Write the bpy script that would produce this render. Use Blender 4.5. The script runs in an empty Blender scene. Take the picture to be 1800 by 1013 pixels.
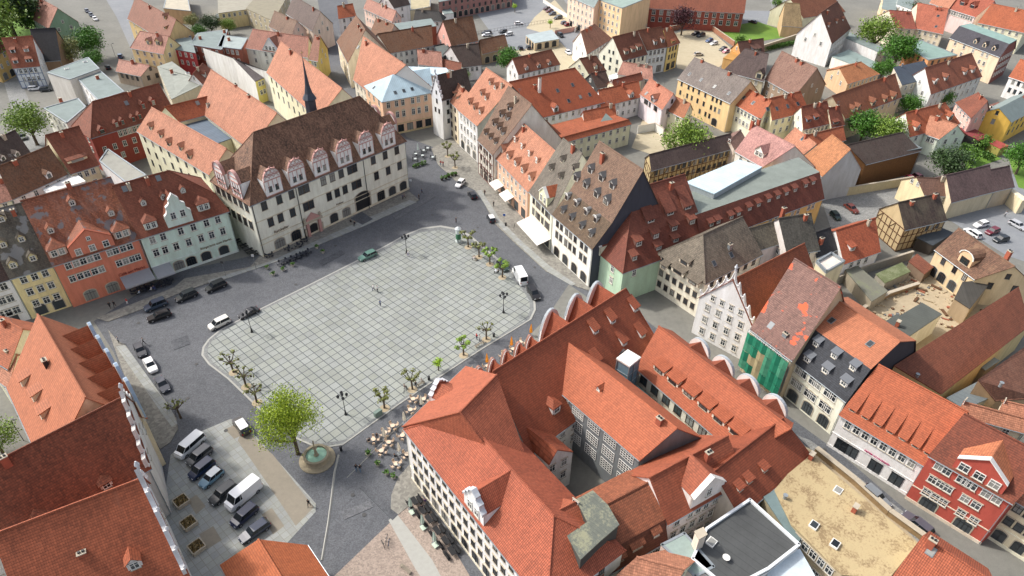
import bpy, math, random
from mathutils import Vector, Matrix
from math import radians as rad
random.seed(7)
sc = bpy.context.scene
COL = sc.collection
# ------------------------------------------------------------ camera, sky, sun
FPX, TH, ROLL, CH = 1175.0, 37.0, -1.0, 90.0
_t, _r = rad(TH), rad(ROLL)
FW = Vector((0, math.cos(_t), -math.sin(_t))); RT = Vector((1, 0, 0)); DN = FW.cross(RT)
R2 = RT*math.cos(_r) + DN*math.sin(_r); D2 = -RT*math.sin(_r) + DN*math.cos(_r)
CAM = Vector((0, 0, CH))
cd = bpy.data.cameras.new('camera'); cd.sensor_width = 36; cd.lens = FPX/1800*36; cd.clip_end = 3000; cd.clip_start = 1
cam = bpy.data.objects.new('camera', cd); COL.objects.link(cam)
m = Matrix((R2, -D2, -FW)).transposed().to_4x4(); m.translation = CAM; cam.matrix_world = m
sc.camera = cam
SUN_EL, SUN_DIR = 46, Vector((-0.95, 0.31, 0)).normalized()
w = bpy.data.worlds.new('World'); sc.world = w; w.use_nodes = True
nt = w.node_tree; sky = nt.nodes.new('ShaderNodeTexSky'); sky.sky_type = 'NISHITA'; sky.sun_disc = False
sky.sun_elevation = rad(SUN_EL); sky.sun_rotation = math.atan2(SUN_DIR.x, SUN_DIR.y); sky.air_density = 0.75; sky.dust_density = 4.0; sky.ozone_density = 1.0
hs = nt.nodes.new('ShaderNodeHueSaturation'); hs.inputs['Saturation'].default_value = .5; nt.links.new(sky.outputs[0], hs.inputs['Color']); nt.links.new(hs.outputs[0], nt.nodes['Background'].inputs[0]); nt.nodes['Background'].inputs[1].default_value = 0.15
sl = bpy.data.lights.new('sun', 'SUN'); sl.energy = 2.0; sl.angle = rad(3); sl.color = (1, .94, .86)
so = bpy.data.objects.new('sun', sl); COL.objects.link(so)
sdir = Vector((SUN_DIR.x*math.cos(rad(SUN_EL)), SUN_DIR.y*math.cos(rad(SUN_EL)), math.sin(rad(SUN_EL))))
so.rotation_euler = sdir.to_track_quat('Z', 'Y').to_euler(); so.location = (-60, 60, 150)
sc.view_settings.view_transform = 'Standard'; sc.view_settings.look = 'None'; sc.view_settings.gamma = 1
sc.view_settings.exposure = 0.72
# ------------------------------------------------------------ picture point -> place on a height
def px(t, p):
    if isinstance(p, Vector): return p
    if t is None: return p
    if isinstance(t, str): return (450*int(t[0]) + p[0]/4, (0, 253, 506, 759)[int(t[1])] + p[1]/4)
    return (t[0] + p[0]/5.96, t[1] + p[1]/5.96)
def ray(p): return (p[0]-900)*R2 + (p[1]-506.5)*D2 + FPX*FW
def G(p, z=0.0):
    if isinstance(p, Vector): return Vector((p.x, p.y, z))
    d = ray(p); return CAM + d*((z-CH)/d.z)
def dist(p): return (p-CAM).length
# ------------------------------------------------------------ materials
MC = {}
def lin(c): return tuple(((v/255)/12.92 if v <= 10 else (((v/255)+.055)/1.055)**2.4) for v in c)
def rc_(c, sat=.88, k=.68):
    g = .3*c[0]+.6*c[1]+.1*c[2]; q = min(1, max(0, ((c[0]-c[2])/max(c[0], .001)-.6)*4)); return tuple((g+(v-g)*sat)*k*(1+(h-1)*q) for v, h in zip(c, (1.0, 1.16, .9)))
def newmat(name):
    m = bpy.data.materials.new(name); m.use_nodes = True; nt = m.node_tree
    return m, nt, nt.nodes['Principled BSDF']
def N(nt, typ, **kw):
    n = nt.nodes.new(typ)
    for k, v in kw.items():
        if k.startswith('i'):
            n.inputs[int(k[1:])].default_value = v
        else: setattr(n, k, v)
    return n
def L(nt, a, b): nt.links.new(a, b)
def math_(nt, op, a, b=None, c=None):
    n = nt.nodes.new('ShaderNodeMath'); n.operation = op
    for i, v in enumerate((a, b, c)):
        if v is None: continue
        if isinstance(v, (int, float)): n.inputs[i].default_value = v
        else: nt.links.new(v, n.inputs[i])
    return n.outputs[0]
def ramp(nt, fac, a, b, ca=(0, 0, 0, 1), cb=(1, 1, 1, 1)):
    r = nt.nodes.new('ShaderNodeValToRGB'); r.color_ramp.elements[0].position = a; r.color_ramp.elements[1].position = b
    r.color_ramp.elements[0].color = ca; r.color_ramp.elements[1].color = cb; nt.links.new(fac, r.inputs[0]); return r.outputs[0]
def mix(nt, f, a, b, mode='MIX'):
    n = nt.nodes.new('ShaderNodeMix'); n.data_type = 'RGBA'; n.blend_type = mode
    for i, v in ((0, f), (6, a), (7, b)):
        if isinstance(v, (int, float, tuple)): n.inputs[i].default_value = v if not (isinstance(v, tuple) and len(v) == 3) else (*v, 1)
        else: nt.links.new(v, n.inputs[i])
    return n.outputs[2]
def noise(nt, vec, scale, detail=3, rough=.55):
    n = nt.nodes.new('ShaderNodeTexNoise'); n.inputs['Scale'].default_value = scale; n.inputs['Detail'].default_value = detail
    n.inputs['Roughness'].default_value = rough
    if vec is not None: nt.links.new(vec, n.inputs['Vector'])
    return n.outputs['Fac']
def bump(nt, bs, h, strength, d=.05):
    b = nt.nodes.new('ShaderNodeBump'); b.inputs['Strength'].default_value = strength; b.inputs['Distance'].default_value = d
    nt.links.new(h, b.inputs['Height']); nt.links.new(b.outputs[0], bs.inputs['Normal'])
def plain(name, c, rough=.7, var=.12, metal=0, scale=1.5):
    k = ('p', name, c, rough)
    if k in MC: return MC[k]
    m, nt, bs = newmat(name); c = lin(c)
    g = N(nt, 'ShaderNodeNewGeometry')
    f = noise(nt, g.outputs['Position'], scale, 4, .6)
    f2 = noise(nt, g.outputs['Position'], scale*9, 2, .6)
    f = math_(nt, 'ADD', math_(nt, 'MULTIPLY', f, .6), math_(nt, 'MULTIPLY', f2, .4))
    f = math_(nt, 'ADD', math_(nt, 'MULTIPLY', math_(nt, 'SUBTRACT', f, .5), var*4), 1.0)
    mm = N(nt, 'ShaderNodeVectorMath', operation='SCALE'); mm.inputs[0].default_value = c; L(nt, f, mm.inputs['Scale'])
    L(nt, mm.outputs[0], bs.inputs['Base Color']); bs.inputs['Roughness'].default_value = rough; bs.inputs['Metallic'].default_value = metal
    MC[k] = m; return m
def wallm(c, dirt=.18):
    k = ('w', c, dirt)
    if k in MC: return MC[k]
    m, nt, bs = newmat('plaster'); c = lin(c); g_ = sum(c)/3; c = tuple(min(.9, (g_+(v-g_)*.85)*1.3) for v in c)
    g = N(nt, 'ShaderNodeNewGeometry'); P = g.outputs['Position']
    mp = N(nt, 'ShaderNodeMapping'); mp.inputs['Scale'].default_value = (1, 1, .22); L(nt, P, mp.inputs[0])
    s = noise(nt, mp.outputs[0], .8, 5, .65); b = noise(nt, P, 6, 3)
    f = math_(nt, 'ADD', math_(nt, 'MULTIPLY', s, .7), math_(nt, 'MULTIPLY', b, .3))
    col = mix(nt, ramp(nt, f, .35, .75), tuple(v*(1-dirt*1.6)*k2 for v, k2 in zip(c, (1, .97, .92))), tuple(min(1, v*1.04) for v in c))
    L(nt, col, bs.inputs['Base Color']); bs.inputs['Roughness'].default_value = .9
    bump(nt, bs, b, .12, .02); MC[k] = m; return m
def roofm(c, rib=.0, moss=0.0, var=.35, mossc=(70, 66, 58), patch=None):
    """clay tiles: rows up the slope (uv in metres), each tile its own shade; moss = share grown over"""
    var = var*1.15+.1; moss = max(moss, .2); k = ('r', c, rib, moss, var, mossc, patch)
    if k in MC: return MC[k]
    m, nt, bs = newmat('roof_tiles'); c = rc_(lin(c))
    uv = N(nt, 'ShaderNodeUVMap'); sp = N(nt, 'ShaderNodeSeparateXYZ'); L(nt, uv.outputs[0], sp.inputs[0])
    u = math_(nt, 'DIVIDE', sp.outputs[0], .26); v = math_(nt, 'DIVIDE', sp.outputs[1], .34)
    cx = N(nt, 'ShaderNodeCombineXYZ'); L(nt, math_(nt, 'FLOOR', u), cx.inputs[0]); L(nt, math_(nt, 'FLOOR', v), cx.inputs[1])
    wn = N(nt, 'ShaderNodeTexWhiteNoise', noise_dimensions='2D'); L(nt, cx.outputs[0], wn.inputs['Vector'])
    fv = math_(nt, 'FRACT', v); fu = math_(nt, 'FRACT', u)
    big = noise(nt, uv.outputs[0], .23, 5, .62); mid = noise(nt, uv.outputs[0], 1.7, 4, .7)
    mp = N(nt, 'ShaderNodeMapping'); mp.inputs['Scale'].default_value = (1.6, .18, 1); L(nt, uv.outputs[0], mp.inputs[0])
    streak = noise(nt, mp.outputs[0], .7, 4, .65)
    f = math_(nt, 'ADD', math_(nt, 'MULTIPLY', math_(nt, 'SUBTRACT', wn.outputs['Value'], .5), var*.8), 1)
    f = math_(nt, 'ADD', f, math_(nt, 'MULTIPLY', math_(nt, 'SUBTRACT', big, .5), var*1.5))
    f = math_(nt, 'ADD', f, math_(nt, 'MULTIPLY', math_(nt, 'SUBTRACT', streak, .5), var*1.3))
    f = math_(nt, 'ADD', f, math_(nt, 'MULTIPLY', math_(nt, 'SUBTRACT', mid, .5), var*.9))
    row = ramp(nt, fv, .0, .3, (.5, .48, .46, 1), (1, 1, 1, 1))
    mm = N(nt, 'ShaderNodeVectorMath', operation='SCALE'); mm.inputs[0].default_value = c; L(nt, f, mm.inputs['Scale'])
    col = mix(nt, 1.0, mm.outputs[0], row, 'MULTIPLY')
    if rib > 0:
        col = mix(nt, rib, col, mix(nt, 1.0, col, ramp(nt, math_(nt, 'ABSOLUTE', math_(nt, 'SUBTRACT', fu, .5)), .2, .48, (1, 1, 1, 1), (.45, .42, .4, 1)), 'MULTIPLY'))
    if moss > 0:
        t = 1-moss
        mo = math_(nt, 'ADD', math_(nt, 'MULTIPLY', big, .45), math_(nt, 'ADD', math_(nt, 'MULTIPLY', streak, .35), math_(nt, 'MULTIPLY', mid, .2)))
        mk = ramp(nt, mo, .25+.4*t, .42+.4*t)
        col = mix(nt, mk, col, mix(nt, .5, mm.outputs[0], (*lin(mossc), 1)))
    if patch:
        pn = noise(nt, uv.outputs[0], .33, 3, .5); L0 = ramp(nt, pn, patch[1], patch[1]+.04)
        col = mix(nt, L0, col, (*lin(patch[0]), 1))
    L(nt, col, bs.inputs['Base Color']); bs.inputs['Roughness'].default_value = .78
    h = math_(nt, 'ADD', math_(nt, 'MULTIPLY', fv, -1.0), math_(nt, 'MULTIPLY', math_(nt, 'ABSOLUTE', math_(nt, 'SUBTRACT', fu, .5)), rib*1.6))
    bump(nt, bs, h, .5, .06); MC[k] = m; return m
def flatm(c, seam=0.0, rough=.85, moss=0.0, mossc=(120, 125, 95)):
    k = ('f', c, seam, rough, moss)
    if k in MC: return MC[k]
    m, nt, bs = newmat('roofing'); c = lin(c)
    uv = N(nt, 'ShaderNodeUVMap'); sp = N(nt, 'ShaderNodeSeparateXYZ'); L(nt, uv.outputs[0], sp.inputs[0])
    a = noise(nt, uv.outputs[0], .35, 5, .65); b = noise(nt, uv.outputs[0], 3, 4, .7)
    f = math_(nt, 'ADD', math_(nt, 'MULTIPLY', math_(nt, 'SUBTRACT', a, .5), .7), math_(nt, 'ADD', math_(nt, 'MULTIPLY', math_(nt, 'SUBTRACT', b, .5), .35), 1))
    mm = N(nt, 'ShaderNodeVectorMath', operation='SCALE'); mm.inputs[0].default_value = c; L(nt, f, mm.inputs['Scale'])
    col = mm.outputs[0]
    if seam > 0:
        fu = math_(nt, 'FRACT', math_(nt, 'DIVIDE', sp.outputs[0], seam))
        s = ramp(nt, math_(nt, 'ABSOLUTE', math_(nt, 'SUBTRACT', fu, .5)), .44, .5, (1, 1, 1, 1), (.62, .62, .62, 1))
        col = mix(nt, 1.0, col, s, 'MULTIPLY')
    if moss > 0:
        mk = ramp(nt, math_(nt, 'ADD', math_(nt, 'MULTIPLY', a, .6), math_(nt, 'MULTIPLY', b, .4)), .68-moss*.4, .78-moss*.4)
        col = mix(nt, mk, col, (*lin(mossc), 1))
    L(nt, col, bs.inputs['Base Color']); bs.inputs['Roughness'].default_value = rough
    MC[k] = m; return m
def glassm():
    if 'g' in MC: return MC['g']
    m, nt, bs = newmat('window_glass'); oi = N(nt, 'ShaderNodeObjectInfo')
    L(nt, mix(nt, math_(nt, 'GREATER_THAN', oi.outputs['Random'], .8), mix(nt, oi.outputs['Random'], (.012, .016, .02, 1), (.085, .1, .11, 1)), (.26, .26, .24, 1)), bs.inputs['Base Color'])
    bs.inputs['Roughness'].default_value = .12; bs.inputs['Specular IOR Level'].default_value = .6; MC['g'] = m; return m
GLASS = glassm()
WHITE = plain('white_paint', (225, 224, 218), .6, .05); BROWNF = plain('dark_frame', (60, 42, 36), .6, .1)
GREY = plain('grey_metal', (120, 124, 126), .5, .1, .3); DARK = plain('dark_metal', (38, 40, 44), .5, .1, .2)
ZINC = plain('zinc_sheet', (150, 158, 162), .45, .1, .4); STONE = plain('sandstone', (176, 166, 148), .9, .15)
REDB = plain('chimney_brick', (160, 88, 66), .9, .25, 0, 3); CREAMT = plain('trim_cream', (205, 195, 170), .8, .08)
WOOD = plain('timber', (92, 66, 44), .8, .2, 0, 4); BLACK = plain('black_cloth', (26, 27, 30), .8, .1)
# ------------------------------------------------------------ mesh builder
class MB:
    def __init__(s): s.v = []; s.f = []; s.m = []; s.mats = []
    def mi(s, mat):
        if mat not in s.mats: s.mats.append(mat)
        return s.mats.index(mat)
    def face(s, pts, mat):
        n = len(s.v); s.v += [Vector(p) for p in pts]; s.f.append(tuple(range(n, n+len(pts)))); s.m.append(s.mi(mat))
    def prism(s, pts, dvec, mat, mat2=None):
        """polygon pts extruded by dvec (top = pts)"""
        pts = [Vector(p) for p in pts]; d = Vector(dvec); n = len(pts); mat2 = mat2 or mat
        nrm = sum(((pts[i]-pts[0]).cross(pts[(i+1) % n]-pts[0]) for i in range(1, n)), Vector())
        if nrm.dot(d) > 0: pts = pts[::-1]
        b = [p+d for p in pts]
        s.face(pts, mat); s.face(b[::-1], mat2)
        for i in range(n):
            j = (i+1) % n; s.face([pts[j], pts[i], b[i], b[j]], mat2)
    def box(s, c, d, mat, ang=0, tilt=None):
        cx, cy, cz = c; a, b, h = d[0]/2, d[1]/2, d[2]/2
        M = Matrix.Rotation(ang, 3, 'Z')
        if tilt is not None: M = M @ tilt
        P = [Vector(c) + M @ Vector((x*a, y*b, z*h)) for x, y, z in ((-1,-1,1),(1,-1,1),(1,1,1),(-1,1,1),(-1,-1,-1),(1,-1,-1),(1,1,-1),(-1,1,-1))]
        for q in ((0,1,2,3),(7,6,5,4),(0,4,5,1),(1,5,6,2),(2,6,7,3),(3,7,4,0)): s.face([P[i] for i in q], mat)
    def tube(s, pts, rs, mat, n=6, cap=True):
        pts = [Vector(p) for p in pts]
        if isinstance(rs, (int, float)): rs = [rs]*len(pts)
        rings = []
        for i, p in enumerate(pts):
            d = (pts[min(i+1, len(pts)-1)] - pts[max(i-1, 0)]).normalized()
            a = d.cross(Vector((0, 0, 1)) if abs(d.z) < .95 else Vector((1, 0, 0))).normalized(); b = d.cross(a)
            rings.append([p + (a*math.cos(2*math.pi*k/n) + b*math.sin(2*math.pi*k/n))*rs[i] for k in range(n)])
        base = len(s.v); mi = s.mi(mat)
        for r in rings: s.v += r
        for i in range(len(rings)-1):
            for k in range(n):
                a = base+i*n+k; b = base+i*n+(k+1) % n
                s.f.append((a, b, b+n, a+n)); s.m.append(mi)
        if cap:
            s.f.append(tuple(base+k for k in range(n))[::-1]); s.m.append(mi)
            s.f.append(tuple(base+(len(rings)-1)*n+k for k in range(n))); s.m.append(mi)
    def lathe(s, prof, mat, c=(0, 0, 0), n=16, sx=1, sy=1):
        base = len(s.v); mi = s.mi(mat)
        for r, z in prof:
            s.v += [Vector((c[0]+r*sx*math.cos(2*math.pi*k/n), c[1]+r*sy*math.sin(2*math.pi*k/n), c[2]+z)) for k in range(n)]
        for i in range(len(prof)-1):
            for k in range(n):
                a = base+i*n+k; b = base+i*n+(k+1) % n; s.f.append((a, b, b+n, a+n)); s.m.append(mi)
        s.f.append(tuple(base+k for k in range(n))[::-1]); s.m.append(mi)
        s.f.append(tuple(base+(len(prof)-1)*n+k for k in range(n))); s.m.append(mi)
    def mesh(s, name, off=Vector((0, 0, 0)), smooth=False):
        me = bpy.data.meshes.new(name)
        me.from_pydata([tuple(v-off) for v in s.v], [], s.f)
        for m in s.mats: me.materials.append(m)
        me.polygons.foreach_set('material_index', s.m)
        if smooth: me.polygons.foreach_set('use_smooth', [True]*len(s.f))
        uvl = me.uv_layers.new(name='UVMap'); Z = Vector((0, 0, 1)); out = []
        for p in me.polygons:
            nrm = p.normal; h = Z.cross(nrm)
            if h.length < .02: h = Vector((0.68, 0.733, 0)); up = Vector((-.733, .68, 0))
            else: h.normalize(); up = nrm.cross(h)
            for li in p.loop_indices:
                co = Vector(s.v[me.loops[li].vertex_index]); out += [co.dot(h), co.dot(up)]
        uvl.data.foreach_set('uv', out)
        me.update(); return me
    def buildL(s, name, parent=None, smooth=False):
        o = bpy.data.objects.new(name, s.mesh(name, Vector((0, 0, 0)), smooth)); COL.objects.link(o)
        if parent is not None: o.parent = parent
        return o
    def build(s, name, parent=None, smooth=False):
        off = parent.location if parent is not None else Vector((0, 0, 0))
        o = bpy.data.objects.new(name, s.mesh(name, off, smooth)); COL.objects.link(o)
        if parent is not None: o.parent = parent
        return o
def tag(o, label, cat, group=None, kind=None):
    if label: o['label'] = label
    if cat: o['category'] = cat
    if group: o['group'] = group
    if kind: o['kind'] = kind
    return o
def root(name, loc, label, cat, group=None, rz=0):
    o = bpy.data.objects.new(name, None); COL.objects.link(o); o.location = loc; o.rotation_euler.z = rz; o.empty_display_size = .5
    return tag(o, label, cat, group)
def inst(name, me, parent, loc, rz=0, scale=None):
    o = bpy.data.objects.new(name, me); COL.objects.link(o); o.parent = parent; o.location = loc; o.rotation_euler.z = rz
    if scale: o.scale = scale
    return o
def copytree(o, parent=None):
    c = o.copy(); COL.objects.link(c); c.parent = parent
    for ch in o.children: copytree(ch, c)
    return c
# ------------------------------------------------------------ windows
WC = {}
def winmesh(w, h, style, fc, far):
    k = (round(w, 2), round(h, 2), style, fc, far)
    if k in WC: return WC[k]
    fr = {'w': WHITE, 'b': BROWNF, 'c': CREAMT, 'k': DARK}[fc]
    a = MB(); g = MB(); gl = a if far else g
    arch = style in ('arch', 'gate')
    if arch:
        n = 8; top = [(math.cos(math.pi*i/n)*w/2, h-w*.3+math.sin(math.pi*i/n)*w*.3) for i in range(n+1)]
        pl = [(-w/2, 0), (w/2, 0)] + top[1:-1] if False else [(w/2, 0)] + top + [(-w/2, 0)]
        gl.prism([(x, -.03, z) for x, z in pl], (0, .06, 0), GLASS if style == 'arch' else DARK)
        for i in range(len(pl)-1):
            (x0, z0), (x1, z1) = pl[i], pl[i+1]
            s = 1.16
            a.prism([(x0, -.06, z0), (x1, -.06, z1), (x1*s, -.06, z1+(.14 if 0 < z1 else 0)), (x0*s, -.06, z0+(.14 if 0 < z0 else 0))], (0, .1, 0), STONE if fc != 'w' else CREAMT)
        if style == 'arch':
            a.box((0, -.05, h/2), (.07, .06, h), fr); a.box((0, -.05, h-w*.32), (w, .06, .07), fr)
            if w > 1.8: a.box((-w/4, -.05, h*.4), (.05, .06, h*.8), fr); a.box((w/4, -.05, h*.4), (.05, .06, h*.8), fr)
    elif style == 'shop':
        gl.box((0, -.02, h/2), (w, .06, h), GLASS); a.box((0, -.05, h+.06), (w+.16, .12, .12), fr)
        for x in (-w/2, 0, w/2): a.box((x, -.05, h/2), (.08, .1, h), fr)
    elif style == 'grid':
        gl.box((0, -.02, h/2), (w, .06, h), GLASS)
        for i in range(6): a.box((-w/2+w*i/5, -.05, h/2), (.09, .07, h+.1), fr)
        for i in range(5): a.box((0, -.052, h*i/4), (w+.1, .074, .09), fr)
    elif style == 'dark':
        gl.box((0, -.02, h/2), (w, .06, h), GLASS); a.box((0, -.03, h+.03), (w+.1, .08, .08), fr); a.box((0, -.05, -.04), (w+.16, .14, .08), STONE)
    else:
        gl.box((0, -.02, h/2), (w, .06, h), GLASS)
        t = .11
        for x in (-w/2, w/2): a.box((x, -.045, h/2), (t, .11, h+t), fr)
        for z in (0, h): a.box((0, -.047, z), (w+t, .114, t), fr)
        a.box((0, -.05, h/2), (.07, .07, h), fr); a.box((0, -.052, h*.64), (w, .074, .06), fr)
        if style == 'ped': a.prism([(-w/2-.2, -.2, h+.15), (w/2+.2, -.2, h+.15), (0, -.2, h+.6)], (0, .25, 0), CREAMT)
        elif not far: a.box((0, -.08, h+.16), (w+.34, .16, .1), STONE)
        a.box((0, -.09, -.1), (w+.3, .18, .09), STONE)
    WC[k] = (a.mesh('window'), None if far else g.mesh('pane')); return WC[k]
def put_window(par, pos, ang, w, h, style='std', fc='w'):
    far = dist(par.location+pos) > 175 or style == 'gate'
    me, pm = winmesh(w, h, style, fc, far)
    nm = {'gate': 'gate', 'shop': 'shop_window', 'arch': 'arched_window'}.get(style, 'window')
    o = inst(nm, me, par, pos, ang)
    if pm: inst('pane', pm, o, (0, 0, 0))
    return o
def wall_windows(par, P, u, Lw, ztop, rows, storey=3.0, w=1.0, h=1.55, gf=None, style='std', fc='w', gfn=None, zmin=0.6, margin=.9):
    """rows: list of counts from the top storey down; P = left bottom corner seen from outside"""
    ang = math.atan2(u.y, u.x); z = ztop-.55-h
    for n in rows:
        if z < zmin: break
        if isinstance(n, tuple): fr = n
        else: fr = [(i+.5)/n for i in range(n)]
        for f in fr:
            pos = P + u*(margin + (Lw-2*margin)*f); pos.z = z
            put_window(par, pos-par.location, ang, w, h, style, fc)
        z -= storey
    if gf:
        n = gfn or max(1, int(Lw/3.2))
        if isinstance(n, tuple): fr = n; gw = min(2.3, (Lw-1)/len(n)*.6)
        else: gw = min(2.2, (Lw-1)/n*.62); fr = [(i+.5)/n for i in range(n)]
        for f in fr:
            pos = P + u*(.5+(Lw-1)*f); pos.z = .35
            put_window(par, pos-par.location, ang, gw, 2.5, gf, fc if fc != 'w' else 'k')
# ------------------------------------------------------------ dormers, chimneys, skylights
DC = {}
def dormer_mesh(typ, w, h, tp, rm, wm):
    k = (typ, round(w, 2), round(h, 2), round(tp, 2), rm.name, wm.name)
    if k in DC: return DC[k]
    b = MB(); r = MB(); d = h/tp
    # local: x along, -y outward (front face at y=0), z up; slope rises with y
    hw = w/2
    b.face([(-hw, 0, 0), (hw, 0, 0), (hw, 0, h), (-hw, 0, h)], wm)
    b.face([(hw, 0, 0), (hw, d, h), (hw, 0, h)], wm); b.face([(-hw, 0, 0), (-hw, 0, h), (-hw, d, h)], wm)
    o = .18
    if typ in ('shed', 'long', 'mid'):
        k2 = {'shed': .25, 'long': .74, 'mid': .5}[typ]; L_ = h/(tp-k2*tp) if tp > .3 else 4
        L_ = min(L_, 6.5); zt = h + L_*k2*tp
        L_ = h/(tp*(1-k2)); zt = L_*tp
        r.prism([(-hw-o, -.3, h-.3*k2*tp+.08), (hw+o, -.3, h-.3*k2*tp+.08), (hw+o, L_, zt+.08), (-hw-o, L_, zt+.08)], (0, 0, -.16), rm)
        b.face([(hw, 0, h), (hw, d, h), (hw, L_, zt)], wm); b.face([(-hw, 0, h), (-hw, L_, zt), (-hw, d, h)], wm)
    elif typ == 'hip':
        g = hw*.8; L_ = (h+g)/tp
        r.prism([(-hw-o, -.25, h), (hw+o, -.25, h), (0, hw*.9, h+g)], (0, 0, -.12), rm)
        for s in (-1, 1): r.prism([(s*(hw+o), -.25, h), (0, hw*.9, h+g), (0, L_, h+g), (s*(hw+o), h/tp, h)], (0, 0, -.12), rm)
    elif typ == 'arch':
        n = 6; ps = [(math.cos(math.pi*i/n)*(hw+.1), h+math.sin(math.pi*i/n)*hw*.8) for i in range(n+1)]
        b.face([(x, 0, z) for x, z in ps], wm)
        for i in range(n):
            (x0, z0), (x1, z1) = ps[i], ps[i+1]
            r.face([(x0, -.2, z0), (x0, z0/tp, z0), (x1, z1/tp, z1), (x1, -.2, z1)], rm)
            r.prism([(x0, -.22, z0), (x1, -.22, z1), (x1*1.12, -.22, z1+.12), (x0*1.12, -.22, z0+.12)], (0, .15, 0), WHITE)
    else:
        g = hw*.95; L_ = (h+g)/tp
        b.face([(-hw, 0, h), (hw, 0, h), (0, 0, h+g)], wm)
        for s in (-1, 1): r.prism([(s*(hw+o), -.28, h-o*.9), (0, -.28, h+g+.06), (0, L_, h+g+.06), (s*(hw+o), (h-o)/tp, h-o*.9)], (0, 0, -.12), rm)
    DC[k] = (b.mesh('dormer'), r.mesh('dormer_roof')); return DC[k]
def put_dormer(par, pos, out, typ, w, h, tp, rm, wm, fc='w', style='std', nwin=1):
    u = Vector((-out.y, out.x, 0)); ang = math.atan2(u.y, u.x)
    me, rmn = dormer_mesh(typ, w, h, tp, rm, wm)
    o = inst('dormer', me, par, pos-par.location, ang); inst('dormer_roof', rmn, o, (0, 0, 0))
    ww = (w*.72)/nwin; wh = h*.72
    for i in range(nwin):
        mm, pm = winmesh(ww*.85, wh, style if dist(pos) < 200 else 'dark', fc, True)
        inst('dormer_window', mm, o, (((i+.5)/nwin-.5)*w*.85, -.02, h*.14))
    return o
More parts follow.
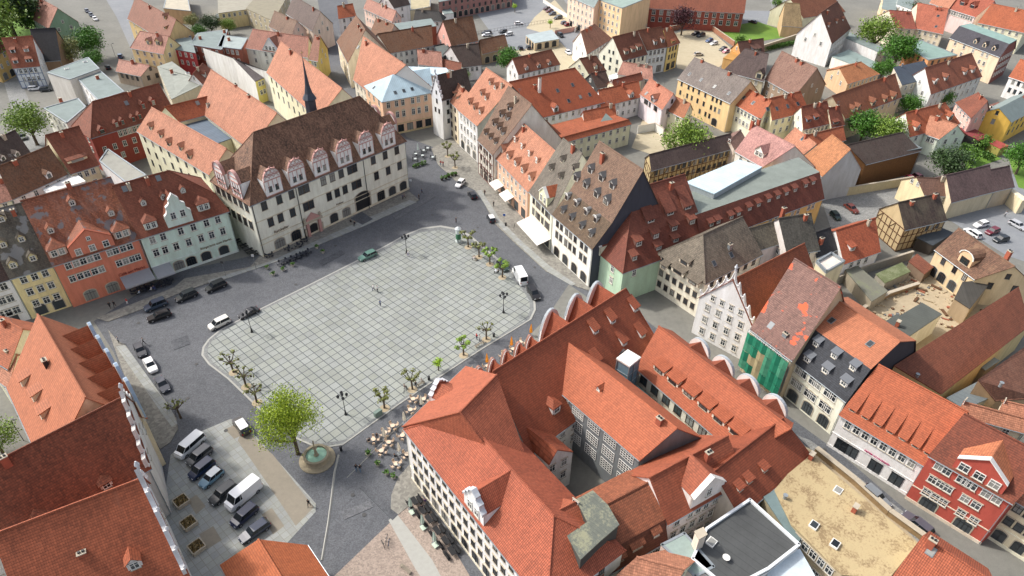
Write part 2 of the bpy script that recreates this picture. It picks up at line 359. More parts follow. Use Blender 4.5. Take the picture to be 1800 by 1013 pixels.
# ------------------------------------------------------------ a house
HOUSES = {}
def solve(Apx, Bpx, Cpx, Dpx, ze, tanp):
    A, B = G(Apx, ze), G(Bpx, ze); u = (B-A).normalized(); z = ze+.3
    while z < ze+22:
        mid = (G(Cpx, z)+G(Dpx, z))/2; v = mid-A; d = abs(v.x*u.y-v.y*u.x)
        if (z-ze)/max(d, .01) >= tanp: return z
        z += .1
    return z
def house(label, t, A, B, C, D, ze=9.0, zr=None, pitch=48, M=None, zm=None, hip='', depth=None, flat=None,
          wall=(225, 215, 190), roof=None, rows=None, gf=None, gfn=None, fc='w', style='std', ww=1.0, wh=1.55, storey=3.0,
          wl=None, wr=None, dorm=(), chim=(), sky=(), name='town_house', cat='house', group=None, dwall=None, trim=None, side=None,
          sideroof=None, skew=.5, ridge=True, gut=True, z0=0.0, lroof=None, walls=None, doorpos=None, mroof=None, dst='std', droof=None):
    roof = roof or roofm((190, 100, 72)); wm = walls or wallm(wall); dw = wallm(dwall) if dwall else wm
    a, b = px(t, A), px(t, B); c, d = px(t, C), px(t, D)
    if zr is None: zr = solve(a, b, c, d, ze if M is None else ze, math.tan(rad(pitch)))
    PA, PB, PC, PD = G(a, ze), G(b, ze), G(c, zr), G(d, zr)
    mid = (PC+PD)/2; u0 = (PB-PA); u0.z = 0; u0.normalize()
    out = Vector((u0.y, -u0.x, 0))
    if (mid-PA).dot(out) > 0: out = -out
    u = Vector((-out.y, out.x, 0))                       # left to right seen from outside
    if (PB-PA).dot(u) < 0: PA, PB, PC, PD = PB, PA, PD, PC; hip = hip.replace('L', 'x').replace('R', 'L').replace('x', 'R'); wl, wr = wr, wl; M = (M[1], M[0]) if M else None
    Lf = (PB-PA).dot(u)
    loc = lambda P: ((P-PA).dot(u), -(P-PA).dot(out))
    lv = [(ze, 0.0, 0.0, Lf)]
    if M:
        zm = zm or ze+3.4; m1, m2 = loc(G(px(t, M[0]), zm)), loc(G(px(t, M[1]), zm))
        if m1[0] > m2[0]: m1, m2 = m2, m1
        lv.append((zm, (m1[1]+m2[1])/2, m1[0], m2[0]))
    r1, r2 = loc(PC), loc(PD); dr = (r1[1]+r2[1])/2
    lv.append((zr, dr, r1[0], r2[0]))
    DD = dr if not flat else max(depth or dr*2, dr*1.2)/2
    if depth and depth < 0: depth = -depth*dr
    T_ = depth if (depth and not flat) else 2*DD; rr_ = (T_-dr)/dr if not flat else 1.0
    bk = lambda dd: T_-dd*rr_
    def lims(i):
        z, dd, l, r = lv[i]
        sl = max(-skew*DD, min(skew*DD, lv[-1][2]))*1.0; sr = max(-skew*DD, min(skew*DD, lv[-1][3]-Lf))
        if 'L' not in hip: l = sl*dd/DD
        if 'R' not in hip: r = Lf + sr*dd/DD
        bl = l if 'L' in hip else 2*sl-l
        br = r if 'R' in hip else 2*(Lf+sr)-r
        return z, dd, l, r, bl, br
    LV = [lims(i) for i in range(len(lv))]
    W = lambda al, dd, z: Vector((PA.x+u.x*al-out.x*dd, PA.y+u.y*al-out.y*dd, z))
    ctr = W(Lf/2, DD, 0); R = root(name, Vector((ctr.x, ctr.y, z0)), label, cat, group)
    # walls
    wb = MB(); z, _, l, r, bl, br = LV[0]
    p = [W(l, 0, 0), W(r, 0, 0), W(br, T_, 0), W(bl, T_, 0)]
    up = lambda q, zz: Vector((q.x, q.y, zz))
    wb.face([up(p[0], z0), up(p[1], z0), up(p[1], ze), up(p[0], ze)], wm); wb.face([up(p[2], z0), up(p[3], z0), up(p[3], ze), up(p[2], ze)], wm)
    def endwall(which):
        chain = []
        for (zz, dd, l_, r_, bl_, br_) in LV: chain.append(W(l_ if which == 'L' else r_, dd, zz))
        back = []
        for (zz, dd, l_, r_, bl_, br_) in LV: back.append(W(bl_ if which == 'L' else br_, bk(dd), zz))
        if not flat: back = back[:-1]
        if which in hip: chain = chain[:1]; back = back[:1]
        poly = [up(chain[0], z0)] + chain + back[::-1] + [up(back[0], z0)]
        if which == 'R': poly = poly[::-1]
        wb.face(poly[::-1], side if (side and which == 'R') else wm)
    endwall('L'); endwall('R'); wb.build('wall', R)
    # roof
    rb = MB(); ov = .32; th = .16; jit = random.uniform(.0, .04)
    def fp(i, s, e):                                     # front(0)/back(1) point of level i, left/right end e
        zz, dd, l_, r_, bl_, br_ = LV[i]; al = (l_, r_)[e] if s == 0 else (bl_, br_)[e]
        d_ = dd if s == 0 else bk(dd)
        hp = 'LR'[e] in hip
        if not hp: al += (-.22, .22)[e]
        if i == 0:
            sl = (LV[1][0]-LV[0][0])/max(.2, LV[1][1]-LV[0][1])
            d_ += (-ov, ov)[s]; zz -= min(.3, ov*sl)
            if hp: al += (-ov, ov)[e]
        return W(al, d_, zz+th*.8+jit)
    for i in range(len(LV)-1):
        rm = (mroof if (mroof and i == 0) else roof)
        for s in (0, 1):
            q = [fp(i, s, 0), fp(i, s, 1), fp(i+1, s, 1), fp(i+1, s, 0)]
            rb.prism(q, (0, 0, -th), rm)
        for e in (0, 1):
            if 'LR'[e] in hip:
                q = [fp(i, 0, e), fp(i, 1, e), fp(i+1, 1, e), fp(i+1, 0, e)]
                if i+1 == len(LV)-1 and not flat: q = q[:3]
                rb.prism(q, (0, 0, -th), rm)
    if flat:
        i = len(LV)-1; rb.prism([fp(i, 0, 0), fp(i, 0, 1), fp(i, 1, 1), fp(i, 1, 0)], (0, 0, -.3), flat)
    rb.build('roof', R)
    if ridge and not flat:
        cb = MB(); i = len(LV)-1; a0, a1 = fp(i, 0, 0), fp(i, 0, 1); cb.tube([a0+Vector((0, 0, .02)), a1+Vector((0, 0, .02))], .16, roof, 5)
        for e in (0, 1):
            if 'LR'[e] in hip:
                for s in (0, 1): cb.tube([fp(k, s, e) for k in range(len(LV))], .12, roof, 5)
        cb.build('ridge_cap', R)
    if gut:
        gb = MB(); g0, g1 = fp(0, 0, 0), fp(0, 0, 1); o2 = out*.06
        gb.tube([g0+o2-Vector((0, 0, .1)), g1+o2-Vector((0, 0, .1))], .09, ZINC, 5)
        q = g1+o2-Vector((0, 0, .1))-u*.35; w2 = W(r-.12, -.12, ze-.5); gb.tube([q, w2, up(w2, .1)], .06, ZINC, 5)
        gb.build('gutter', R)
    if trim:
        tmt = wallm(trim)
        for zz, hh, nn_ in ((ze-.3, .3, 'cornice'), (.0, .6, 'plinth'), (3.3, .18, 'string_course')):
            tb = MB()
            P0, P1 = W(l, 0, zz), W(r, 0, zz); mid_ = (P0+P1)/2; mid_.z = zz+hh/2
            tb.box(mid_+out*.02, ((P1-P0).length+.1, .16, hh), tmt, math.atan2(u.y, u.x))
            tb.build(nn_, R)
    PL = W(l, 0, 0)
    if name == 'town_house' and not side:
        if not rows and not gf: rows = [max(1, int(Lf/2.7))]*(3 if ze > 9 else 2 if ze > 6 else 1); ww, wh = min(ww, .95), min(wh, 1.4)
        if wl is None: wl = ['g1', 2] if 'L' not in hip else [2]
        if wr is None: wr = ['g1', 2] if 'R' not in hip else [2]
    if rows: wall_windows(R, PL.copy(), u, Lf, ze, rows, storey, ww, wh, gf, style, fc, gfn)
    elif gf: wall_windows(R, PL.copy(), u, Lf, ze, [], storey, ww, wh, gf, style, fc, gfn)
    for spec, e in ((wl, 'L'), (wr, 'R')):
        if not spec: continue
        if e == 'L': s0, s1 = p[3], p[0]
        else: s0, s1 = p[1], p[2]
        uu = (s1-s0); uu.z = 0; Ls = uu.length; uu.normalize()
        rws = list(spec); zt = ze
        if e not in hip and rws and isinstance(rws[0], str):      # 'g2': windows up in the gable
            n = int(rws.pop(0)[1:]); gmid = (s0+s1)/2
            for i in range(n):
                P = gmid + uu*((i-(n-1)/2)*2.0); P.z = ze+.9; put_window(R, P-R.location, math.atan2(uu.y, uu.x), ww*.85, wh*.8, style, fc)
        wall_windows(R, s0.copy(), uu, Ls, zt, rws, storey, ww, wh, None, style, fc)
    HOUSES[label] = dict(bk=bk, rr=rr_, T=T_, roof=roof, R=R, u=u, out=out, PA=PA, Lf=Lf, LV=LV, DD=DD, W=W, ze=ze, zr=zr)
    # things on the front slopes, found by looking at the planes
    def onslope(p, face='F'):
        dr_ = ray(px(t, p)); best = None
        for i in range(len(LV)-1):
            z0_, d0 = LV[i][0], LV[i][1]; z1_, d1 = LV[i+1][0], LV[i+1][1]
            if face == 'F': P0 = W(0, d0, z0_); tp = (z1_-z0_)/max(.05, d1-d0); nn = Vector((out.x*tp, out.y*tp, 1)); o_ = out
            elif face == 'B': P0 = W(0, bk(d0), z0_); tp = (z1_-z0_)/max(.05, (d1-d0)*rr_); nn = Vector((-out.x*tp, -out.y*tp, 1)); o_ = -out
            else:
                s = -1 if face == 'L' else 1; k = 2 if face == 'L' else 3
                run = abs(LV[i+1][k]-LV[i][k]); tp = (z1_-z0_)/max(.05, run); P0 = W(LV[i][k], DD, z0_); nn = Vector((u.x*s*tp, u.y*s*tp, 1)); o_ = u*s
            den = dr_.dot(nn)
            if abs(den) < 1e-6: continue
            s_ = (P0-CAM).dot(nn)/den; P = CAM+dr_*s_
            if best is None or (z0_-.3 <= P.z <= z1_+.3 and not (best[0][0]-.3 <= best[1].z <= best[0][1]+.3)): best = ((z0_, z1_), P, tp, o_)
        return best[1], best[2], best[3]
    for q in dorm:
        q = list(q); face = 'F'
        if isinstance(q[0], str): face = q.pop(0)
        if len(q) >= 8 or (len(q) >= 7 and isinstance(q[4], int) and isinstance(q[5], str)):
            x0, y0, x1, y1, n, typ, dw_, dh_ = q[:8]; nw = q[8] if len(q) > 8 else 1
            pts = [(x0+(x1-x0)*i/max(1, n-1), y0+(y1-y0)*i/max(1, n-1)) for i in range(n)]
        else: pts = [(q[0], q[1])]; typ, dw_, dh_ = q[2:5]; nw = q[5] if len(q) > 5 else 1
        for pp in pts:
            P, tp, o_ = onslope(pp, face); tp = max(.35, min(tp, 6.0)); put_dormer(R, P, o_, typ, dw_, dh_, tp, droof or roof, dw, fc, dst, nw)
    if name == 'town_house' and not chim and not flat and (zr-ze) > 2 and dist(ctr) > 150:
        rn = random.Random(int(abs(PA.x*7+PA.y*13)))
        for i in range(rn.choice((1, 1, 2)) if Lf > 7 else 1):
            f_ = rn.uniform(.15, .85); zc = ze+(zr-ze)*.86; zz_, dd_ = LV[-2][0], LV[-2][1]; dq = dd_+(dr-dd_)*(zc-zz_)/(zr-zz_)
            aL = LV[-1][2]+(LV[-1][3]-LV[-1][2])*f_; Pc = W(aL, dq, zc); kb = MB(); an = math.atan2(u.y, u.x); hh = rn.uniform(1.0, 1.7); wd = rn.uniform(.55, .95)
            kb.box(Pc+Vector((0, 0, hh/2-.4)), (wd, .6, hh+.9), REDB if rn.random() < .7 else STONE, an); ko = kb.build('chimney', R)
            k2 = MB(); k2.box(Pc+Vector((0, 0, hh+.1)), (wd+.14, .74, .12), STONE, an); k2.box(Pc+Vector((0, 0, hh+.24)), (.3, .3, .2), DARK, an); kc = k2.build('chimney_cap', R); kc.parent = ko
        if rn.random() < .45:
            Pa = W(LV[-1][2]+(LV[-1][3]-LV[-1][2])*rn.uniform(.2, .8), dr, zr); kb = MB(); kb.tube([Pa, Pa+Vector((0, 0, 1.9))], .035, GREY, 4)
            for q_ in (1.3, 1.6, 1.85): kb.tube([Pa+Vector((-.5, 0, q_)), Pa+Vector((.5, 0, q_))], .025, GREY, 4)
            kb.build('antenna', R)
    for q in sky:
        face = 'F'; q = list(q)
        if isinstance(q[0], str): face = q.pop(0)
        P, tp, o_ = onslope(q, face); sb = MB(); an = math.atan2(-o_.x, o_.y) if False else math.atan2(o_.x, -o_.y)
        tl = Matrix.Rotation(math.atan(tp), 3, 'X')
        sb.box(P+Vector((0, 0, .1)), (1.0, 1.3, .22), GREY, an, tl); so_ = sb.build('skylight', R)
        s2 = MB(); s2.box(P+Vector((0, 0, .2))+o_*.02, (.78, 1.08, .06), GLASS, an, tl); s3 = s2.build('pane', R); s3.parent = so_
    for q in chim:
        face = 'F'; q = list(q)
        if isinstance(q[0], str): face = q.pop(0)
        P, tp, o_ = onslope(q[:2], face); hh = q[2] if len(q) > 2 else 1.5; cm = q[3] if len(q) > 3 else REDB
        kb = MB(); an = math.atan2(u.y, u.x); kb.box(P+Vector((0, 0, hh/2-.5)), (.9, .65, hh+1), cm, an)
        ko = kb.build('chimney', R); k2 = MB(); k2.box(P+Vector((0, 0, hh+.06)), (1.05, .8, .12), STONE, an)
        for s in (-.22, .22): k2.box(P+u*s+Vector((0, 0, hh+.22)), (.26, .26, .24), DARK, an)
        kc = k2.build('chimney_cap', R); kc.parent = ko
    return R
def block(label, t, pts, z=None, wall=(225, 215, 190), roof=None, parapet=0, win=None, name='flat_roofed_house', cat='house', group=None, storey=3.0,
          ww=1.0, wh=1.5, fc='w', style='std', items=(), z0=0.0, overhang=0.0, walls=None, gf=None, pcol=None, wcol=None):
    """polygon roof (each corner may have its own height), walls straight down to the ground"""
    roof = roof or flatm((120, 128, 126)); wm = walls or wallm(wall)
    P = [G(px(t, q[:2]), q[2] if len(q) > 2 else z) for q in pts]
    ar = sum(P[i].x*P[(i+1) % len(P)].y-P[(i+1) % len(P)].x*P[i].y for i in range(len(P)))
    if ar < 0 and wcol: wcol = {((len(P)-2-k) % len(P)): v for k, v in wcol.items()}
    if ar < 0: P = P[::-1]; win = {((len(P)-2-k) % len(P)): v for k, v in (win or {}).items()}
    c = sum(P, Vector())/len(P); R = root(name, Vector((c.x, c.y, z0)), label, cat, group)
    b = MB(); n = len(P)
    for i in range(n):
        q, r = P[i], P[(i+1) % n]; b.face([(q.x, q.y, z0), (r.x, r.y, z0), r, q], (wcol or {}).get(i, wm))
    b.build('wall', R)
    rb = MB(); cc = Vector((c.x, c.y, 0))
    Q = [p + (Vector((p.x, p.y, 0))-cc).normalized()*(.12+overhang) + Vector((0, 0, .1)) for p in P]; rb.prism(Q, (0, 0, -.2), roof)
    rb.build('roof', R)
    if parapet:
        pb = MB(); pm = pcol or ZINC
        for i in range(n):
            q, r = P[i], P[(i+1) % n]; mid = (q+r)/2; d = r-q
            tl = Matrix.Rotation(0, 3, 'Y'); ang = math.atan2(d.y, d.x); o = Vector((d.y, -d.x, 0)).normalized()
            pb.prism([q+o*.1, r+o*.1, r-o*.25, q-o*.25], (0, 0, parapet), pm)
        pb.build('parapet', R)
    for k, v in (win or {}).items():
        q, r = P[k % n], P[(k+1) % n]; uu = Vector((r.x-q.x, r.y-q.y, 0)); Ls = uu.length; uu.normalize()
        wall_windows(R, Vector((q.x, q.y, 0)), uu, Ls, min(q.z, r.z), list(v), storey, ww, wh, gf, style, fc)
    for it in items:
        x, y, kind = it[:3]; Z = P[0].z if len(it) < 4 else it[3]; p = G(px(t, (x, y)), Z)
        kb = MB()
        if kind == 'chim': kb.box(p+Vector((0, 0, .6)), (.9, .6, 1.5), REDB, .8); kb.box(p+Vector((0, 0, 1.4)), (1.05, .75, .12), STONE, .8); kb.build('chimney', R)
        elif kind == 'vent': kb.lathe([(.25, 0), (.25, .9), (.35, .92), (.35, 1.05)], ZINC, p, 8); kb.build('vent', R)
        elif kind == 'sky': kb.box(p+Vector((0, 0, .2)), (1.3, 1.1, .35), WHITE, .8); kb.box(p+Vector((0, 0, .39)), (1.05, .85, .06), GLASS, .8); kb.build('skylight', R)
        elif kind == 'dish': kb.lathe([(.05, 0), (.35, .12), (.5, .3)], WHITE, p+Vector((0, 0, .4)), 12); kb.tube([p, p+Vector((0, 0, .5))], .04, GREY); kb.build('satellite_dish', R)
    return R
exec_list = []
# ------------------------------------------------------------ roofs used
SAL = roofm((208, 128, 104), .3); ORA = roofm((196, 92, 58), .35); ORR = roofm((186, 84, 54), .5, 0, .3); RED = roofm((158, 78, 60), .3)
REDD = roofm((150, 72, 52), .3, .25); DBR = roofm((86, 60, 52), .3, .15, .5); BRN = roofm((140, 104, 84), .4, .35, .45)
GRB = roofm((128, 118, 104), .5, .4, .4, (105, 105, 92)); PNK = roofm((196, 132, 116), .3, .2, .4); OLD = roofm((146, 88, 62), .4, .55, .5)
OLDK = roofm((96, 76, 66), .4, .55, .5, (60, 58, 52)); BLK = roofm((52, 52, 56), .2); SLT = flatm((66, 70, 76)); PLUM = roofm((104, 80, 78), .4, .3, .45)
GFL = flatm((122, 134, 132)); GFB = flatm((104, 112, 114), 1.0); BLUE = flatm((168, 190, 200), .62); LBL = flatm((186, 206, 216), .9); KFL = flatm((72, 74, 74), 1.1)
MIX = roofm((176, 88, 62), .35, .45, .45, (96, 92, 88), ((112, 104, 104), .56))
FREY = roofm((112, 100, 84), .3, .55, .45, (96, 98, 88), ((128, 126, 122), .56))
YEL = flatm((178, 160, 122), 0, .95, .50, (136, 116, 86)); MOS = flatm((100, 104, 96), .5, .95, .5, (136, 136, 112))
PATCH = roofm((150, 110, 98), .5, .15, .35, (110, 100, 90), ((214, 92, 56), .60))
CR = (226, 216, 186); WH = (226, 224, 216); PK = (226, 196, 176)
# ---- town hall
TH = house('long cream town hall with dark brown roof and spire facing the square', None, (440, 360), (712, 248), (446, 234), (632, 170), 14.3, None, 54, hip='LR', wall=(246, 234, 200),
    roof=roofm((144, 100, 80), .3, .05, .7), fc='b', style='std', name='town_hall', cat='town hall', trim=(206, 196, 170), ridge=True,
    rows=[(.05, .14, .215, .275, .31, .42, .48, .54, .60, .635, .77, .86, .95), (.065, .125, .20, .285, .32, .44, .495, .55, .615, .65, .78, .87, .96)], storey=4.6, ww=1.35, wh=2.1, gf=None,
    wl=[6, 6], wr=[5, 5])
# ---- left side of the square
house('mint green house with scrolled white gable beside the town hall', '01', (985, 660), (1600, 470), (795, 300), (1190, 190), 11.2, None, 50, M=((920, 525), (1510, 350)), zm=14.6, hip='R',
    wall=(196, 222, 206), roof=roofm((156, 76, 58), .25, .0, .3), rows=[(.07, .2, .42, .58, .75, .9), (.06, .17, .31, .47, .63, .77, .92)], storey=3.3, ww=1.15, wh=1.7, gf='arch', gfn=(.12, .28, .43, .62, .85), trim=(206, 226, 212), wr=[3, 3],
    dorm=[(1070, 600, 'hip', 2.6, 1.9, 2), (1440, 470, 'hip', 2.6, 1.9, 2), (1015, 435, 'gable', 1.1, 1.2), (1155, 393, 'gable', 1.1, 1.2), (1292, 347, 'gable', 1.1, 1.2)], sky=[(878, 320), (1115, 245)], dwall=(196, 206, 198))
house('terracotta orange house with grey lichen patches on its roof', '01', (372, 852), (975, 662), (150, 405), (775, 240), 11.0, None, 47, wall=(206, 116, 86), roof=MIX,
    rows=[(.10, .2, .29, .38, .47, .64, .72, .82, .91), (.08, .18, .27, .37, .46, .70, .79, .88, .96)], storey=3.1, ww=1.15, wh=1.45, gf='arch', gfn=(.5, .22), dwall=(200, 176, 160),
    dorm=[(420, 790, 'hip', 3.2, 1.9, 2), (870, 660, 'hip', 3.2, 1.9, 2), (365, 630, 'gable', 1.3, 1.3), (515, 435, 'gable', 1.3, 1.3), (790, 508, 'gable', 1.3, 1.3)], chim=[(490, 310, 1.2)])
house('pale yellow house with mossy grey brown roof beside the terracotta house', '01', (72, 942), (372, 852), (-150, 510), (150, 408), 10.6, None, 50, wall=(222, 204, 146), roof=FREY,
    rows=[3, 3, 3], ww=1.15, wh=1.5, gf='arch', gfn=2, dorm=[(160, 690, 'gable', 1.3, 1.3), (32, 730, 'gable', 1.3, 1.3), (240, 825, 'gable', 1.5, 1.4), (102, 875, 'gable', 1.5, 1.4), (20, 550, 'gable', 1.3, 1.3)], dwall=(200, 188, 140))
house('white house with dark roof on the far left edge of the square', '01', (-180, 1020), (70, 944), (-400, 600), (-150, 512), 10.4, None, 50, wall=WH, roof=DBR, rows=[3, 3, 3], ww=1.2, wh=1.6, gf='shop')
house('house with brown orange roof behind the white flat annex at the left edge', '01', (85, 385), (465, 212), (-10, 160), (345, 20), 8.5, None, 46, wall=WH, roof=OLD, rows=[4, 3], dorm=[(355, 245, 'gable', 1.5, 1.6)])
house('deep red roofed house with a dark dormer strip behind the terracotta house', '01', (500, 205), (690, 145), (325, -57), (550, -122), 8.5, None, 46, wall=(214, 204, 170), roof=REDD, rows=[3, 2], dorm=[(550, 125, 'shed', 4.8, 1.0)])
block('white flat roofed annex between red roofs on the left', '01', [(265, 290), (500, 185), (600, 265), (330, 345)], 7.5, WH, flatm((226, 226, 222)), win={1: [3]})
block('long grey flat roof with white side wall behind the mint green house', '01', [(700, 125), (760, 40), (1030, 225), (885, 275)], 9.5, (228, 228, 224), flatm((146, 146, 138), 0, .9, .3), .3)
house('cottage with old brown roof and two dormers at the left edge', '01', (-60, 210), (215, 75), (-150, 20), (110, -90), 7, None, 45, wall=WH, roof=OLDK, rows=[3], dorm=[(130, 90, 'gable', 1.4, 1.3), (30, 120, 'gable', 1.4, 1.3)])
house('low orange roofed house at the left edge with two small windows', '01', (-90, 440), (80, 388), (-130, 310), (20, 240), 7, None, 40, wall=CR, roof=PNK, rows=[2])
# ---- behind, top left
house('large hipped dark red house with five small white dormers', '00', (640, 968), (1225, 790), (655, 720), (1110, 590), 10.5, None, 48, wall=(150, 62, 48), roof=roofm((150, 74, 56), .25, .1), hip='L',
    rows=[(.3, .36, .42, .48, .54, .75), 8, 6], ww=1.0, wh=1.6, dorm=[(1015, 768, 'gable', 1.4, 1.7), (1085, 742, 'gable', 1.4, 1.7), (827, 895, 'gable', 1.3, 1.5), (870, 878, 'gable', 1.3, 1.5), (945, 857, 'gable', 1.3, 1.5), (990, 838, 'gable', 1.3, 1.5), (725, 940, 'gable', 1.9, 1.3)], sky=[(890, 728)], wl=[3, 3])
house('half timbered white house with red roof at the upper left edge', '00', (95, 478), (278, 462), (15, 270), (222, 256), 7.5, None, 55, wall=(206, 212, 222), roof=roofm((170, 84, 62), .25, .1), rows=[4, 4], gf='shop', gfn=1, dorm=[(95, 375, 'shed', 1.5, 1.4), (190, 368, 'shed', 1.5, 1.4), (115, 450, 'shed', 1.5, 1.4), (210, 440, 'shed', 2.2, 1.4, 2)])
house('barn with a steep black roof and open timber front', '00', (268, 432), (425, 422), (215, 208), (385, 200), 6.0, None, 55, wall=(140, 112, 84), roof=BLK, name='barn', cat='barn')
house('yellow house with arched windows at the upper left edge', '00', (-60, 400), (50, 345), (-120, 300), (0, 240), 9.5, None, 40, wall=(206, 172, 96), roof=REDD, rows=[2, 2], gf='arch', wr=[3, 2])
house('house with pink tiled roof and pale green gable wall at the top left', '00', (228, 130), (345, 200), (275, -10), (405, 60), 8, None, 48, wall=(126, 160, 134), roof=PNK)
block('white house with grey flat roof and tall blank side wall', '00', [(330, 512), (620, 405), (700, 485), (490, 562)], 9.5, (206, 202, 194), GFL, .2, items=[(470, 490, 'sky'), (600, 440, 'sky')])
block('white house with sloping grey roof and red chimney', '00', [(548, 560), (700, 495), (875, 648), (690, 708)], 8.5, WH, GFL, .25, items=[(690, 560, 'chim')], win={3: [4, 4], 0: [2]})
block('low white house with grey flat roof next to the light green tree', '00', [(310, 765), (550, 695), (605, 755), (470, 870)], 8.0, (226, 222, 206), GFL, .3, win={3: [4, 4], 0: [3, 3]}, items=[(432, 720, 'chim')])
house('small house with pink roof beside the ivy wall', '00', (820, 500), (990, 535), (830, 425), (1060, 460), 4.5, None, 32, wall=(186, 170, 150), roof=PNK, rows=[4], fc='b', storey=2.6)
house('cream house with pink roof and two pointed dormers above the red house', '00', (922, 335), (1150, 378), (975, 225), (1195, 252), 9.5, None, 44, wall=(222, 200, 142), roof=PNK, rows=[4, 4], hip='L', dorm=[(1045, 315, 'gable', 1.9, 1.5), (1115, 320, 'gable', 2.4, 1.6, 2)], ww=1.1)
block('red plastered house with grey flat roof', '00', [(1148, 335, 9), (1375, 375, 9), (1345, 265, 10), (1200, 280, 10)], 9, (166, 44, 46), GFL, 0, win={0: [5, 5], 1: [2], 2: [5, 5], 3: [5, 5]})
block('brick house with wide grey flat roof and two chimneys', '00', [(1335, 315), (1560, 352), (1600, 210), (1390, 235)], 9.5, (146, 76, 54), GFL, .15, items=[(1410, 280, 'chim'), (1580, 235, 'chim')], win={0: [4, 4]})
block('brick house with white roof extension near the grey roofs', '00', [(1530, 330), (1695, 350), (1740, 270), (1565, 250)], 9.5, (150, 80, 58), flatm((150, 160, 158)), .2, items=[(1612, 290, 'chim')], win={0: [4, 4], 3: [4, 4]})
block('flat grey roofed house with pale old front and brown dome dormers', '00', [(1105, 470, 7), (1210, 435, 7.5), (1360, 545, 8), (1430, 590, 7), (1205, 700, 6.5)], 7, (196, 186, 160), flatm((140, 144, 136), 0, .9, .2), 0, items=[(1210, 515, 'chim', 7.6), (1320, 520, 'sky', 7.8)], win={0: [3], 4: [3]})
house('little house with dark red roof and one white dormer', '00', (1420, 590), (1500, 500), (1365, 480), (1460, 450), 7.5, None, 45, wall=WH, roof=REDD, dorm=[(1448, 545, 'gable', 1.5, 1.6)])
block('house with tall blank white side wall and dark roof by the yellow front', (300, 0), [(335, 500, 10.5), (655, 612, 11.5), (885, 855, 8), (1025, 800, 8), (1010, 748, 11)], 8, (226, 218, 210), roofm((104, 94, 96), .3, .2), 0, walls=wallm((226, 218, 212)), wcol={2: wallm((206, 192, 96))}, win={2: [3, 3]})
house('white gabled house with pink roof and a round attic window', (300, 0), (790, 500), (1440, 600), (822, 328), (1435, 368), 9.0, None, 42, wall=(224, 220, 206), roof=roofm((180, 112, 98), .3, .2), rows=[(.1, .3, .42, .54, .85), (.1, .3, .42, .54, .85)])

house('narrow house with yellow front on the narrow upper street', (300, 0), (1450, 620), (1545, 640), (1440, 400), (1500, 330), 9, None, 45, wall=(206, 186, 96), roof=roofm((168, 108, 92), .3, .2), rows=[2, 2])
house('row house with grey and brown roof beside the narrow street', '10', (95, 185), (250, 260), (40, 60), (215, 95), 8, None, 46, wall=(214, 188, 176), roof=BRN, rows=[3, 3])
house('brown roofed row house at the top beside the narrow street', '10', (215, 95), (400, 215), (250, -50), (350, 40), 9, None, 46, wall=(214, 196, 180), roof=roofm((112, 92, 84), .3, .3), rows=[4, 4])
block('beige storehouse wall building at the top edge', '10', [(-70, 60), (120, 150), (230, -40), (60, -90)], 7.5, (170, 160, 132), flatm((136, 130, 112), 0, .9, .3), win={k: [5, 5] for k in range(4)})
block('cream hall with a row of windows behind the bright green shrub at the top', '00', [(1530, -40), (1790, -60), (1790, 60), (1535, 95)][::-1], 7, (216, 198, 140), flatm((150, 146, 132)), 0, win={0: [6], 2: [6], 3: [6], 1: [6]})
block('long lean to roof of corrugated sheet at the top', '00', [(1520, 130, 3), (1800, 100, 3), (1800, 75, 3.6), (1520, 100, 3.6)], 3, (170, 150, 120), GFB, 0, name='shed', cat='shed')
house('large red hip roofed house at the top beside the wide street', '00', (900, 130), (1180, 300), (880, -60), (1075, 55), 10, None, 46, wall=(206, 178, 120), roof=roofm((160, 96, 80), .3, .35), rows=[4, 4, 4], wr=[4, 4], dorm=[(1160, 140, 'gable', 1.6, 1.6), (1160, 205, 'shed', 2.6, 1.2)])
block('flat roofed ochre yard building at the top with a blue gate', '00', [(1150, 60), (1340, 80), (1310, -60), (1180, -60)][::-1], 6, (186, 148, 104), flatm((176, 168, 150)), .2)
# ---- rear wings of the town hall
house('salmon roofed left wing behind the town hall', None, (242, 230), (368, 306), (281, 192), (400, 270), 13.0, None, 50, wall=CR, roof=SAL, rows=[8, 8, 8], fc='b', style='dark', storey=3.6,
    ww=1.1, wh=1.8, name='town_hall_wing', cat='wing', dorm=[(265, 229, 'gable', 1.5, 1.4), (283, 243, 'gable', 1.5, 1.4), (297, 257, 'gable', 1.5, 1.4), (318, 265, 'gable', 1.5, 1.4), (333, 280, 'gable', 1.6, 1.5)])
house('orange roofed cross wing closing the courtyard behind the town hall', '00', (1262, 852), (1492, 792), (1128, 775), (1500, 660), 12.5, None, 44, wall=CR, roof=ORA, name='town_hall_wing', cat='wing', chim=[(1478, 790, 2.5, plain('light_chimney', (196, 190, 180), .8))], sky=[(1390, 728)])
house('long salmon roofed middle wing behind the town hall', None, (341, 186), (440, 262), (378.5, 122), (500, 216), 12.5, None, 50, wall=CR, roof=SAL, name='town_hall_wing', cat='wing', chim=[(415, 152, .6), (438, 171, .6)])
block('flat slate grey roof in the courtyard behind the town hall', '00', [(1265, 855), (1480, 795), (1625, 975), (1500, 1020)], 11, CR, flatm((94, 108, 122), .8), 0, name='courtyard_building', cat='courtyard building')
house('large bright salmon roofed wing with cream walls behind the town hall spire', '10', (80, 508), (440, 830), (207, 290), (655, 700), 12.5, None, 50, wall=CR, roof=SAL, rows=[9, 9], storey=3.8, ww=1.2, wh=2.0, fc='b', style='dark', name='town_hall_wing', cat='wing', chim=[(245, 385, 1.6)])
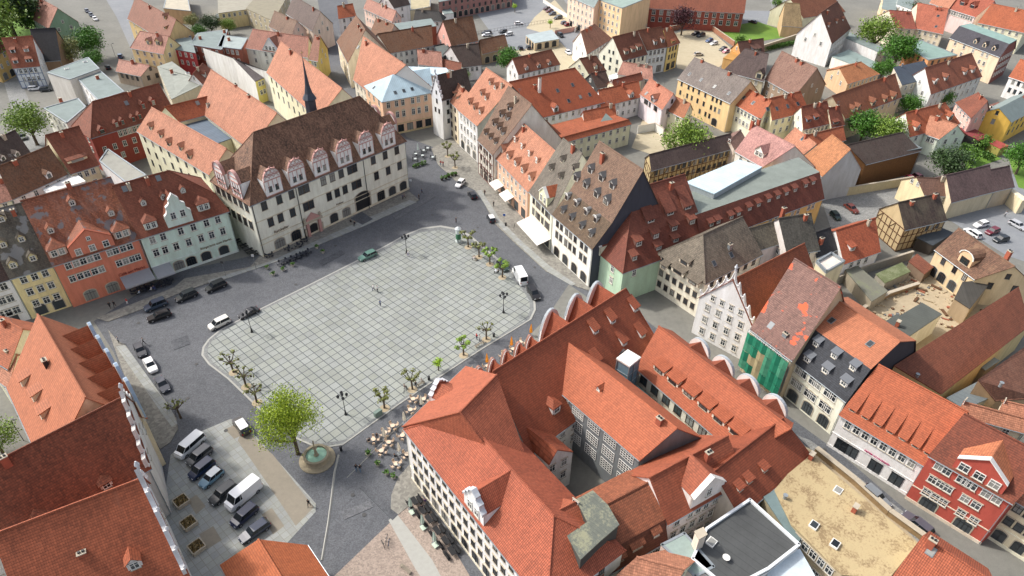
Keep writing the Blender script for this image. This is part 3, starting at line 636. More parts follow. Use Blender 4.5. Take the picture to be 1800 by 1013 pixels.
# ---- top of the square
house('long salmon roofed corner block on the narrow street behind the blue roof', '10', (690, 560), (815, 660), (735, 165), (940, 480), 9.5, 19.5, wall=(222, 214, 200), roof=SAL, skew=1.2, rows=[4, 4, 4], sky=[(718, 335)], side=WHITE)
house('house with weathered orange roof on the narrow street', '10', (572, 290), (650, 440), (700, 112), (745, 170), 9.5, None, 50, wall=(220, 206, 180), roof=OLD, rows=[3, 3, 3])
house('pink corner house with pale blue metal roof', '10', (888, 715), (1240, 648), (965, 530), (1215, 480), 11.5, None, 32, wall=(222, 182, 150), roof=BLUE, hip='L', rows=[(.06, .24, .38, .6, .73, .9), (.06, .24, .38, .6, .73, .9)], style='ped', storey=3.6, ww=1.1, wh=1.9, gf='shop', gfn=5, trim=(196, 176, 130), wl=[3, 3, 3], sky=[(980, 655), (1040, 642), (1098, 630), (1210, 605), ('L', 830, 620)], ridge=False)
block('white metal roof extension behind the pale blue roof', '10', [(1065, 470), (1335, 480), (1368, 520), (1210, 535), (1000, 520)], 13, (206, 200, 190), LBL)
house('long orange roofed house with two eyebrow windows', '10', (945, 372), (1240, 320), (830, 225), (1265, 195), 7.0, None, 36, wall=(226, 222, 208), roof=OLD, rows=[7, 7])
block('long grey flat roof above the orange tiled roofs', '10', [(905, 225), (1268, 185), (1230, 132), (880, 180)], 10, (150, 86, 62), GFL, 0)
house('small house with old red roof left of the grey flat roof', '10', (800, 250), (925, 300), (720, 115), (862, 105), 8.5, None, 40, wall=(206, 190, 170), roof=OLD)
house('low white house with a salmon lean roof', '10', (1145, 450), (1310, 470), (1150, 335), (1230, 380), 6.5, None, 44, wall=WH, roof=PNK)
house('low house with dark mottled roof and white wall', '10', (1455, 470), (1585, 455), (1370, 330), (1560, 310), 5.5, None, 42, wall=WH, roof=OLDK, rows=[3])
house('tall narrow red roofed house by the top parking lot', '10', (1375, 320), (1560, 285), (1305, 145), (1530, 120), 8.5, None, 47, wall=(216, 160, 146), roof=OLD, rows=[6])
house('low shed with brown orange roof and blue doors', '10', (1590, 378), (1770, 335), (1600, 270), (1760, 250), 4.5, None, 38, wall=(160, 140, 110), roof=OLD, name='shed', cat='shed', gf='gate', gfn=3)
block('black roof terrace box among the orange roofs', '10', [(1245, 330), (1340, 310), (1375, 370), (1290, 425)], 7, (40, 40, 42), flatm((84, 92, 90)), .5, pcol=DARK)
house('small house with orange lean roof beside the black terrace', '10', (1300, 470), (1440, 500), (1290, 430), (1390, 420), 6, None, 40, wall=CR, roof=REDD)
house('white house with black mottled roof near the top parking lot', '10', (1110, 140), (1310, 150), (1105, 95), (1300, 60), 5.5, None, 40, wall=WH, roof=roofm((74, 72, 70), .3, .4), hip='R')
house('white gabled house with dark roof at the top', '10', (970, 55), (1080, 30), (900, -40), (1040, -60), 8, None, 45, wall=WH, roof=OLDK, rows=[1, 1])
house('house with orange red roof and white gable near the top street', '10', (580, 130), (700, 110), (600, 40), (680, 30), 8.5, None, 40, wall=WH, roof=ORA)
house('house with pale wall and pink gable roof at the top street', '10', (760, 60), (960, 150), (650, -40), (900, 20), 7.5, None, 46, wall=(222, 190, 176), roof=PNK, wr=['g1', 2])
block('long beige blank hall at the top', '10', [(1080, -20), (1225, -50), (1225, 50), (1085, 75)][::-1], 5, (196, 184, 150), flatm((170, 160, 130)), .2)
block('pink brick warehouse with arched windows at the top', '10', [(1285, 15), (1800, -75), (1790, -180), (1280, -120)][::-1], 8.5, (152, 108, 102), GFL, 0, win={k: [12, 12] for k in range(4)}, gf='arch', fc='k', name='warehouse', cat='warehouse')
block('white garage hall with rounded metal roof beside the brick warehouse', '10', [(1320, 100), (1390, 95), (1350, 40), (1300, 60)], 4.5, WH, GFL)
house('white renaissance gabled house with black framed gable beside the blue roof', None, Vector((-22.3, 196.6, 0)), Vector((-13.7, 203.5, 0)), Vector((-24.15, 198.9, 0)), Vector((-15.5, 205.8, 0)), 13, 19.5, wall=(214, 218, 224), roof=OLDK, wl=['g1', (.5,), (.25, .75)], ww=1.2, style='dark', fc='k')
# ---- right side row
house('cream bay fronted house with salmon roof at the top of the square', '10', (1322, 668), (1422, 765), (1400, 575), (1500, 660), 12.0, None, 48, wall=(224, 206, 176), roof=SAL, rows=[3, 3, 3, 3], fc='b', ww=1.0, storey=3.0, dorm=[(1372, 655, 'shed', 1.0, 1.1), (1392, 675, 'shed', 1.0, 1.1), (1415, 697, 'shed', 1.0, 1.1)])
house('tall white house with steep salmon roof and seven dormers', '10', (1422, 768), (1558, 882), (1640, 480), (1780, 612), 12.0, None, 50, wall=(216, 222, 228), roof=SAL, rows=[5, 5, 5], storey=3.2, ww=1.0, wh=1.8, gf='arch', gfn=3, dwall=(200, 150, 120), wr=None, side=wallm((150, 152, 146)),
    dorm=[(1645, 600, 'gable', 1.4, 1.3), (1680, 630, 'gable', 1.4, 1.3), (1585, 675, 'gable', 1.4, 1.3), (1615, 705, 'gable', 1.4, 1.3), (1500, 740, 'gable', 1.5, 1.4), (1535, 775, 'gable', 1.5, 1.4), (1575, 805, 'gable', 1.5, 1.4)])
house('pale half timbered house with brown roof and white dormers', None, (841, 246), (867, 272), (897, 152), (931, 185), 10.5, None, 50, wall=(222, 216, 206), roof=BRN, rows=[4, 4, 4], fc='b', ww=.9, gf='shop', dwall=(226, 222, 224),
    dorm=[(894, 195, 'gable', 1.5, 1.5), (880, 207, 'gable', 1.5, 1.5), (890, 212, 'gable', 1.5, 1.5), (868, 222, 'gable', 1.4, 1.5), (876, 229, 'gable', 1.4, 1.5), (882, 238, 'gable', 1.4, 1.5), (853, 238, 'gable', 1.2, 1.3), (861, 246, 'gable', 1.2, 1.3), (870, 254, 'gable', 1.2, 1.3)])
house('salmon fronted house with pink roof and eight dormers', None, (867, 272), (929, 336), (913, 211), (977, 268), 9.4, None, 48, wall=(226, 176, 146), roof=SAL, rows=[8, 8], ww=.9, wh=1.5, storey=3.0, gf='shop', gfn=5,
    dorm=[(882, 268, 'gable', 1.7, 1.5), (893, 280, 'gable', 1.7, 1.5), (906, 292, 'gable', 1.7, 1.5), (918, 304, 'gable', 1.7, 1.5), (931, 318, 'gable', 1.7, 1.5), (905, 250, 'arch', 1.1, 1.1), (917, 262, 'arch', 1.1, 1.1), (930, 275, 'arch', 1.1, 1.1), (943, 287, 'arch', 1.1, 1.1)])
house('cream house with grey slate roof and orange gabled dormer', '21', (128, 335), (288, 495), (320, -25), (530, 60), 10.5, None, 50, wall=(224, 216, 194), roof=GRB, rows=[(.12, .3, .42, .6, .78, .9), (.12, .3, .42, .6, .78, .9)], fc='b', ww=1.0, wh=1.7, gf='shop', gfn=3,
    dorm=[(350, 130, 'gable', 1.3, 1.2), (270, 190, 'gable', 1.3, 1.2), (335, 250, 'gable', 1.3, 1.2), (435, 190, 'gable', 1.3, 1.2)], chim=[(425, 60, 2)])
house('white house with huge brown mansard roof and fifteen dormers', '21', (290, 495), (568, 735), (600, -10), (935, 182), 10.6, None, 55, M=((362, 292), (640, 518)), zm=15.6, wall=(226, 218, 210), roof=BRN, mroof=roofm((112, 84, 62), .4, .4, .5), droof=plain('slate_dormer', (104, 104, 104), .7, .2), rows=[(.08, .2, .35, .47, .6, .78, .9), (.08, .2, .35, .47, .6, .78, .9)], fc='b', ww=1.0, wh=1.7, gf='arch', gfn=4,
    side=wallm((62, 66, 78)), dwall=(214, 214, 210), dorm=[(445, 262, 'gable', 1.6, 1.5), (545, 207, 'gable', 1.6, 1.5), (512, 312, 'gable', 1.6, 1.5), (622, 262, 'gable', 1.6, 1.5), (587, 377, 'gable', 1.6, 1.5), (697, 317, 'gable', 1.6, 1.5), (655, 428, 'gable', 1.7, 1.6),
    (382, 395, 'arch', 1.1, 1.3), (446, 440, 'arch', 1.1, 1.3), (516, 500, 'arch', 1.1, 1.3), (582, 552, 'arch', 1.1, 1.3), (350, 490, 'gable', 1.1, 1.4), (411, 542, 'gable', 1.1, 1.4), (481, 600, 'gable', 1.1, 1.4), (547, 656, 'gable', 1.1, 1.4)], chim=[(630, 130, 2.2)])
house('mint green corner house with deep red mansard roof', '21', (782, 900), (1370, 690), (870, 325), (1205, 215), 8.5, None, 46, M=((820, 682), (1325, 492)), zm=13.0, hip='L', wall=(170, 200, 172), roof=roofm((150, 72, 58), .15, .05, .3), mroof=roofm((138, 60, 46), .15, .05, .3),
    rows=[(.1,)], wl=[4, 4], dwall=(120, 84, 72), dorm=[(975, 553, 'long', 2.6, 1.1), (1112, 500, 'long', 2.6, 1.1), (1235, 458, 'long', 2.6, 1.1), (890, 720, 'shed', 1.9, 1.5), (1010, 665, 'shed', 1.9, 1.5), (1140, 610, 'shed', 1.9, 1.5), (1265, 565, 'shed', 1.9, 1.5), (860, 820, 'shed', 1.5, 1.4), (1030, 745, 'shed', 1.9, 1.2), (1150, 690, 'shed', 1.9, 1.2)])
house('very long red mansard house with flat grey roof and yellow wall', None, (1232, 428), (1447, 348), (1232, 376), (1444, 302), 8.5, 13.5, depth=16, flat=flatm((120, 128, 122)), hip='', wall=(216, 176, 96), roof=roofm((136, 62, 50), .15, .05, .3), dwall=(90, 60, 52), rows=[(.55, .6, .75, .8, .9, .94)],
    dorm=[(1250, 398, 'shed', 1.5, 1.2), (1262, 393, 'shed', 1.5, 1.2), (1285, 385, 'shed', 1.4, 1.2), (1298, 379, 'shed', 1.4, 1.2), (1317, 370, 'shed', 1.4, 1.2), (1333, 363, 'shed', 1.4, 1.2), (1351, 355, 'shed', 1.4, 1.2), (1367, 349, 'shed', 1.4, 1.2), (1382, 343, 'shed', 1.4, 1.2), (1397, 337, 'shed', 1.4, 1.2), (1416, 329, 'shed', 1.4, 1.2), (1429, 324, 'shed', 1.4, 1.2)])
block('raised roof hall with pale blue metal roof on the flat grey roof', (1200, 160), [(30, 960), (330, 1080), (830, 800), (590, 725)], 15.0, (150, 160, 166), LBL, 0, name='roof_hall', cat='roof structure', z0=13)
house('white house with grey brown hip roof between mint house and scrolled gable', '21', (1360, 975), (1755, 772), (1327, 635), (1630, 525), 9.5, None, 42, hip='L', wall=(222, 212, 194), roof=roofm((134, 122, 104), .6, .25, .45, (110, 106, 92)), wl=[6, 6, 6], fc='b', ww=1.0, wh=1.4,
    dorm=[('L', 1205, 850, 'shed', 2.6, 1.3), ('L', 1062, 880, 'shed', 1.6, 1.2), ('L', 1160, 915, 'shed', 3.4, 1.2), ('L', 1265, 990, 'shed', 3.0, 1.2)], sky=[(1420, 845), (1540, 785)], chim=[(1528, 740, 1.2, ZINC)], dwall=(206, 196, 176))
house('grey tiled rear house joined to the grey brown hip roof', (1200, 330), (810, 640), (1120, 545), (700, 440), (1010, 340), 9.0, None, 44, wall=(206, 196, 196), roof=roofm((122, 114, 96), .6, .3, .45, (104, 104, 88)), chim=[(1040, 300, 2.2)], rows=[(.85,)])
house('rear house with dark grey weathered roof', (1200, 330), (1100, 700), (1425, 645), (1040, 350), (1310, 255), 8.5, None, 44, wall=(206, 200, 196), roof=roofm((98, 94, 84), .6, .3, .45, (84, 86, 76)))
house('small rear house with black roof next to the roof terrace', (1200, 330), (1400, 720), (1610, 640), (1390, 475), (1545, 430), 7.0, None, 40, wall=(200, 196, 190), roof=BLK, chim=[(1440, 590, 1.6)])
house('bright orange hip roofed house with white garden wall', (1200, 330), (1690, 790), (2060, 665), (1560, 420), (2190, 315), 5.5, None, 40, hip='', wall=(216, 222, 232), roof=roofm((190, 84, 54), .2, .05), rows=[(.2, .45, .7)], dorm=[(1775, 660, 'shed', 1.6, 1.2)])
block('pale roof terrace with white parapet and glass rail', (1200, 330), [(1395, 790, 9), (1550, 700, 9), (1690, 790, 9), (1500, 900, 9)], 9, (206, 196, 160), flatm((206, 196, 186)), .7, pcol=ZINC)
house('white house with ornate scrolled gable on the lower right street', None, (1322, 572), (1440, 505), (1288, 492), (1414, 430), 9.0, None, 52, wall=(228, 226, 222), roof=roofm((168, 78, 50), .3, .05), skew=.3, wl=['g4', 4, 4, 4], ww=1.4, wh=1.8, storey=3.0)
house('house with patched brown roof behind green scaffold netting', None, (1322, 578), (1394, 632), (1397, 457), (1477, 505), 10.5, None, 50, wall=(196, 176, 140), roof=PATCH, rows=[5, 5, 5], sky=[(1355, 573)], chim=[(1380, 591, .6, ZINC)])
house('cream house with black slate mansard and salmon roof', '32', (180, 503), (553, 790), (457, 95), (940, 368), 8.8, None, 40, M=((293, 290), (705, 548)), zm=14.2, wall=(222, 218, 200), roof=roofm((212, 116, 88), .15, .0, .2), mroof=roofm((62, 66, 74), .2, .1, .4), droof=plain('zinc_dormer', (96, 100, 106), .6, .1), side=wallm((50, 54, 64)), rows=[(.08, .19, .40, .51, .74, .85), (.08, .19, .40, .51, .74, .85)],
    ww=1.35, wh=1.6, gf='arch', gfn=3, dorm=[(330, 410, 'shed', 1.2, 1.3), (458, 495, 'shed', 1.2, 1.3), (588, 580, 'shed', 1.2, 1.3), (268, 520, 'shed', 1.4, 1.4), (395, 600, 'shed', 1.4, 1.4), (525, 690, 'shed', 1.4, 1.4)], sky=[(445, 235), (715, 398)], dwall=(224, 224, 222))
house('long white shop house with orange roof and seven long shed dormers', None, (1478, 728), (1627, 817), (1548, 641), (1697, 727), 7.8, None, 42, wall=(226, 222, 218), roof=roofm((198, 90, 56), .2, .03, .22), rows=[8], ww=1.0, wh=1.5, gf='shop', gfn=(.12, .26, .58, .85), dwall=(220, 216, 208),
    dorm=[(1497, 723, 1629, 799, 7, 'long', 1.15, .8)], dst='dark', trim=(226, 222, 218))
house('brick red house with two arched shop fronts and a pointed salmon gable', None, (1636, 800), (1780, 882), (1698, 728), (1850, 812), 10.6, None, 42, wall=(176, 66, 48), roof=roofm((140, 62, 44), .2, .05), rows=[(.08, .2, .42, .5, .58, .78, .93), (.1, .22, .34, .6, .76), (.12, .26, .38, .66, .85)], ww=1.15, wh=1.35, storey=2.9, gf='arch', gfn=(.25, .75), trim=(206, 190, 170))
house('cream house with curved bay at the right bottom corner', None, (1776, 872), (1900, 945), (1830, 800), (1960, 870), 9.5, None, 42, wall=(216, 204, 172), roof=SAL, rows=[5, 5], gf='arch', gfn=3, fc='k', trim=(222, 214, 190))
house('salmon roofed house behind the brick red house', '32', (1330, 880), (1800, 1010), (1430, 800), (1850, 960), 8, None, 40, wall=CR, roof=SAL)
house('orange roofed house at the right edge behind the brick red house', '32', (1610, 900), (1850, 960), (1670, 815), (1880, 840), 8, None, 40, wall=CR, roof=SAL)
# ---- right part behind the street
block('long rust red tiled roof with white gutter at the right', None, [(1572, 643, 10.5), (1790, 505, 10.5), (1810, 573, 6.5), (1655, 693, 6.5)], 8, (196, 176, 120), roofm((156, 78, 58), .7, .15, .3), 0, items=[(1715, 575, 'vent', 8.5), (1740, 545, 'vent', 9), (1610, 665, 'vent', 8.5)])
block('long pinkish brown roof at the right edge below the rust red roof', None, [(1720, 668, 9.5), (1805, 608, 9.5), (1830, 700, 6), (1750, 705, 6)], 8, (176, 146, 110), roofm((150, 92, 76), .4, .3), 0, items=[(1757, 680, 'vent', 9)])
block('grey flat roof beside the long pinkish roof', '32', [(1258, 775), (1490, 655), (1632, 740), (1385, 855)], 6, (150, 140, 120), GFB, 0)
block('grey flat link roof in the narrow yard at the right', '32', [(1465, 535), (1560, 478), (1625, 515), (1530, 580)], 4.5, (120, 110, 90), GFL, 0)
block('long shed with dark corrugated roof and white gable wall', None, [(1547, 572), (1577, 553), (1582, 556), (1620, 533), (1655, 553), (1590, 597)], 5.2, (222, 222, 220), flatm((78, 82, 78), .7), 0, name='shed', cat='shed', items=[(1576, 574, 'chim')])
block('shed with ribbed black and white roof on the bare lot', None, [(1678, 525, 4.5), (1692, 497, 5.5), (1745, 491, 5.5), (1705, 543, 4.5)], 5, (150, 130, 100), flatm((62, 60, 56), .9), 0, name='shed', cat='shed')
house('old stone house with arched doors and a big round dormer', '31', (1185, 745), (1460, 948), (1340, 600), (1765, 888), 6.5, None, 38, wall=(206, 184, 144), roof=roofm((132, 88, 70), .5, .4, .5, (110, 98, 72)), rows=[(.2, .55, .85)], gf='arch', gfn=(.1, .35, .65), fc='b', dorm=[(1370, 850, 'arch', 3.4, 2.0)], dwall=(206, 170, 130), chim=[(1680, 800, 1.6)], wl=[2])
house('half timbered barn with mossy dark roof', '31', (962, 600), (1250, 532), (912, 412), (1205, 358), 6.5, None, 42, wall=(176, 154, 112), roof=roofm((84, 66, 58), .4, .5, .5, (96, 92, 72)), rows=[(.6, .75, .9)], fc='b', style='dark', chim=[(1165, 385, 1.3), (1005, 430, 1)], name='barn', cat='barn', walls=None)
house('cream cottage with brown roof in the right courtyard', '31', (1105, 355), (1300, 368), (1070, 268), (1255, 222), 5.5, None, 38, wall=(220, 204, 160), roof=roofm((132, 92, 78), .5, .3), wl=['g2'])
house('long barn with plum brown roof and pale wall', '31', (1288, 408), (1590, 330), (1258, 215), (1575, 158), 5.5, None, 36, wall=(196, 182, 150), roof=PLUM, name='barn', cat='barn')
house('short barn with plum brown roof at the end of the long barn', '31', (1592, 330), (1725, 300), (1577, 185), (1690, 158), 5.5, None, 36, wall=(176, 162, 140), roof=PLUM, name='barn', cat='barn')
block('pale concrete gateway portal at the right edge', '31', [(1690, 318, 4), (1720, 318, 4), (1830, 395, 4), (1790, 400, 4)], 4, (216, 202, 164), flatm((216, 206, 180)), 0, name='gateway', cat='gateway')
house('barn with brown plank wall and dark weathered roof', (1500, 160), (130, 765), (700, 625), (-90, 640), (250, 440), 7.5, None, 34, wall=(124, 88, 52), roof=OLDK, name='barn', cat='barn', walls=plain('plank_wall', (116, 80, 44), .85, .35, 0, 2))
block('grey flat roof beside the plank barn', (1500, 160), [(370, 515), (500, 475), (720, 600), (560, 630)], 8, (110, 90, 70), GFB, 0)
house('old barn with orange roof and grey rendered gable wall', (1200, 160), (1260, 700), (1470, 890), (1565, 465), (1755, 615), 8.0, None, 46, wall=(176, 178, 180), roof=roofm((206, 122, 82), .6, .15, .4), name='barn', cat='barn')
house('white house with pale pink roof and open roof balcony', (1200, 160), (560, 630), (840, 790), (770, 360), (1205, 610), 8.5, None, 42, wall=(222, 216, 208), roof=roofm((206, 148, 138), .4, .2, .4), dorm=[(790, 690, 'gable', 3.2, 1.8, 2)], rows=[3, 3], chim=[(720, 380, 2), (790, 350, 1.5)])
house('small house with salmon roof between pink roof and orange barn', (1200, 160), (1055, 520), (1250, 680), (1185, 390), (1390, 560), 8.0, None, 40, wall=(190, 184, 168), roof=SAL, sky=[(1255, 505)])
house('low house with flat orange roof behind the old barn', (1200, 160), (1395, 590), (1700, 510), (1290, 480), (1680, 370), 7.0, None, 38, wall=CR, roof=ORA)
house('house with red roof and two blue dormers', (1200, 160), (1260, 400), (1560, 330), (1300, 160), (1505, 110), 8.0, None, 46, wall=(222, 216, 200), roof=roofm((160, 76, 56), .3, .05), rows=[6], dorm=[(1320, 330, 'shed', 1.7, 1.2), (1400, 305, 'shed', 1.7, 1.2)], dwall=(120, 140, 160))
house('narrow red roofed annex with a grey dormer', (1200, 160), (1560, 375), (1690, 350), (1540, 190), (1630, 160), 7.5, None, 46, wall=CR, roof=roofm((150, 72, 56), .3, .05), dorm=[(1605, 350, 'shed', 2.2, 1.0)], dwall=(110, 118, 122))
house('cream corner house with bright orange hip roof and four skylights', (1200, 160), (935, 300), (1315, 205), (910, 85), (1230, 10), 9.0, None, 44, wall=(216, 208, 170), roof=ORA, rows=[5, 5], sky=[(985, 190), (1098, 165), (1205, 140), (888, 195)], trim=(200, 192, 160))
house('cream house with orange roof and two long white skylights', (1200, 160), (520, 120), (825, 290), (610, -40), (912, 85), 9.0, None, 42, wall=(224, 216, 190), roof=ORA, rows=[7, 7], sky=[(640, 75), (738, 130)])
house('large ochre house with grey roof and dark arched gateway', '20', (1170, 552), (1540, 725), (1300, 405), (1660, 578), 10.0, None, 42, wall=(222, 190, 132), roof=roofm((140, 128, 120), .5, .3, .4, (120, 116, 106)), rows=[(.05, .2, .3, .42, .55, .7, .78, .86), (.05, .2, .3, .42, .55, .7, .78, .86), (.1, .5, .62, .7)], style='dark', fc='b', ww=.9, wh=1.5, gf='gate', gfn=(.8,), chim=[(1335, 440, 1), (1525, 530, 1.2)], sky=[(1248, 525), (1330, 565), (1425, 612), (1525, 660)])
house('house with dark brown roof and a pointed wooden dormer', (1200, 0), (430, 740), (850, 850), (610, 590), (1010, 510), 8.0, None, 44, wall=(190, 180, 150), roof=roofm((98, 78, 74), .5, .3, .5), dorm=[(790, 830, 'gable', 2.4, 2.2)], rows=[4])
house('house with weathered pink brown roof and broken chimneys', (1200, 0), (870, 830), (1180, 1000), (1010, 515), (1385, 720), 8.0, None, 40, wall=(150, 130, 110), roof=roofm((156, 112, 96), .4, .4, .5), skew=.6, chim=[(1190, 650, 1.2), (1240, 680, 1.2)])
house('timber clad house with red brown roof and a big flat dormer', (1200, 0), (612, 580), (850, 545), (605, 455), (830, 395), 7.5, None, 40, wall=(190, 140, 76), roof=roofm((112, 66, 56), .4, .3), dorm=[(775, 560, 'shed', 3.6, 2.0, 2)], dwall=(70, 74, 82))
block('low half demolished house with ochre walls beside the sandy lot', (1200, 0), [(425, 610), (545, 640), (610, 585), (600, 470)], 7, (190, 146, 80), flatm((176, 130, 66), .5), 0)
house('tall white gable house at the upper right', (1200, 0), (1560, 455), (1755, 295), (1420, 125), (1620, 50), 9.5, None, 52, wall=(236, 236, 236), roof=roofm((140, 74, 56), .4, .3), dorm=[(1530, 290, 'gable', 1.3, 1.3), (1615, 250, 'gable', 1.3, 1.3), (1680, 225, 'gable', 1.3, 1.3)], skew=.3)
block('white extension with long grey flat roof beside the tall white gable', '30', [(480, 240, 6), (565, 225, 6), (825, 345, 6), (770, 365, 6)], 6, (226, 226, 224), GFL, 0)
block('low white building with grey green roof under the white extension', '30', [(450, 400), (570, 350), (760, 440), (790, 480), (640, 470)], 4.5, (220, 216, 206), flatm((130, 146, 142)), 0)
house('ruin like house with orange roof and grey side at the upper right', '30', (560, 590), (780, 520), (540, 395), (775, 480), 5.5, None, 25, wall=(206, 170, 130), roof=roofm((202, 116, 76), .5, .2))
house('long house with orange brown roof and five dormers at the upper right', '30', (545, 830), (935, 680), (460, 680), (885, 520), 8.0, None, 44, wall=(196, 184, 150), roof=roofm((160, 84, 58), .4, .15), rows=[8], dorm=[(598, 790, 'gable', 1.5, 1.4), (635, 775, 'gable', 1.5, 1.4), (740, 745, 'gable', 2.0, 1.6, 2), (825, 720, 'gable', 1.5, 1.5), (885, 700, 'gable', 2.0, 1.5, 2)])
block('grey house with dark slate roof and tall cream side wall', '30', [(945, 600, 10), (1170, 545, 10), (1095, 430, 13), (885, 475, 13)], 10, (190, 182, 166), flatm((62, 72, 84), 1.3), 0, win={0: [5, 5], 2: [5, 5], 1: [5, 5], 3: [5, 5]}, items=[(940, 470, 'vent', 13)])
house('long pale house with orange red roof and four pointed dormers', '30', (1145, 660), (1500, 535), (1135, 465), (1440, 380), 9.0, None, 44, wall=(200, 206, 206), roof=roofm((164, 84, 64), .3, .05), rows=[9, 9], dorm=[(1250, 570, 'gable', 1.6, 1.6), (1385, 530, 'gable', 1.6, 1.6), (1440, 515, 'gable', 1.6, 1.6), (1175, 595, 'arch', 1.6, 1.3)], dwall=(224, 220, 214))
house('big beige house with black mansard and green flat roof', '30', (1285, 265), (1635, 400), (1340, 180), (1655, 300), 10.5, 14.5, depth=14, flat=flatm((126, 152, 146)), wall=(214, 190, 160), roof=roofm((74, 72, 82), .3, .1), rows=[(.1, .3, .5, .7, .8), (.1, .3, .5, .7, .8), (.1, .3, .5, .7, .8)], wr=[6, 6, 6], side=wallm((130, 70, 58)), dorm=[(1450, 310, 'gable', 1.5, 1.6), (1515, 335, 'gable', 1.5, 1.6), (1580, 358, 'gable', 1.5, 1.6)], chim=[])
block('orange walled house with grey green flat roof beside the beige house', '30', [(970, 335, 8), (1070, 285, 8), (1330, 390, 8), (1130, 425, 8)], 8, (206, 140, 84), flatm((126, 150, 142)), .3, win={k: [4] for k in range(4)}, fc='b')
house('wide salmon red hip roof at the upper right', '30', (1040, 200), (1230, 240), (990, 30), (1290, 50), 8.5, None, 30, wall=(206, 196, 172), roof=roofm((196, 96, 78), .15, .05), hip='', sky=[(1180, 190), (1195, 115)])
house('house with dark red roof and skylights beside the bright green tree', '30', (900, 195), (1040, 205), (850, 70), (1010, 90), 8.5, None, 34, wall=(206, 196, 172), roof=roofm((166, 76, 66), .15, .05))
house('long red roofed house with two big dark dormers at the top right', '30', (1270, 60), (1460, 120), (1330, -60), (1600, 10), 9.5, None, 38, wall=(230, 190, 186), roof=roofm((186, 84, 66), .2, .05), dorm=[(1360, 40, 'gable', 3, 1.6), (1430, 60, 'gable', 3, 1.6)], dwall=(120, 60, 50), rows=[10])
house('orange roofed house at the top right edge', '30', (1480, 160), (1800, 230), (1600, 20), (1860, 100), 9.0, None, 32, wall=CR, roof=ORA)
house('pink fronted house at the top right', '30', (1140, 20), (1270, 65), (1180, -60), (1300, -20), 9.5, None, 40, wall=(232, 194, 190), roof=SAL, rows=[5, 5])
block('beige tenement with tall windows at the top right', '30', [(800, 60), (900, 90), (920, -60), (820, -70)][::-1], 10, (206, 186, 146), GFL, 0, win={k: [3, 3, 3] for k in range(4)})
block('bright white tenement at the top right', '30', [(905, 30), (1010, 70), (1040, -60), (930, -70)][::-1], 11, (238, 238, 238), GFL, 0, win={k: [3, 3, 3] for k in range(4)})
house('small reed clad barn near the top right', '30', (100, 180), (240, 190), (130, 40), (210, 10), 5, None, 45, wall=(190, 160, 116), roof=roofm((170, 140, 100), .6, .2), name='barn', cat='barn')
house('barn with rust brown roof near the top right', '30', (250, 125), (540, 80), (210, 10), (380, -60), 6.5, None, 40, wall=CR, roof=roofm((156, 86, 66), .4, .3), name='barn', cat='barn')
house('brick red school like building along the top edge', '20', (960, 60), (1630, 95), (960, -60), (1640, -60), 8.5, None, 25, wall=(150, 70, 54), roof=REDD, rows=[12, 12], ww=1.6, wh=2.0, name='school_building', cat='school')
house('pink town house with arched door at the top', '20', (395, -30), (580, 50), (440, -160), (640, -90), 13, None, 40, wall=(228, 190, 168), roof=GFL, rows=[6, 6, 6, 6], gf='arch', gfn=3, ridge=False)
block('tall apricot tenement with blank white side wall', '20', [(582, -10, 15), (775, 60, 15), (975, -20, 15), (800, -90, 15)], 15, (226, 188, 142), flatm((140, 158, 150)), .2, win={0: [6, 6, 6, 6], 3: [6, 6, 6, 6]}, name='tenement', cat='tenement')
block('low garage with pale grey roof and three brown doors', '20', [(160, 305), (330, 275), (280, 212), (98, 250)], 3.2, (196, 176, 140), flatm((160, 172, 174)), 0, gf='gate', win={k: [] for k in range(4)}, name='garage', cat='garage')
house('house with pink roof and pointed white side gable near the parking lot', '20', (525, 380), (700, 270), (510, 160), (640, 190), 7, None, 46, wall=(224, 220, 212), roof=roofm((200, 130, 106), .3, .2), skew=1, dorm=[])
house('cream house with tall blank gable and red roof', '20', (778, 425), (948, 380), (708, 262), (882, 222), 9.0, None, 50, wall=(230, 218, 200), roof=roofm((142, 74, 58), .3, .1), rows=[5, 5], wl=['g2', 3, 3], fc='b', style='dark', dorm=[(805, 385, 'shed', 1.9, 1.5, 2), (855, 370, 'shed', 1.9, 1.5, 2), (895, 355, 'shed', 2.2, 1.6, 2)])
house('pale blue house with red roof and two dormers', '20', (950, 352), (1090, 328), (890, 218), (1045, 190), 9.8, None, 50, wall=(206, 214, 222), roof=roofm((146, 80, 62), .3, .1), rows=[4, 4], ww=1.2, wh=1.8, gf='shop', dorm=[(1008, 320, 'shed', 1.3, 1.7), (1060, 305, 'shed', 1.3, 1.7)])
house('narrow yellow house with orange roof beside the sandy lot', '20', (1095, 330), (1175, 300), (1065, 200), (1130, 195), 9.8, None, 50, wall=(216, 192, 112), roof=roofm((190, 100, 70), .3, .1), hip='R', rows=[3, 3], ww=.9, wh=1.7, gf='shop', dorm=[(1135, 305, 'shed', 2.6, 1.2, 3)], fc='b')
house('red roofed house with three small dormers near the garage', '20', (45, 522), (335, 450), (5, 415), (275, 352), 6.0, None, 42, wall=WH, roof=roofm((150, 78, 58), .3, .1), dorm=[(105, 495, 'gable', 1.3, 1.3), (190, 480, 'gable', 1.3, 1.3), (265, 460, 'gable', 1.3, 1.3)])
house('very wide bright orange roof with a tall chimney and white dormer', '20', (205, 825), (645, 715), (-40, 570), (460, 490), 7.5, None, 40, wall=(206, 210, 218), roof=roofm((192, 86, 52), .25, .03, .2), rows=[9, 9], ww=1.0, dorm=[(310, 790, 'gable', 1.8, 1.8)], chim=[(192, 650, 4.5, WHITE), (160, 620, 1)], sky=[(320, 640), (425, 600), (398, 712), (480, 685), (545, 668)])
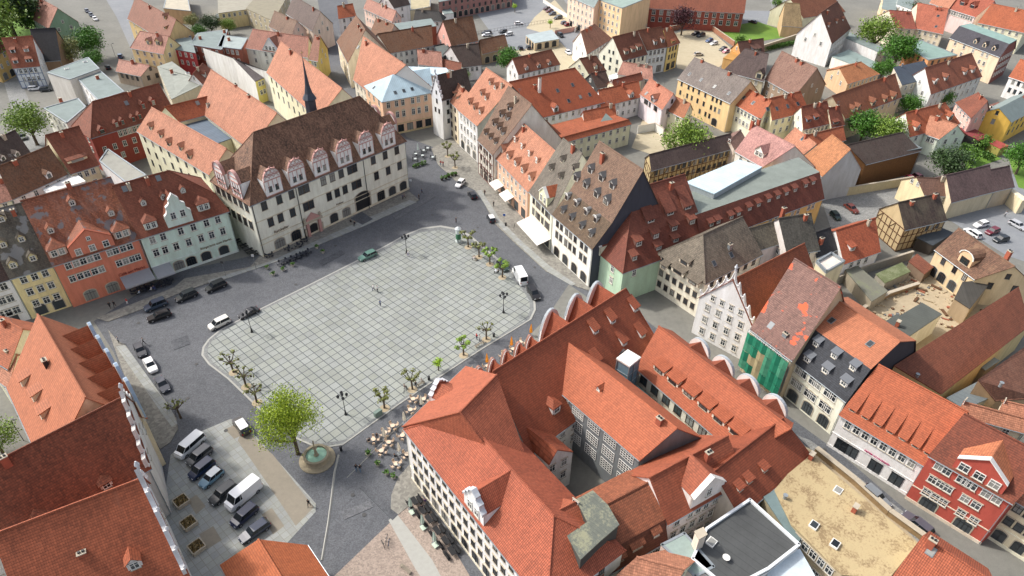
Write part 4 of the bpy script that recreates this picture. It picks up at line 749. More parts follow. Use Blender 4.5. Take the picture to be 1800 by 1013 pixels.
house('red brown roofed rear house with a pale dormer', '20', (540, 515), (660, 495), (480, 415), (560, 398), 6.5, None, 44, wall=CR, roof=roofm((132, 70, 54), .3, .2), dorm=[(590, 490, 'gable', 1.2, 1.5)])
house('small dark roofed house in the dense block', '20', (600, 620), (690, 600), (555, 520), (655, 500), 6, None, 40, wall=(60, 60, 60), roof=roofm((104, 76, 64), .4, .3))
block('white ribbed glass roof between the orange roofs', '20', [(680, 535), (745, 515), (780, 545), (705, 580)], 6, (220, 222, 224), flatm((196, 206, 206), .3), 0)
house('pale pink roof with shallow slope behind the rose house', '20', (745, 520), (990, 560), (805, 415), (935, 490), 8, None, 38, wall=(226, 206, 196), roof=PNK)
house('orange roofed house with white dormer left of the rose house', '20', (625, 750), (905, 680), (640, 640), (900, 560), 6.5, None, 38, wall=(224, 222, 220), roof=ORA, dorm=[(840, 690, 'gable', 1.9, 1.6, 2)])
house('rear house with plain orange roof left of the rose house', '20', (720, 610), (915, 560), (705, 570), (915, 510), 8.5, None, 40, wall=CR, roof=roofm((160, 76, 56), .3, .1))
house('rose coloured house with pink roof and white framed dormer', '20', (905, 660), (1060, 768), (925, 535), (1145, 660), 7.8, None, 42, wall=(222, 206, 212), roof=roofm((206, 118, 98), .3, .1), rows=[(.2, .3, .45, .7, .78)], fc='b', dorm=[(985, 720, 'gable', 2.2, 1.7, 3)], sky=[(945, 660)])
house('small house with orange roof beside the willow', '20', (1065, 760), (1210, 830), (1120, 680), (1230, 710), 6.5, None, 42, wall=CR, roof=roofm((196, 110, 80), .3, .1), rows=[2])
house('long low house with orange roof and white side wall', '20', (510, 885), (730, 835), (515, 785), (885, 705), 6.5, None, 36, wall=WH, roof=ORA)
house('low house with orange roof and grey green gable corner', '20', (340, 1005), (835, 870), (330, 960), (820, 860), 7.0, None, 38, wall=CR, roof=ORA, depth=12)
block('grey green lean roof behind the orange roofs', '20', [(610, 880, 7), (660, 800, 9), (730, 865, 7)], 7, WH, flatm((126, 140, 134)), 0)
house('dark orange roofed rear house beside the brown gable wall', '20', (250, 1000), (350, 950), (130, 890), (220, 870), 7.5, None, 40, wall=(160, 120, 90), roof=roofm((150, 72, 50), .3, .15))
house('timber framed warehouse with dark brown roof beside the willow', (1200, 160), (-330, 830), (520, 600), (-330, 680), (540, 430), 7.0, None, 38, wall=(176, 158, 112), roof=roofm((92, 74, 70), .4, .4, .5), rows=[14, 14], style='dark', fc='b', ww=1.2, wh=1.5, name='warehouse', cat='warehouse')
house('small house with brown pink roof at the end of the timber warehouse', (1200, 160), (540, 610), (650, 500), (560, 400), (700, 380), 7.5, None, 36, wall=(206, 190, 176), roof=roofm((150, 112, 100), .4, .3))
# ---- far right, by the gardens
house('mint house with orange roof and salmon side wing by the garden', (1500, 160), (590, 475), (1110, 335), (600, 220), (960, 130), 6.5, None, 42, wall=(214, 224, 204), roof=ORA, dorm=[(665, 420, 'gable', 1.9, 1.7, 2), (1010, 310, 'gable', 1.9, 1.7, 2)], rows=[4], wl=['g1'])
house('salmon hipped wing of the garden house', (1500, 160), (750, 445), (900, 500), (785, 240), (1065, 370), 6.2, None, 38, wall=(206, 222, 200), roof=SAL, rows=[2])
house('house with blank pink gable and dark red roof', (1500, 160), (1080, 120), (1245, 285), (1205, 45), (1390, -10), 8.0, None, 50, wall=(228, 170, 160), roof=roofm((146, 70, 54), .3, .1), skew=.8)
house('grey walled house with small orange hood roof beside the yellow house', (1500, 160), (1330, 220), (1440, 240), (1340, 170), (1440, 190), 7, None, 40, wall=(200, 196, 186), roof=ORA, rows=[2, 2])
house('bright yellow house with grey roof at the right edge', (1500, 160), (1650, 320), (1960, 150), (1490, 170), (1900, 20), 7.5, None, 34, wall=(226, 178, 48), roof=GFL, rows=[6, 6], wl=['g1', 1], fc='b', style='dark', ridge=False)
block('dark red canopy roof of a garden pavilion', (1500, 160), [(1085, 405), (1320, 520), (1410, 480), (1200, 360)], 3.2, (36, 34, 34), flatm((130, 60, 60), .8), 0, name='pavilion', cat='pavilion')
block('small dark red porch roof beside the yellow house', (1500, 160), [(1420, 545), (1540, 605), (1630, 575), (1500, 520)], 2.8, (150, 140, 60), flatm((150, 66, 58), .8), 0, name='porch', cat='porch')
house('white house with grey shed roof at the right edge above the yellow house', '30', (1700, 540), (1850, 590), (1780, 420), (1900, 460), 7.5, None, 40, wall=(226, 230, 238), roof=ORA, rows=[3, 3], fc='b', style='dark')
block('low grey flat roof behind the plank barn', '30', [(835, 1000, 5), (900, 950, 5), (1010, 1000, 5), (960, 1020, 5)], 5, (180, 176, 160), GFB, 0)
block('row of open garages with grey roof at the right edge', '30', [(1560, 740), (1620, 720), (1720, 790), (1660, 800)], 5, (206, 200, 190), flatm((120, 84, 74)), 0, name='garage', cat='garage')
# ---- bottom left block
LG = house('long orange roofed gabled block along the left of the square', None, (15, 681), (84, 832), (70, 534), (136, 706), 11.0, 20.0, depth=13.8, wall=(214, 196, 160), roof=roofm((204, 108, 78), .15, .03, .2), hip='', skew=.3,
    dorm=[('F', 40, 676, 'shed', 2.0, 1.5), ('F', 60, 702, 'shed', 2.0, 1.5), ('F', 74, 733, 'shed', 2.0, 1.5)], chim=[(83, 644, 1.3, DARK)], sky=[])
house('big dark red roofed gabled house beside the parked vans', None, (-60, 1010), (262, 822), (-5, 822), (216, 691), 11.0, None, 52, wall=(200, 196, 190), roof=roofm((156, 74, 50), .3, .3, .5, (78, 56, 48)), skew=.3, dorm=[(78, 925, 'hip', 2.4, 1.3), (190, 858, 'hip', 1.5, 1.2)], chim=[(14, 818, 1.6)])
house('orange roofed house with ornate pale gable at the bottom left', None, (60, 1130), (330, 1010), (-10, 962), (248, 824), 10.5, None, 50, wall=(206, 204, 202), roof=roofm((196, 90, 58), .3, .08, .3), skew=.3, dorm=[(240, 1000, 'gable', 1.6, 1.6)], chim=[(145, 975, .4)])
house('orange roofed house with round gables behind the long left block', '02', (-180, 420), (60, 560), (-60, 220), (200, 270), 9, None, 45, wall=CR, roof=roofm((196, 98, 68), .2, .05), skew=1)
house('low salmon roofed house behind the left block ridge', '02', (-40, 620), (60, 690), (20, 450), (130, 440), 7, None, 40, wall=CR, roof=SAL)
house('small orange hip roofed house at the bottom beside the parking area', None, (538, 962), (590, 1040), (454, 950), (500, 1022), 5.5, None, 35, wall=(190, 180, 160), roof=roofm((204, 96, 52), .15, .03, .2))
# ---- bottom centre block
C1 = house('white corner house with salmon roof and scrolled gable at the bottom', None, (714, 755), (962, 1066), (812, 727), (972, 909), 12.0, None, 36, wall=(240, 238, 230), roof=roofm((204, 92, 66), .85, .03, .25), hip='LR', rows=[18, 18, 18], storey=3.0, ww=.8, wh=1.45, gf='arch', gfn=12, fc='k', trim=(214, 206, 184), skew=.6)
C2 = house('salmon roofed house fronting the square with a small front gable', None, (712, 748), (820, 645), (812, 727), (869, 660), 11.0, None, 40, wall=(222, 214, 200), roof=roofm((206, 98, 72), .75, .03, .25), hip='L', rows=[6, 6], gf='arch', skew=.7)
C3 = house('long orange roofed hall fronting the square with curved white gables', None, (930, 797), (1166, 622), (872, 657), (1096, 506), 8.0, None, 46, depth=-1.68, wall=(222, 218, 208), roof=roofm((176, 78, 50), .1, .06, .22), hip='R', skew=.4, dwall=(226, 222, 214),
    dorm=[(1048, 586, 'mid', 1.35, 1.1), (1078, 568, 'mid', 1.35, 1.1), (1098, 607, 'mid', 1.35, 1.1), (1130, 593, 'mid', 1.35, 1.1), (1118, 547, 'mid', 1.35, 1.1), (1052, 640, 'mid', 1.35, 1.1), ('F', 978, 726, 'hip', 1.8, 1.6)], chim=[])
C4 = house('middle wing with salmon roof and grey wall of wide lattice windows', None, (969, 672), (1125, 806), (978, 591), (1205, 762), 11.5, None, 40, wall=(112, 118, 122), roof=roofm((206, 98, 66), .1, .04, .2), rows=[(.12, .32, .52, .72, .92)]*3, style='grid', ww=2.5, wh=2.0, storey=3.0, skew=.3, chim=[(1158, 745, 1.2)], dorm=[(1052, 687, 'gable', .9, .7)], name='courtyard_wing')
C5 = house('long right wing with orange roof and a row of shed dormers facing the inner court', None, (1120, 646), (1300, 800), (1142, 556), (1385, 758), 9.0, None, 40, hip='R', wall=(220, 212, 196), roof=roofm((194, 88, 56), .1, .04, .2), rows=[(.05, .18, .31, .44, .57, .7), (.05, .18, .31, .44, .57, .7)], fc='b', ww=1.5, wh=2.0, skew=.3,
    dorm=[(1157, 655, 'shed', 2.5, 1.25), (1181, 675, 'shed', 2.5, 1.25), (1208, 697, 'shed', 2.5, 1.25), (1235, 719, 'shed', 2.5, 1.25), (1261, 742, 'shed', 2.5, 1.25), (1290, 765, 'shed', 2.5, 1.25)], name='courtyard_wing')
C6 = house('orange roofed end wing with small dormers closing the long right wing', None, (1300, 905), (1424, 800), (1245, 820), (1372, 756), 9.0, None, 40, wall=(206, 196, 180), roof=roofm((166, 72, 46), .1, .06, .2), dorm=[(1318, 848, 'shed', 1.2, .8), (1345, 828, 'shed', 1.2, .8), (1302, 862, 'shed', 1.2, .8)], name='courtyard_wing', skew=.3)
C7 = house('pinkish white house with orange roof and a crooked front gable', None, (1174, 918), (1306, 842), (1146, 843), (1275, 766), 10.5, None, 44, wall=(226, 208, 206), roof=roofm((180, 82, 56), .15, .08, .25), rows=[(.08, .28, .4, .52, .66, .8, .94), 7, 7], ww=.95, wh=1.6, chim=[(1243, 808, 1.6)], skew=.3)
C8 = house('old house with ribbed orange mansard roof and dormers at the bottom', None, (1045, 1020), (1170, 948), (1068, 890), (1137, 848), 8.0, None, 44, M=((1070, 972), (1167, 913)), zm=10.8, wall=(90, 92, 98), roof=roofm((172, 88, 62), .6, .1, .35), mroof=roofm((120, 56, 40), .2, .1), rows=[7, 7], ww=1.0, wh=1.7, dorm=[(1084, 990, 'shed', 2.6, 1.0, 2), (1120, 965, 'shed', 2.0, 1.0, 2), (1153, 943, 'shed', 1.3, 1.1)], skew=.3)
block('salmon roofed rear slope beside the mossy flat roof', None, [(974, 912, HOUSES['white corner house with salmon roof and scrolled gable at the bottom']['zr']-.3), (1030, 930, 12.5), (1066, 985, 9.5), (1050, 1060, 9.5), (962, 1060, 12.2)], 10, (214, 214, 216), roofm((186, 86, 58), .6, .08, .3), 0)
house('small ridge roofed link with salmon tiles beside the mossy flat roof', None, (999, 936), (1035, 917), (973, 910), (1005, 880), 13.4, None, 34, wall=(206, 190, 176), roof=roofm((196, 92, 66), .6, .05, .25), skew=.3, z0=9)
block('upper orange roof strip beside the inner court', None, [(899, 822, 10.5), (972, 909, 11.8), (1000, 885, 9.5), (928, 800, 8.5), (912, 790, 9)], 9, (214, 208, 196), roofm((178, 80, 54), .5, .08, .25), 0)
block('orange roofed narrow wing with white gable wall in the inner court', None, [(897, 757, 8), (965, 817, 8), (979, 790.6, 10.6), (1006.5, 794.7, 8), (944, 742, 8), (914, 743, 10.6)], 9, (230, 226, 212), roofm((186, 84, 56), .15, .05), 0, win={1: [1, 1], 2: [1, 1], 3: [1, 1]})
block('mossy grey green flat roof with streaks at the bottom', None, [(1013, 880, 15), (1042, 864, 15), (1068, 890, 15), (1087, 923, 15), (1053, 952, 15), (1021, 983, 15), (998, 942, 15), (1034, 918, 15)], 15, (90, 90, 84), MOS, 0, walls=flatm((70, 70, 66)))
block('pink walled house with grey green flat roof at the bottom', None, [(1162, 958), (1203, 937), (1256, 997), (1222, 1015)], 10, (226, 196, 192), flatm((140, 156, 150)), .15)
house('small salmon roof at the bottom edge beside the pink walled house', None, (1040, 1050), (1150, 1080), (1158, 982), (1200, 1010), 9.0, None, 35, wall=CR, roof=SAL, skew=1)
block('modern block with dark flat roof and broad white parapet at the bottom', None, [(1240, 932), (1317, 880), (1405, 960), (1350, 1003), (1280, 1040), (1215, 985)], 10, (214, 216, 216), KFL, .5, items=[(1275, 985, 'dish'), (1250, 955, 'sky')], pcol=plain('white_parapet', (216, 220, 222), .6, .03))
block('tall twin pipe chimney block on the dark flat roof', None, [(1222, 935, 13), (1236, 928, 13), (1242, 940, 13), (1229, 948, 13)], 13, (206, 196, 180), STONE, 0, name='chimney_stack', cat='chimney', z0=9)
block('pale blue flat roof at the bottom edge', None, [(1350, 1003), (1405, 966), (1432, 1015), (1350, 1040)], 9, (206, 210, 214), flatm((196, 208, 214)), 0)
block('teal grey strip roof beside the yellow lichen roof', None, [(1343, 875, 9), (1362, 863, 9), (1408, 945, 8), (1398, 958, 8)], 9, (150, 140, 110), flatm((110, 128, 128)), 0)
block('old house with yellow lichen covered roof and ochre rear wall', None, [(1362, 863, 9), (1416, 798, 9), (1430, 803, 9), (1610, 955, 9), (1560, 1018, 9), (1480, 1010, 8.6), (1392, 922, 8.8)], 9, (176, 160, 126), YEL, 0, items=[(1472, 864, 'sky'), (1500, 900, 'chim'), (1430, 925, 'sky'), (1467, 958, 'sky'), (1424, 808, 'chim'), (1378, 878, 'vent')], win={k: [5, 5] for k in (3, 4, 5, 6)})
house('salmon ribbed roofed house at the bottom right edge by the street', None, (1560, 1030), (1700, 1130), (1626, 942), (1745, 1030), 8.0, None, 38, wall=CR, roof=roofm((200, 92, 64), .8, .03, .25), chim=[(1632, 962, 1.6)], sky=[(1636, 970)], skew=.4)
block('narrow green copper roof between the two long wings', None, [(1088, 672, 6), (1104, 664, 6), (1216, 762, 6), (1200, 774, 6)], 6, (206, 200, 186), flatm((150, 172, 164), .6), 0, name='link_building')
block('low shed with mossy grey roof in the rubble yard', None, [(1485, 474, 3.2), (1508, 468, 3.2), (1560, 512, 2.8), (1532, 530, 2.8)], 3, (150, 140, 120), flatm((112, 112, 100), 0, .9, .4), 0, name='shed', cat='shed')
block('dark canopy roof beside the half timbered barn', None, [(1612, 418, 3.4), (1652, 400, 3.4), (1676, 410, 2.8), (1640, 432, 2.8)], 3, (60, 54, 48), flatm((60, 66, 72)), 0, name='shed', cat='shed')
block('raised garden terrace with grey wall in the rubble yard', None, [(1540, 482, 2.4), (1585, 462, 2.4), (1600, 478, 2.4), (1556, 498, 2.4)], 2.4, (150, 146, 132), M_ if False else flatm((96, 104, 70), 0, .95, .5), 0, name='terrace', cat='garden terrace')
block('small grey lean roof behind the bright orange hip roof', None, [(1612, 447, 3.0), (1640, 470, 2.6), (1625, 482, 2.6), (1598, 460, 3.0)], 3, (120, 100, 80), roofm((150, 76, 60), .3, .2), 0, name='shed', cat='shed')
block('dark standing seam roof hood beside the glass lift tower', None, [(1053, 614, 11), (1076, 598, 11.6), (1098, 616, 11.6), (1076, 632, 11)], 11, (90, 90, 92), flatm((84, 80, 80), .4), 0, name='roof_hood', cat='roof hood', z0=6)
# ------------------------------------------------------------ cross gables and ornate end gables
PINK = plain('pink_stone', (186, 142, 134), .8, .1); PLW = wallm((232, 230, 222)); COP = plain('pale_coping', (196, 200, 204), .6, .08); ZCOP = plain('grey_coping', (158, 166, 172), .5, .12)
def along(H, t, p):
    """metres along the front eave of the point of the eave line seen at p"""
    q = G(px(t, p), H['ze']); return (q-H['PA']).dot(H['u'])
def gshape(shape, hw, g):
    if shape == 'round': return [(hw*math.cos(a), g*math.sin(a)) for a in [math.pi*i/12 for i in range(13)]]
    if shape == 'tri': return [(hw, 0), (0, g), (-hw, 0)]
    if shape == 'scroll':
        r = [(hw, 0), (hw*1.02, g*.12), (hw*.8, g*.22), (hw*.72, g*.34), (hw*.74, g*.5), (hw*.5, g*.58), (hw*.38, g*.68), (hw*.4, g*.8), (hw*.22, g*.9), (0, g*1.05)]
        return r + [(-x, z) for x, z in r[::-1][1:]]
    if shape == 'steps':
        r = []; n = 5
        for i in range(n):
            x = hw*(1-i/n); r += [(x, g*i/n+(.0 if i == 0 else 0)), (x, g*(i/n+.13)), (x-hw/n*.45, g*(i/n+.2))]
        r.append((0, g*1.1)); return r + [(-x, z) for x, z in r[::-1][1:]]
def cross(label, face, a, w, hb, g, shape='tri', wm=None, cm=None, rm=None, wins=(), coping=.3, fc='w', traced=False, style='std', proud=.02, rgap=.35, name='cross_gable', cw=.8):
    H = HOUSES[label]; R = H['R']; W, LV, DD = H['W'], H['LV'], H['DD']; s = 0 if face == 'F' else 1
    out = H['out']*(1 if s == 0 else -1); u = Vector((-out.y, out.x, 0)); ze = H['ze']
    (z0_, d0), (z1_, d1) = LV[0][:2], LV[1][:2]
    def dz(z):
        for i in range(len(LV)-1):
            if z <= LV[i+1][0] or i == len(LV)-2:
                k = (z-LV[i][0])/(LV[i+1][0]-LV[i][0]); return (LV[i][1]+(LV[i+1][1]-LV[i][1])*k)*sc_b
    base = W(a, 0 if s == 0 else H['T'], ze); hw = w/2; sc_b = 1.0 if s == 0 else H['rr']
    P = lambda x, y, z: base + u*x - out*y + Vector((0, 0, z))        # y inwards, z above the eave
    wm = wm or PLW; cm = cm or COP
    b = MB(); sh = gshape(shape, hw, g); pts = [(x, hb+z) for x, z in sh]
    poly = [(hw, -.35)] + pts + [(-hw, -.35)]
    b.prism([P(x, -proud, z) for x, z in poly], -out*.35*-1*0 + -out*.3, wm)
    for sx in (-1, 1):
        if hb > .2: b.face([P(sx*hw, 0, 0), P(sx*hw, 0, hb), P(sx*hw, dz(ze+hb), hb)], wm)
    o = b.build(name, R)
    c = MB()
    if coping:
        for i in range(len(pts)-1):
            (x0, z0), (x1, z1) = pts[i], pts[i+1]
            c.prism([P(x0, -.25, z0+.1), P(x1, -.25, z1+.1), P(x1*.99, cw-.25, z1+.1), P(x0*.99, cw-.25, z0+.1)], (0, 0, -.2), cm)
        if traced:
            for z in (.25, hb, hb+g*.45):
                hx = hw if z <= hb else hw*math.sqrt(max(0, 1-((z-hb)/g)**2))
                c.prism([P(-hx, -.12, z), P(hx, -.12, z), P(hx, .0, z), P(-hx, .0, z)], (0, 0, -.22), cm)
            for i in range(13):
                x = -hw+w*i/12
                if i % 3 == 0: c.prism([P(x-.06, -.1, hb*.45), P(x+.06, -.1, hb*.45), P(x+.06, -.1, hb), P(x-.06, -.1, hb)], out*-.1, cm)
            for k in range(3):
                for j in range(3-(k == 2)):
                    cxn = (j-1+(.5 if k == 2 else 0))*w*.27*(1-.15*k); zc = hb+.25+g*.27*k
                    ps = [P(cxn+w*.13*math.cos(t_), -.1, zc+g*.22*math.sin(t_)) for t_ in [math.pi*i/6 for i in range(7)]]
                    c.tube(ps, .07, cm, 4)
            for x in (-hw*.55, hw*.55, 0): c.lathe([(.12, 0), (.2, .15), (.06, .45)], cm, P(x, 0, hb+g*math.sqrt(1-(x/hw)**2)+.1), 6)
        co = c.build('coping', R); co.parent = o
    r = MB(); rm = rm or H['roof']; zg = hb+g*(1-rgap*.5 if shape != 'tri' else 1)
    dr = dz(min(ze+zg, H['zr'])); de = dz(ze+hb)
    for sx in (-1, 1):
        r.prism([P(sx*hw, .2, hb+.05), P(0, .2, zg), P(0, dr, zg), P(sx*hw, de, hb+.05)], (0, 0, -.12), rm)
    ro = r.build('cross_roof', R); ro.parent = o
    for (x, z, ww_, wh_) in wins:
        mm, pm = winmesh(ww_, wh_, style, fc, True); pos = P(x, -proud-.02, z)
        oo = inst('window', mm, R, pos-R.location, math.atan2(u.y, u.x)); oo.parent = o
    return o
def endgable(label, e, shape='steps', lift=.9, mat=None, fin=True, wins=True, n=5, thick=.45):
    H = HOUSES[label]; W, LV, DD = H['W'], H['LV'], H['DD']; R = H['R']; s = 1 if e == 'R' else -1
    k = 3 if e == 'R' else 2; kb = 5 if e == 'R' else 4
    prof = [(W(l[k], l[1], l[0])) for l in LV]; back = [(W(l[kb], H['bk'](l[1]), l[0])) for l in LV[:-1]][::-1]
    F0, F1, AP = prof[0], back[-1], prof[-1]; uo = H['u']*s
    b = MB(); L_ = []
    def side(a, ap):
        r = []
        for i in range(n):
            p = a.lerp(ap, i/n); q = a.lerp(ap, (i+1)/n)
            if shape == 'scroll':
                for t_ in (0, .25, .5, .75):
                    m_ = p.lerp(q, t_); r.append(m_ + Vector((0, 0, lift*(1.0-.75*math.sin(math.pi*t_)))))
            else: r += [p+Vector((0, 0, lift*.2)), Vector((p.x, p.y, q.z+lift*.35)), Vector((p.lerp(q, .6).x, p.lerp(q, .6).y, q.z+lift*.35))]
        return r
    sa = side(F0, AP); sb = side(F1, AP); out_ = [F0-Vector((0, 0, .8))] + sa + [AP+Vector((0, 0, lift*1.5))] + sb[::-1] + [F1-Vector((0, 0, .8))]
    mat = mat or PLW; b.prism([p+uo*.02 for p in out_], -uo*thick, mat); o = b.build('ornate_gable', R)
    c = MB()
    for q in (sa, sb):
        pts = q + [AP+Vector((0, 0, lift*1.5))]
        for i in range(len(pts)-1):
            c.tube([pts[i]+uo*.05, pts[i+1]+uo*.05], .11, mat, 5)
    if fin:
        for q in (sa, sb):
            for i in range(0, len(q), 4 if shape == 'scroll' else 3): c.lathe([(.14, 0), (.14, .2), (.24, .35), (.08, .7)], mat, q[i]+uo*.1, 6)
        c.lathe([(.2, 0), (.2, .4), (.35, .7), (.1, 1.3)], COP, AP+uo*.1+Vector((0, 0, lift*1.5)), 6)
    co = c.build('coping', R); co.parent = o
    return o
LB = 'long cream town hall with dark brown roof and spire facing the square'
for x, y in ((484, 342), (528, 326), (568, 308), (608, 291), (646, 275), (684, 259)):
    a = along(HOUSES[LB], None, (x, y)); cross(LB, 'F', a, 4.3, 4.0, 2.6, 'round', PLW, PINK, None, [(-.85, 1.0, .85, 1.3), (.85, 1.0, .85, 1.3)], .3, 'b', True, 'dark', cw=.5)
# gables on the two narrow ends of the town hall, built on the hip
def hipgable(label, e, f, w, hb, g, traced=True, shape='round', wm=None, cm=None, off=0, back=0):
    PLW_, PINK_ = wm or PLW, cm or PINK
    H = HOUSES[label]; R = H['R']; W, LV, DD = H['W'], H['LV'], H['DD']; sgn = -1 if e == 'L' else 1
    k = 2 if e == 'L' else 3; out = H['u']*sgn; u = Vector((-out.y, out.x, 0)); z0_, z1_ = LV[0][0], LV[1][0]
    base = W(LV[0][k], H['T']*f, z0_) + out*off; tp = (z1_-z0_)/abs(LV[1][k]-LV[0][k]); hw = w/2
    P = lambda x, y, z: base + u*x - out*y + Vector((0, 0, z))
    b = MB(); pts = [(x, hb+z) for x, z in gshape(shape, hw, g)]
    b.prism([P(x, 0, z) for x, z in [(hw, -.3)]+pts+[(-hw, -.3)]], -out*.3, PLW_)
    for sx in (-1, 1): b.face([P(sx*hw, 0, 0), P(sx*hw, 0, hb), P(sx*hw, hb/tp+off, hb), P(sx*hw, off, 0)], PLW_)
    o = b.build('cross_gable', R); c = MB()
    for i in range(len(pts)-1):
        (x0, z0), (x1, z1) = pts[i], pts[i+1]; c.prism([P(x0, -.25, z0+.1), P(x1, -.25, z1+.1), P(x1, .5, z1+.1), P(x0, .5, z0+.1)], (0, 0, -.2), PINK_)
    for z in ((.3, hb*.45, hb, hb+g*.45) if traced else ()):
        hx = hw if z <= hb else hw*math.sqrt(max(0, 1-((z-hb)/g)**2)); c.prism([P(-hx, -.12, z), P(hx, -.12, z), P(hx, 0, z), P(-hx, 0, z)], (0, 0, -.22), PINK)
    for i in range(5 if traced else 0): c.prism([P(-hw+w*i/4-.06, -.1, 0), P(-hw+w*i/4+.06, -.1, 0), P(-hw+w*i/4+.06, -.1, hb), P(-hw+w*i/4-.06, -.1, hb)], -out*.1, PINK)
    co = c.build('coping', R); co.parent = o
    r = MB(); zg = hb+g*(.85 if shape == 'round' else 1)
    for sx in (-1, 1): r.prism([P(sx*hw, .2, hb+.05), P(0, .2, zg), P(0, max(zg/tp, back), zg), P(sx*hw, max(hb/tp, back), hb+.05)], (0, 0, -.12), H['roof'])
    ro = r.build('cross_roof', R); ro.parent = o
    for x in ((-.9, .9) if traced else (-2.1, -.7, .7, 2.1)):
        mm, pm = winmesh(.85, 1.3, 'dark', 'b', True); oo = inst('window', mm, R, P(x, -.03, 1.0)-R.location, math.atan2(u.y, u.x)); oo.parent = o
for e in 'LR':
    for f in (.3, .7): hipgable(LB, e, f, 4.3, 4.0, 2.6)
hipgable('mint green corner house with deep red mansard roof', 'L', .52, 7.6, 1.9, 2.6, False, 'tri', wallm((216, 220, 190)), WHITE, .55, 3.2)
def timber(label, faces='FLR', mat=None, step=1.5):
    H = HOUSES[label]; W, LV, Lf, T = H['W'], H['LV'], H['Lf'], H['T']; ze = H['ze']; mt = mat or WOOD; b = MB(); u, out = H['u'], H['out']
    segs = []
    if 'F' in faces: segs.append((W(LV[0][2], 0, 0), W(LV[0][3], 0, 0), out))
    if 'L' in faces: segs.append((W(LV[0][4], T, 0), W(LV[0][2], 0, 0), -u))
    if 'R' in faces: segs.append((W(LV[0][3], 0, 0), W(LV[0][5], T, 0), u))
    for p, q, o in segs:
        d = q-p; n = max(2, int(d.length/step)); an = math.atan2(d.y, d.x)
        for i in range(n+1): b.box(p.lerp(q, i/n)+o*.03+Vector((0, 0, ze/2)), (.2, .12, ze-.1), mt, an)
        for k in range(4):
            m_ = (p+q)/2; b.box(Vector((m_.x, m_.y, .2+(ze-.4)*k/3))+o*.035, (d.length, .13, .2), mt, an)
        for i in range(0, n, 3):
            a, c = p.lerp(q, i/n)+o*.08, p.lerp(q, (i+1)/n)+o*.08; b.tube([a+Vector((0, 0, ze*.67)), c+Vector((0, 0, ze-.2))], .09, mt, 4)
    b.build('timber_frame', H['R'])
timber('half timbered barn with mossy dark roof'); timber('timber framed warehouse with dark brown roof beside the willow')
timber('half timbered white house with red roof at the upper left edge', 'F', plain('blue_timber', (104, 120, 150), .8), 1.2); timber('pale half timbered house with brown roof and white dormers', 'F', plain('red_timber', (120, 80, 70), .8), 1.2)
# spire
Hh = HOUSES[LB]; p = G((547, 190), Hh['zr']); sp = MB()
zt = Hh['zr']
sp.lathe([(1.5, -2.0), (1.35, .5), (1.35, 2.6), (1.75, 2.9), (1.0, 4.2), (.55, 6.2), (.28, 9.0), (.05, 13.0), (.03, 14.5)], plain('slate_spire', (54, 60, 72), .5, .15), (p.x, p.y, zt-.5), 8)
sp.lathe([(.05, 0), (.28, .2), (.05, .45)], plain('gilt', (150, 110, 60), .4), (p.x, p.y, zt+13.2), 8)
sp.build('spire', TH)
# town hall ground floor: arches, gate, portal, string courses, downpipes
def facade_pos(label, f, z): 
    H = HOUSES[label]; q = H['W'](H['Lf']*f, 0, z); return q
ang = math.atan2(Hh['u'].y, Hh['u'].x)
for f, w_, h_, st in ((.105, 2.6, 3.0, 'arch'), (.205, 2.6, 3.2, 'arch'), (.315, 2.2, 2.8, 'gate'), (.45, 2.3, 3.0, 'arch'), (.535, 2.3, 3.0, 'arch'), (.655, 4.6, 5.4, 'gate'), (.785, 2.4, 3.4, 'arch'), (.87, 2.3, 3.0, 'arch'), (.955, 2.3, 3.0, 'arch')):
    put_window(TH, facade_pos(LB, f, .1)-TH.location, ang, w_, h_, st, 'b')
tb = MB(); outv, uu = Hh['out'], Hh['u']
for z in (4.6, 9.4):
    tb.box(facade_pos(LB, .5, z)+outv*.03, (Hh['Lf'], .16, .14), wallm((196, 184, 158)), ang)
for f in (.005, .255, .69):
    q = facade_pos(LB, f, 0)+outv*.15; tb.tube([q+Vector((0, 0, 14)), q], .09, DARK, 5)
tb.build('string_course', TH)
pb = MB(); q0 = facade_pos(LB, .315, 0)
for s in (-1, 1): pb.box(q0+uu*s*1.7+outv*.35+Vector((0, 0, 1.9)), (.7, .6, 3.8), PINK, ang); pb.box(q0+uu*s*2.4+outv*.2+Vector((0, 0, 1.2)), (.4, .5, 2.4), STONE, ang)
pb.box(q0+outv*.35+Vector((0, 0, 4.1)), (5.2, .7, .6), STONE, ang); pb.prism([q0+outv*.6+uu*x+Vector((0, 0, z)) for x, z in ((2.2, 4.4), (0, 6.2), (-2.2, 4.4))], -outv*.5, PINK)
for s in (-1, 1): pb.lathe([(.3, 0), (.25, .5), (.35, .8), (.1, 1.2)], STONE, q0+outv*.35+uu*s*2.2+Vector((0, 0, 4.4)), 6)
pb.build('portal', TH)
def writing(label, f, z, txt, size, col, par=None, off=.12):
    H = HOUSES[label]; cu = bpy.data.curves.new('lettering', 'FONT'); cu.body = txt; cu.size = size; cu.extrude = .03; cu.align_x = 'CENTER'
    o = bpy.data.objects.new('lettering', cu); COL.objects.link(o)
    q = facade_pos(label, f, z)+H['out']*off; u_ = H['u']; M = Matrix((u_, Vector((0, 0, 1)), H['out'])).transposed().to_4x4(); M.translation = q
    dg = bpy.context.evaluated_depsgraph_get(); me = bpy.data.meshes.new_from_object(o.evaluated_get(dg)); bpy.data.objects.remove(o)
    me.materials.clear(); me.materials.append(plain('letter_paint', col, .6)); o = bpy.data.objects.new('lettering', me); COL.objects.link(o)
    o.parent = H['R']; M.translation = q-H['R'].location; o.matrix_local = M; return o
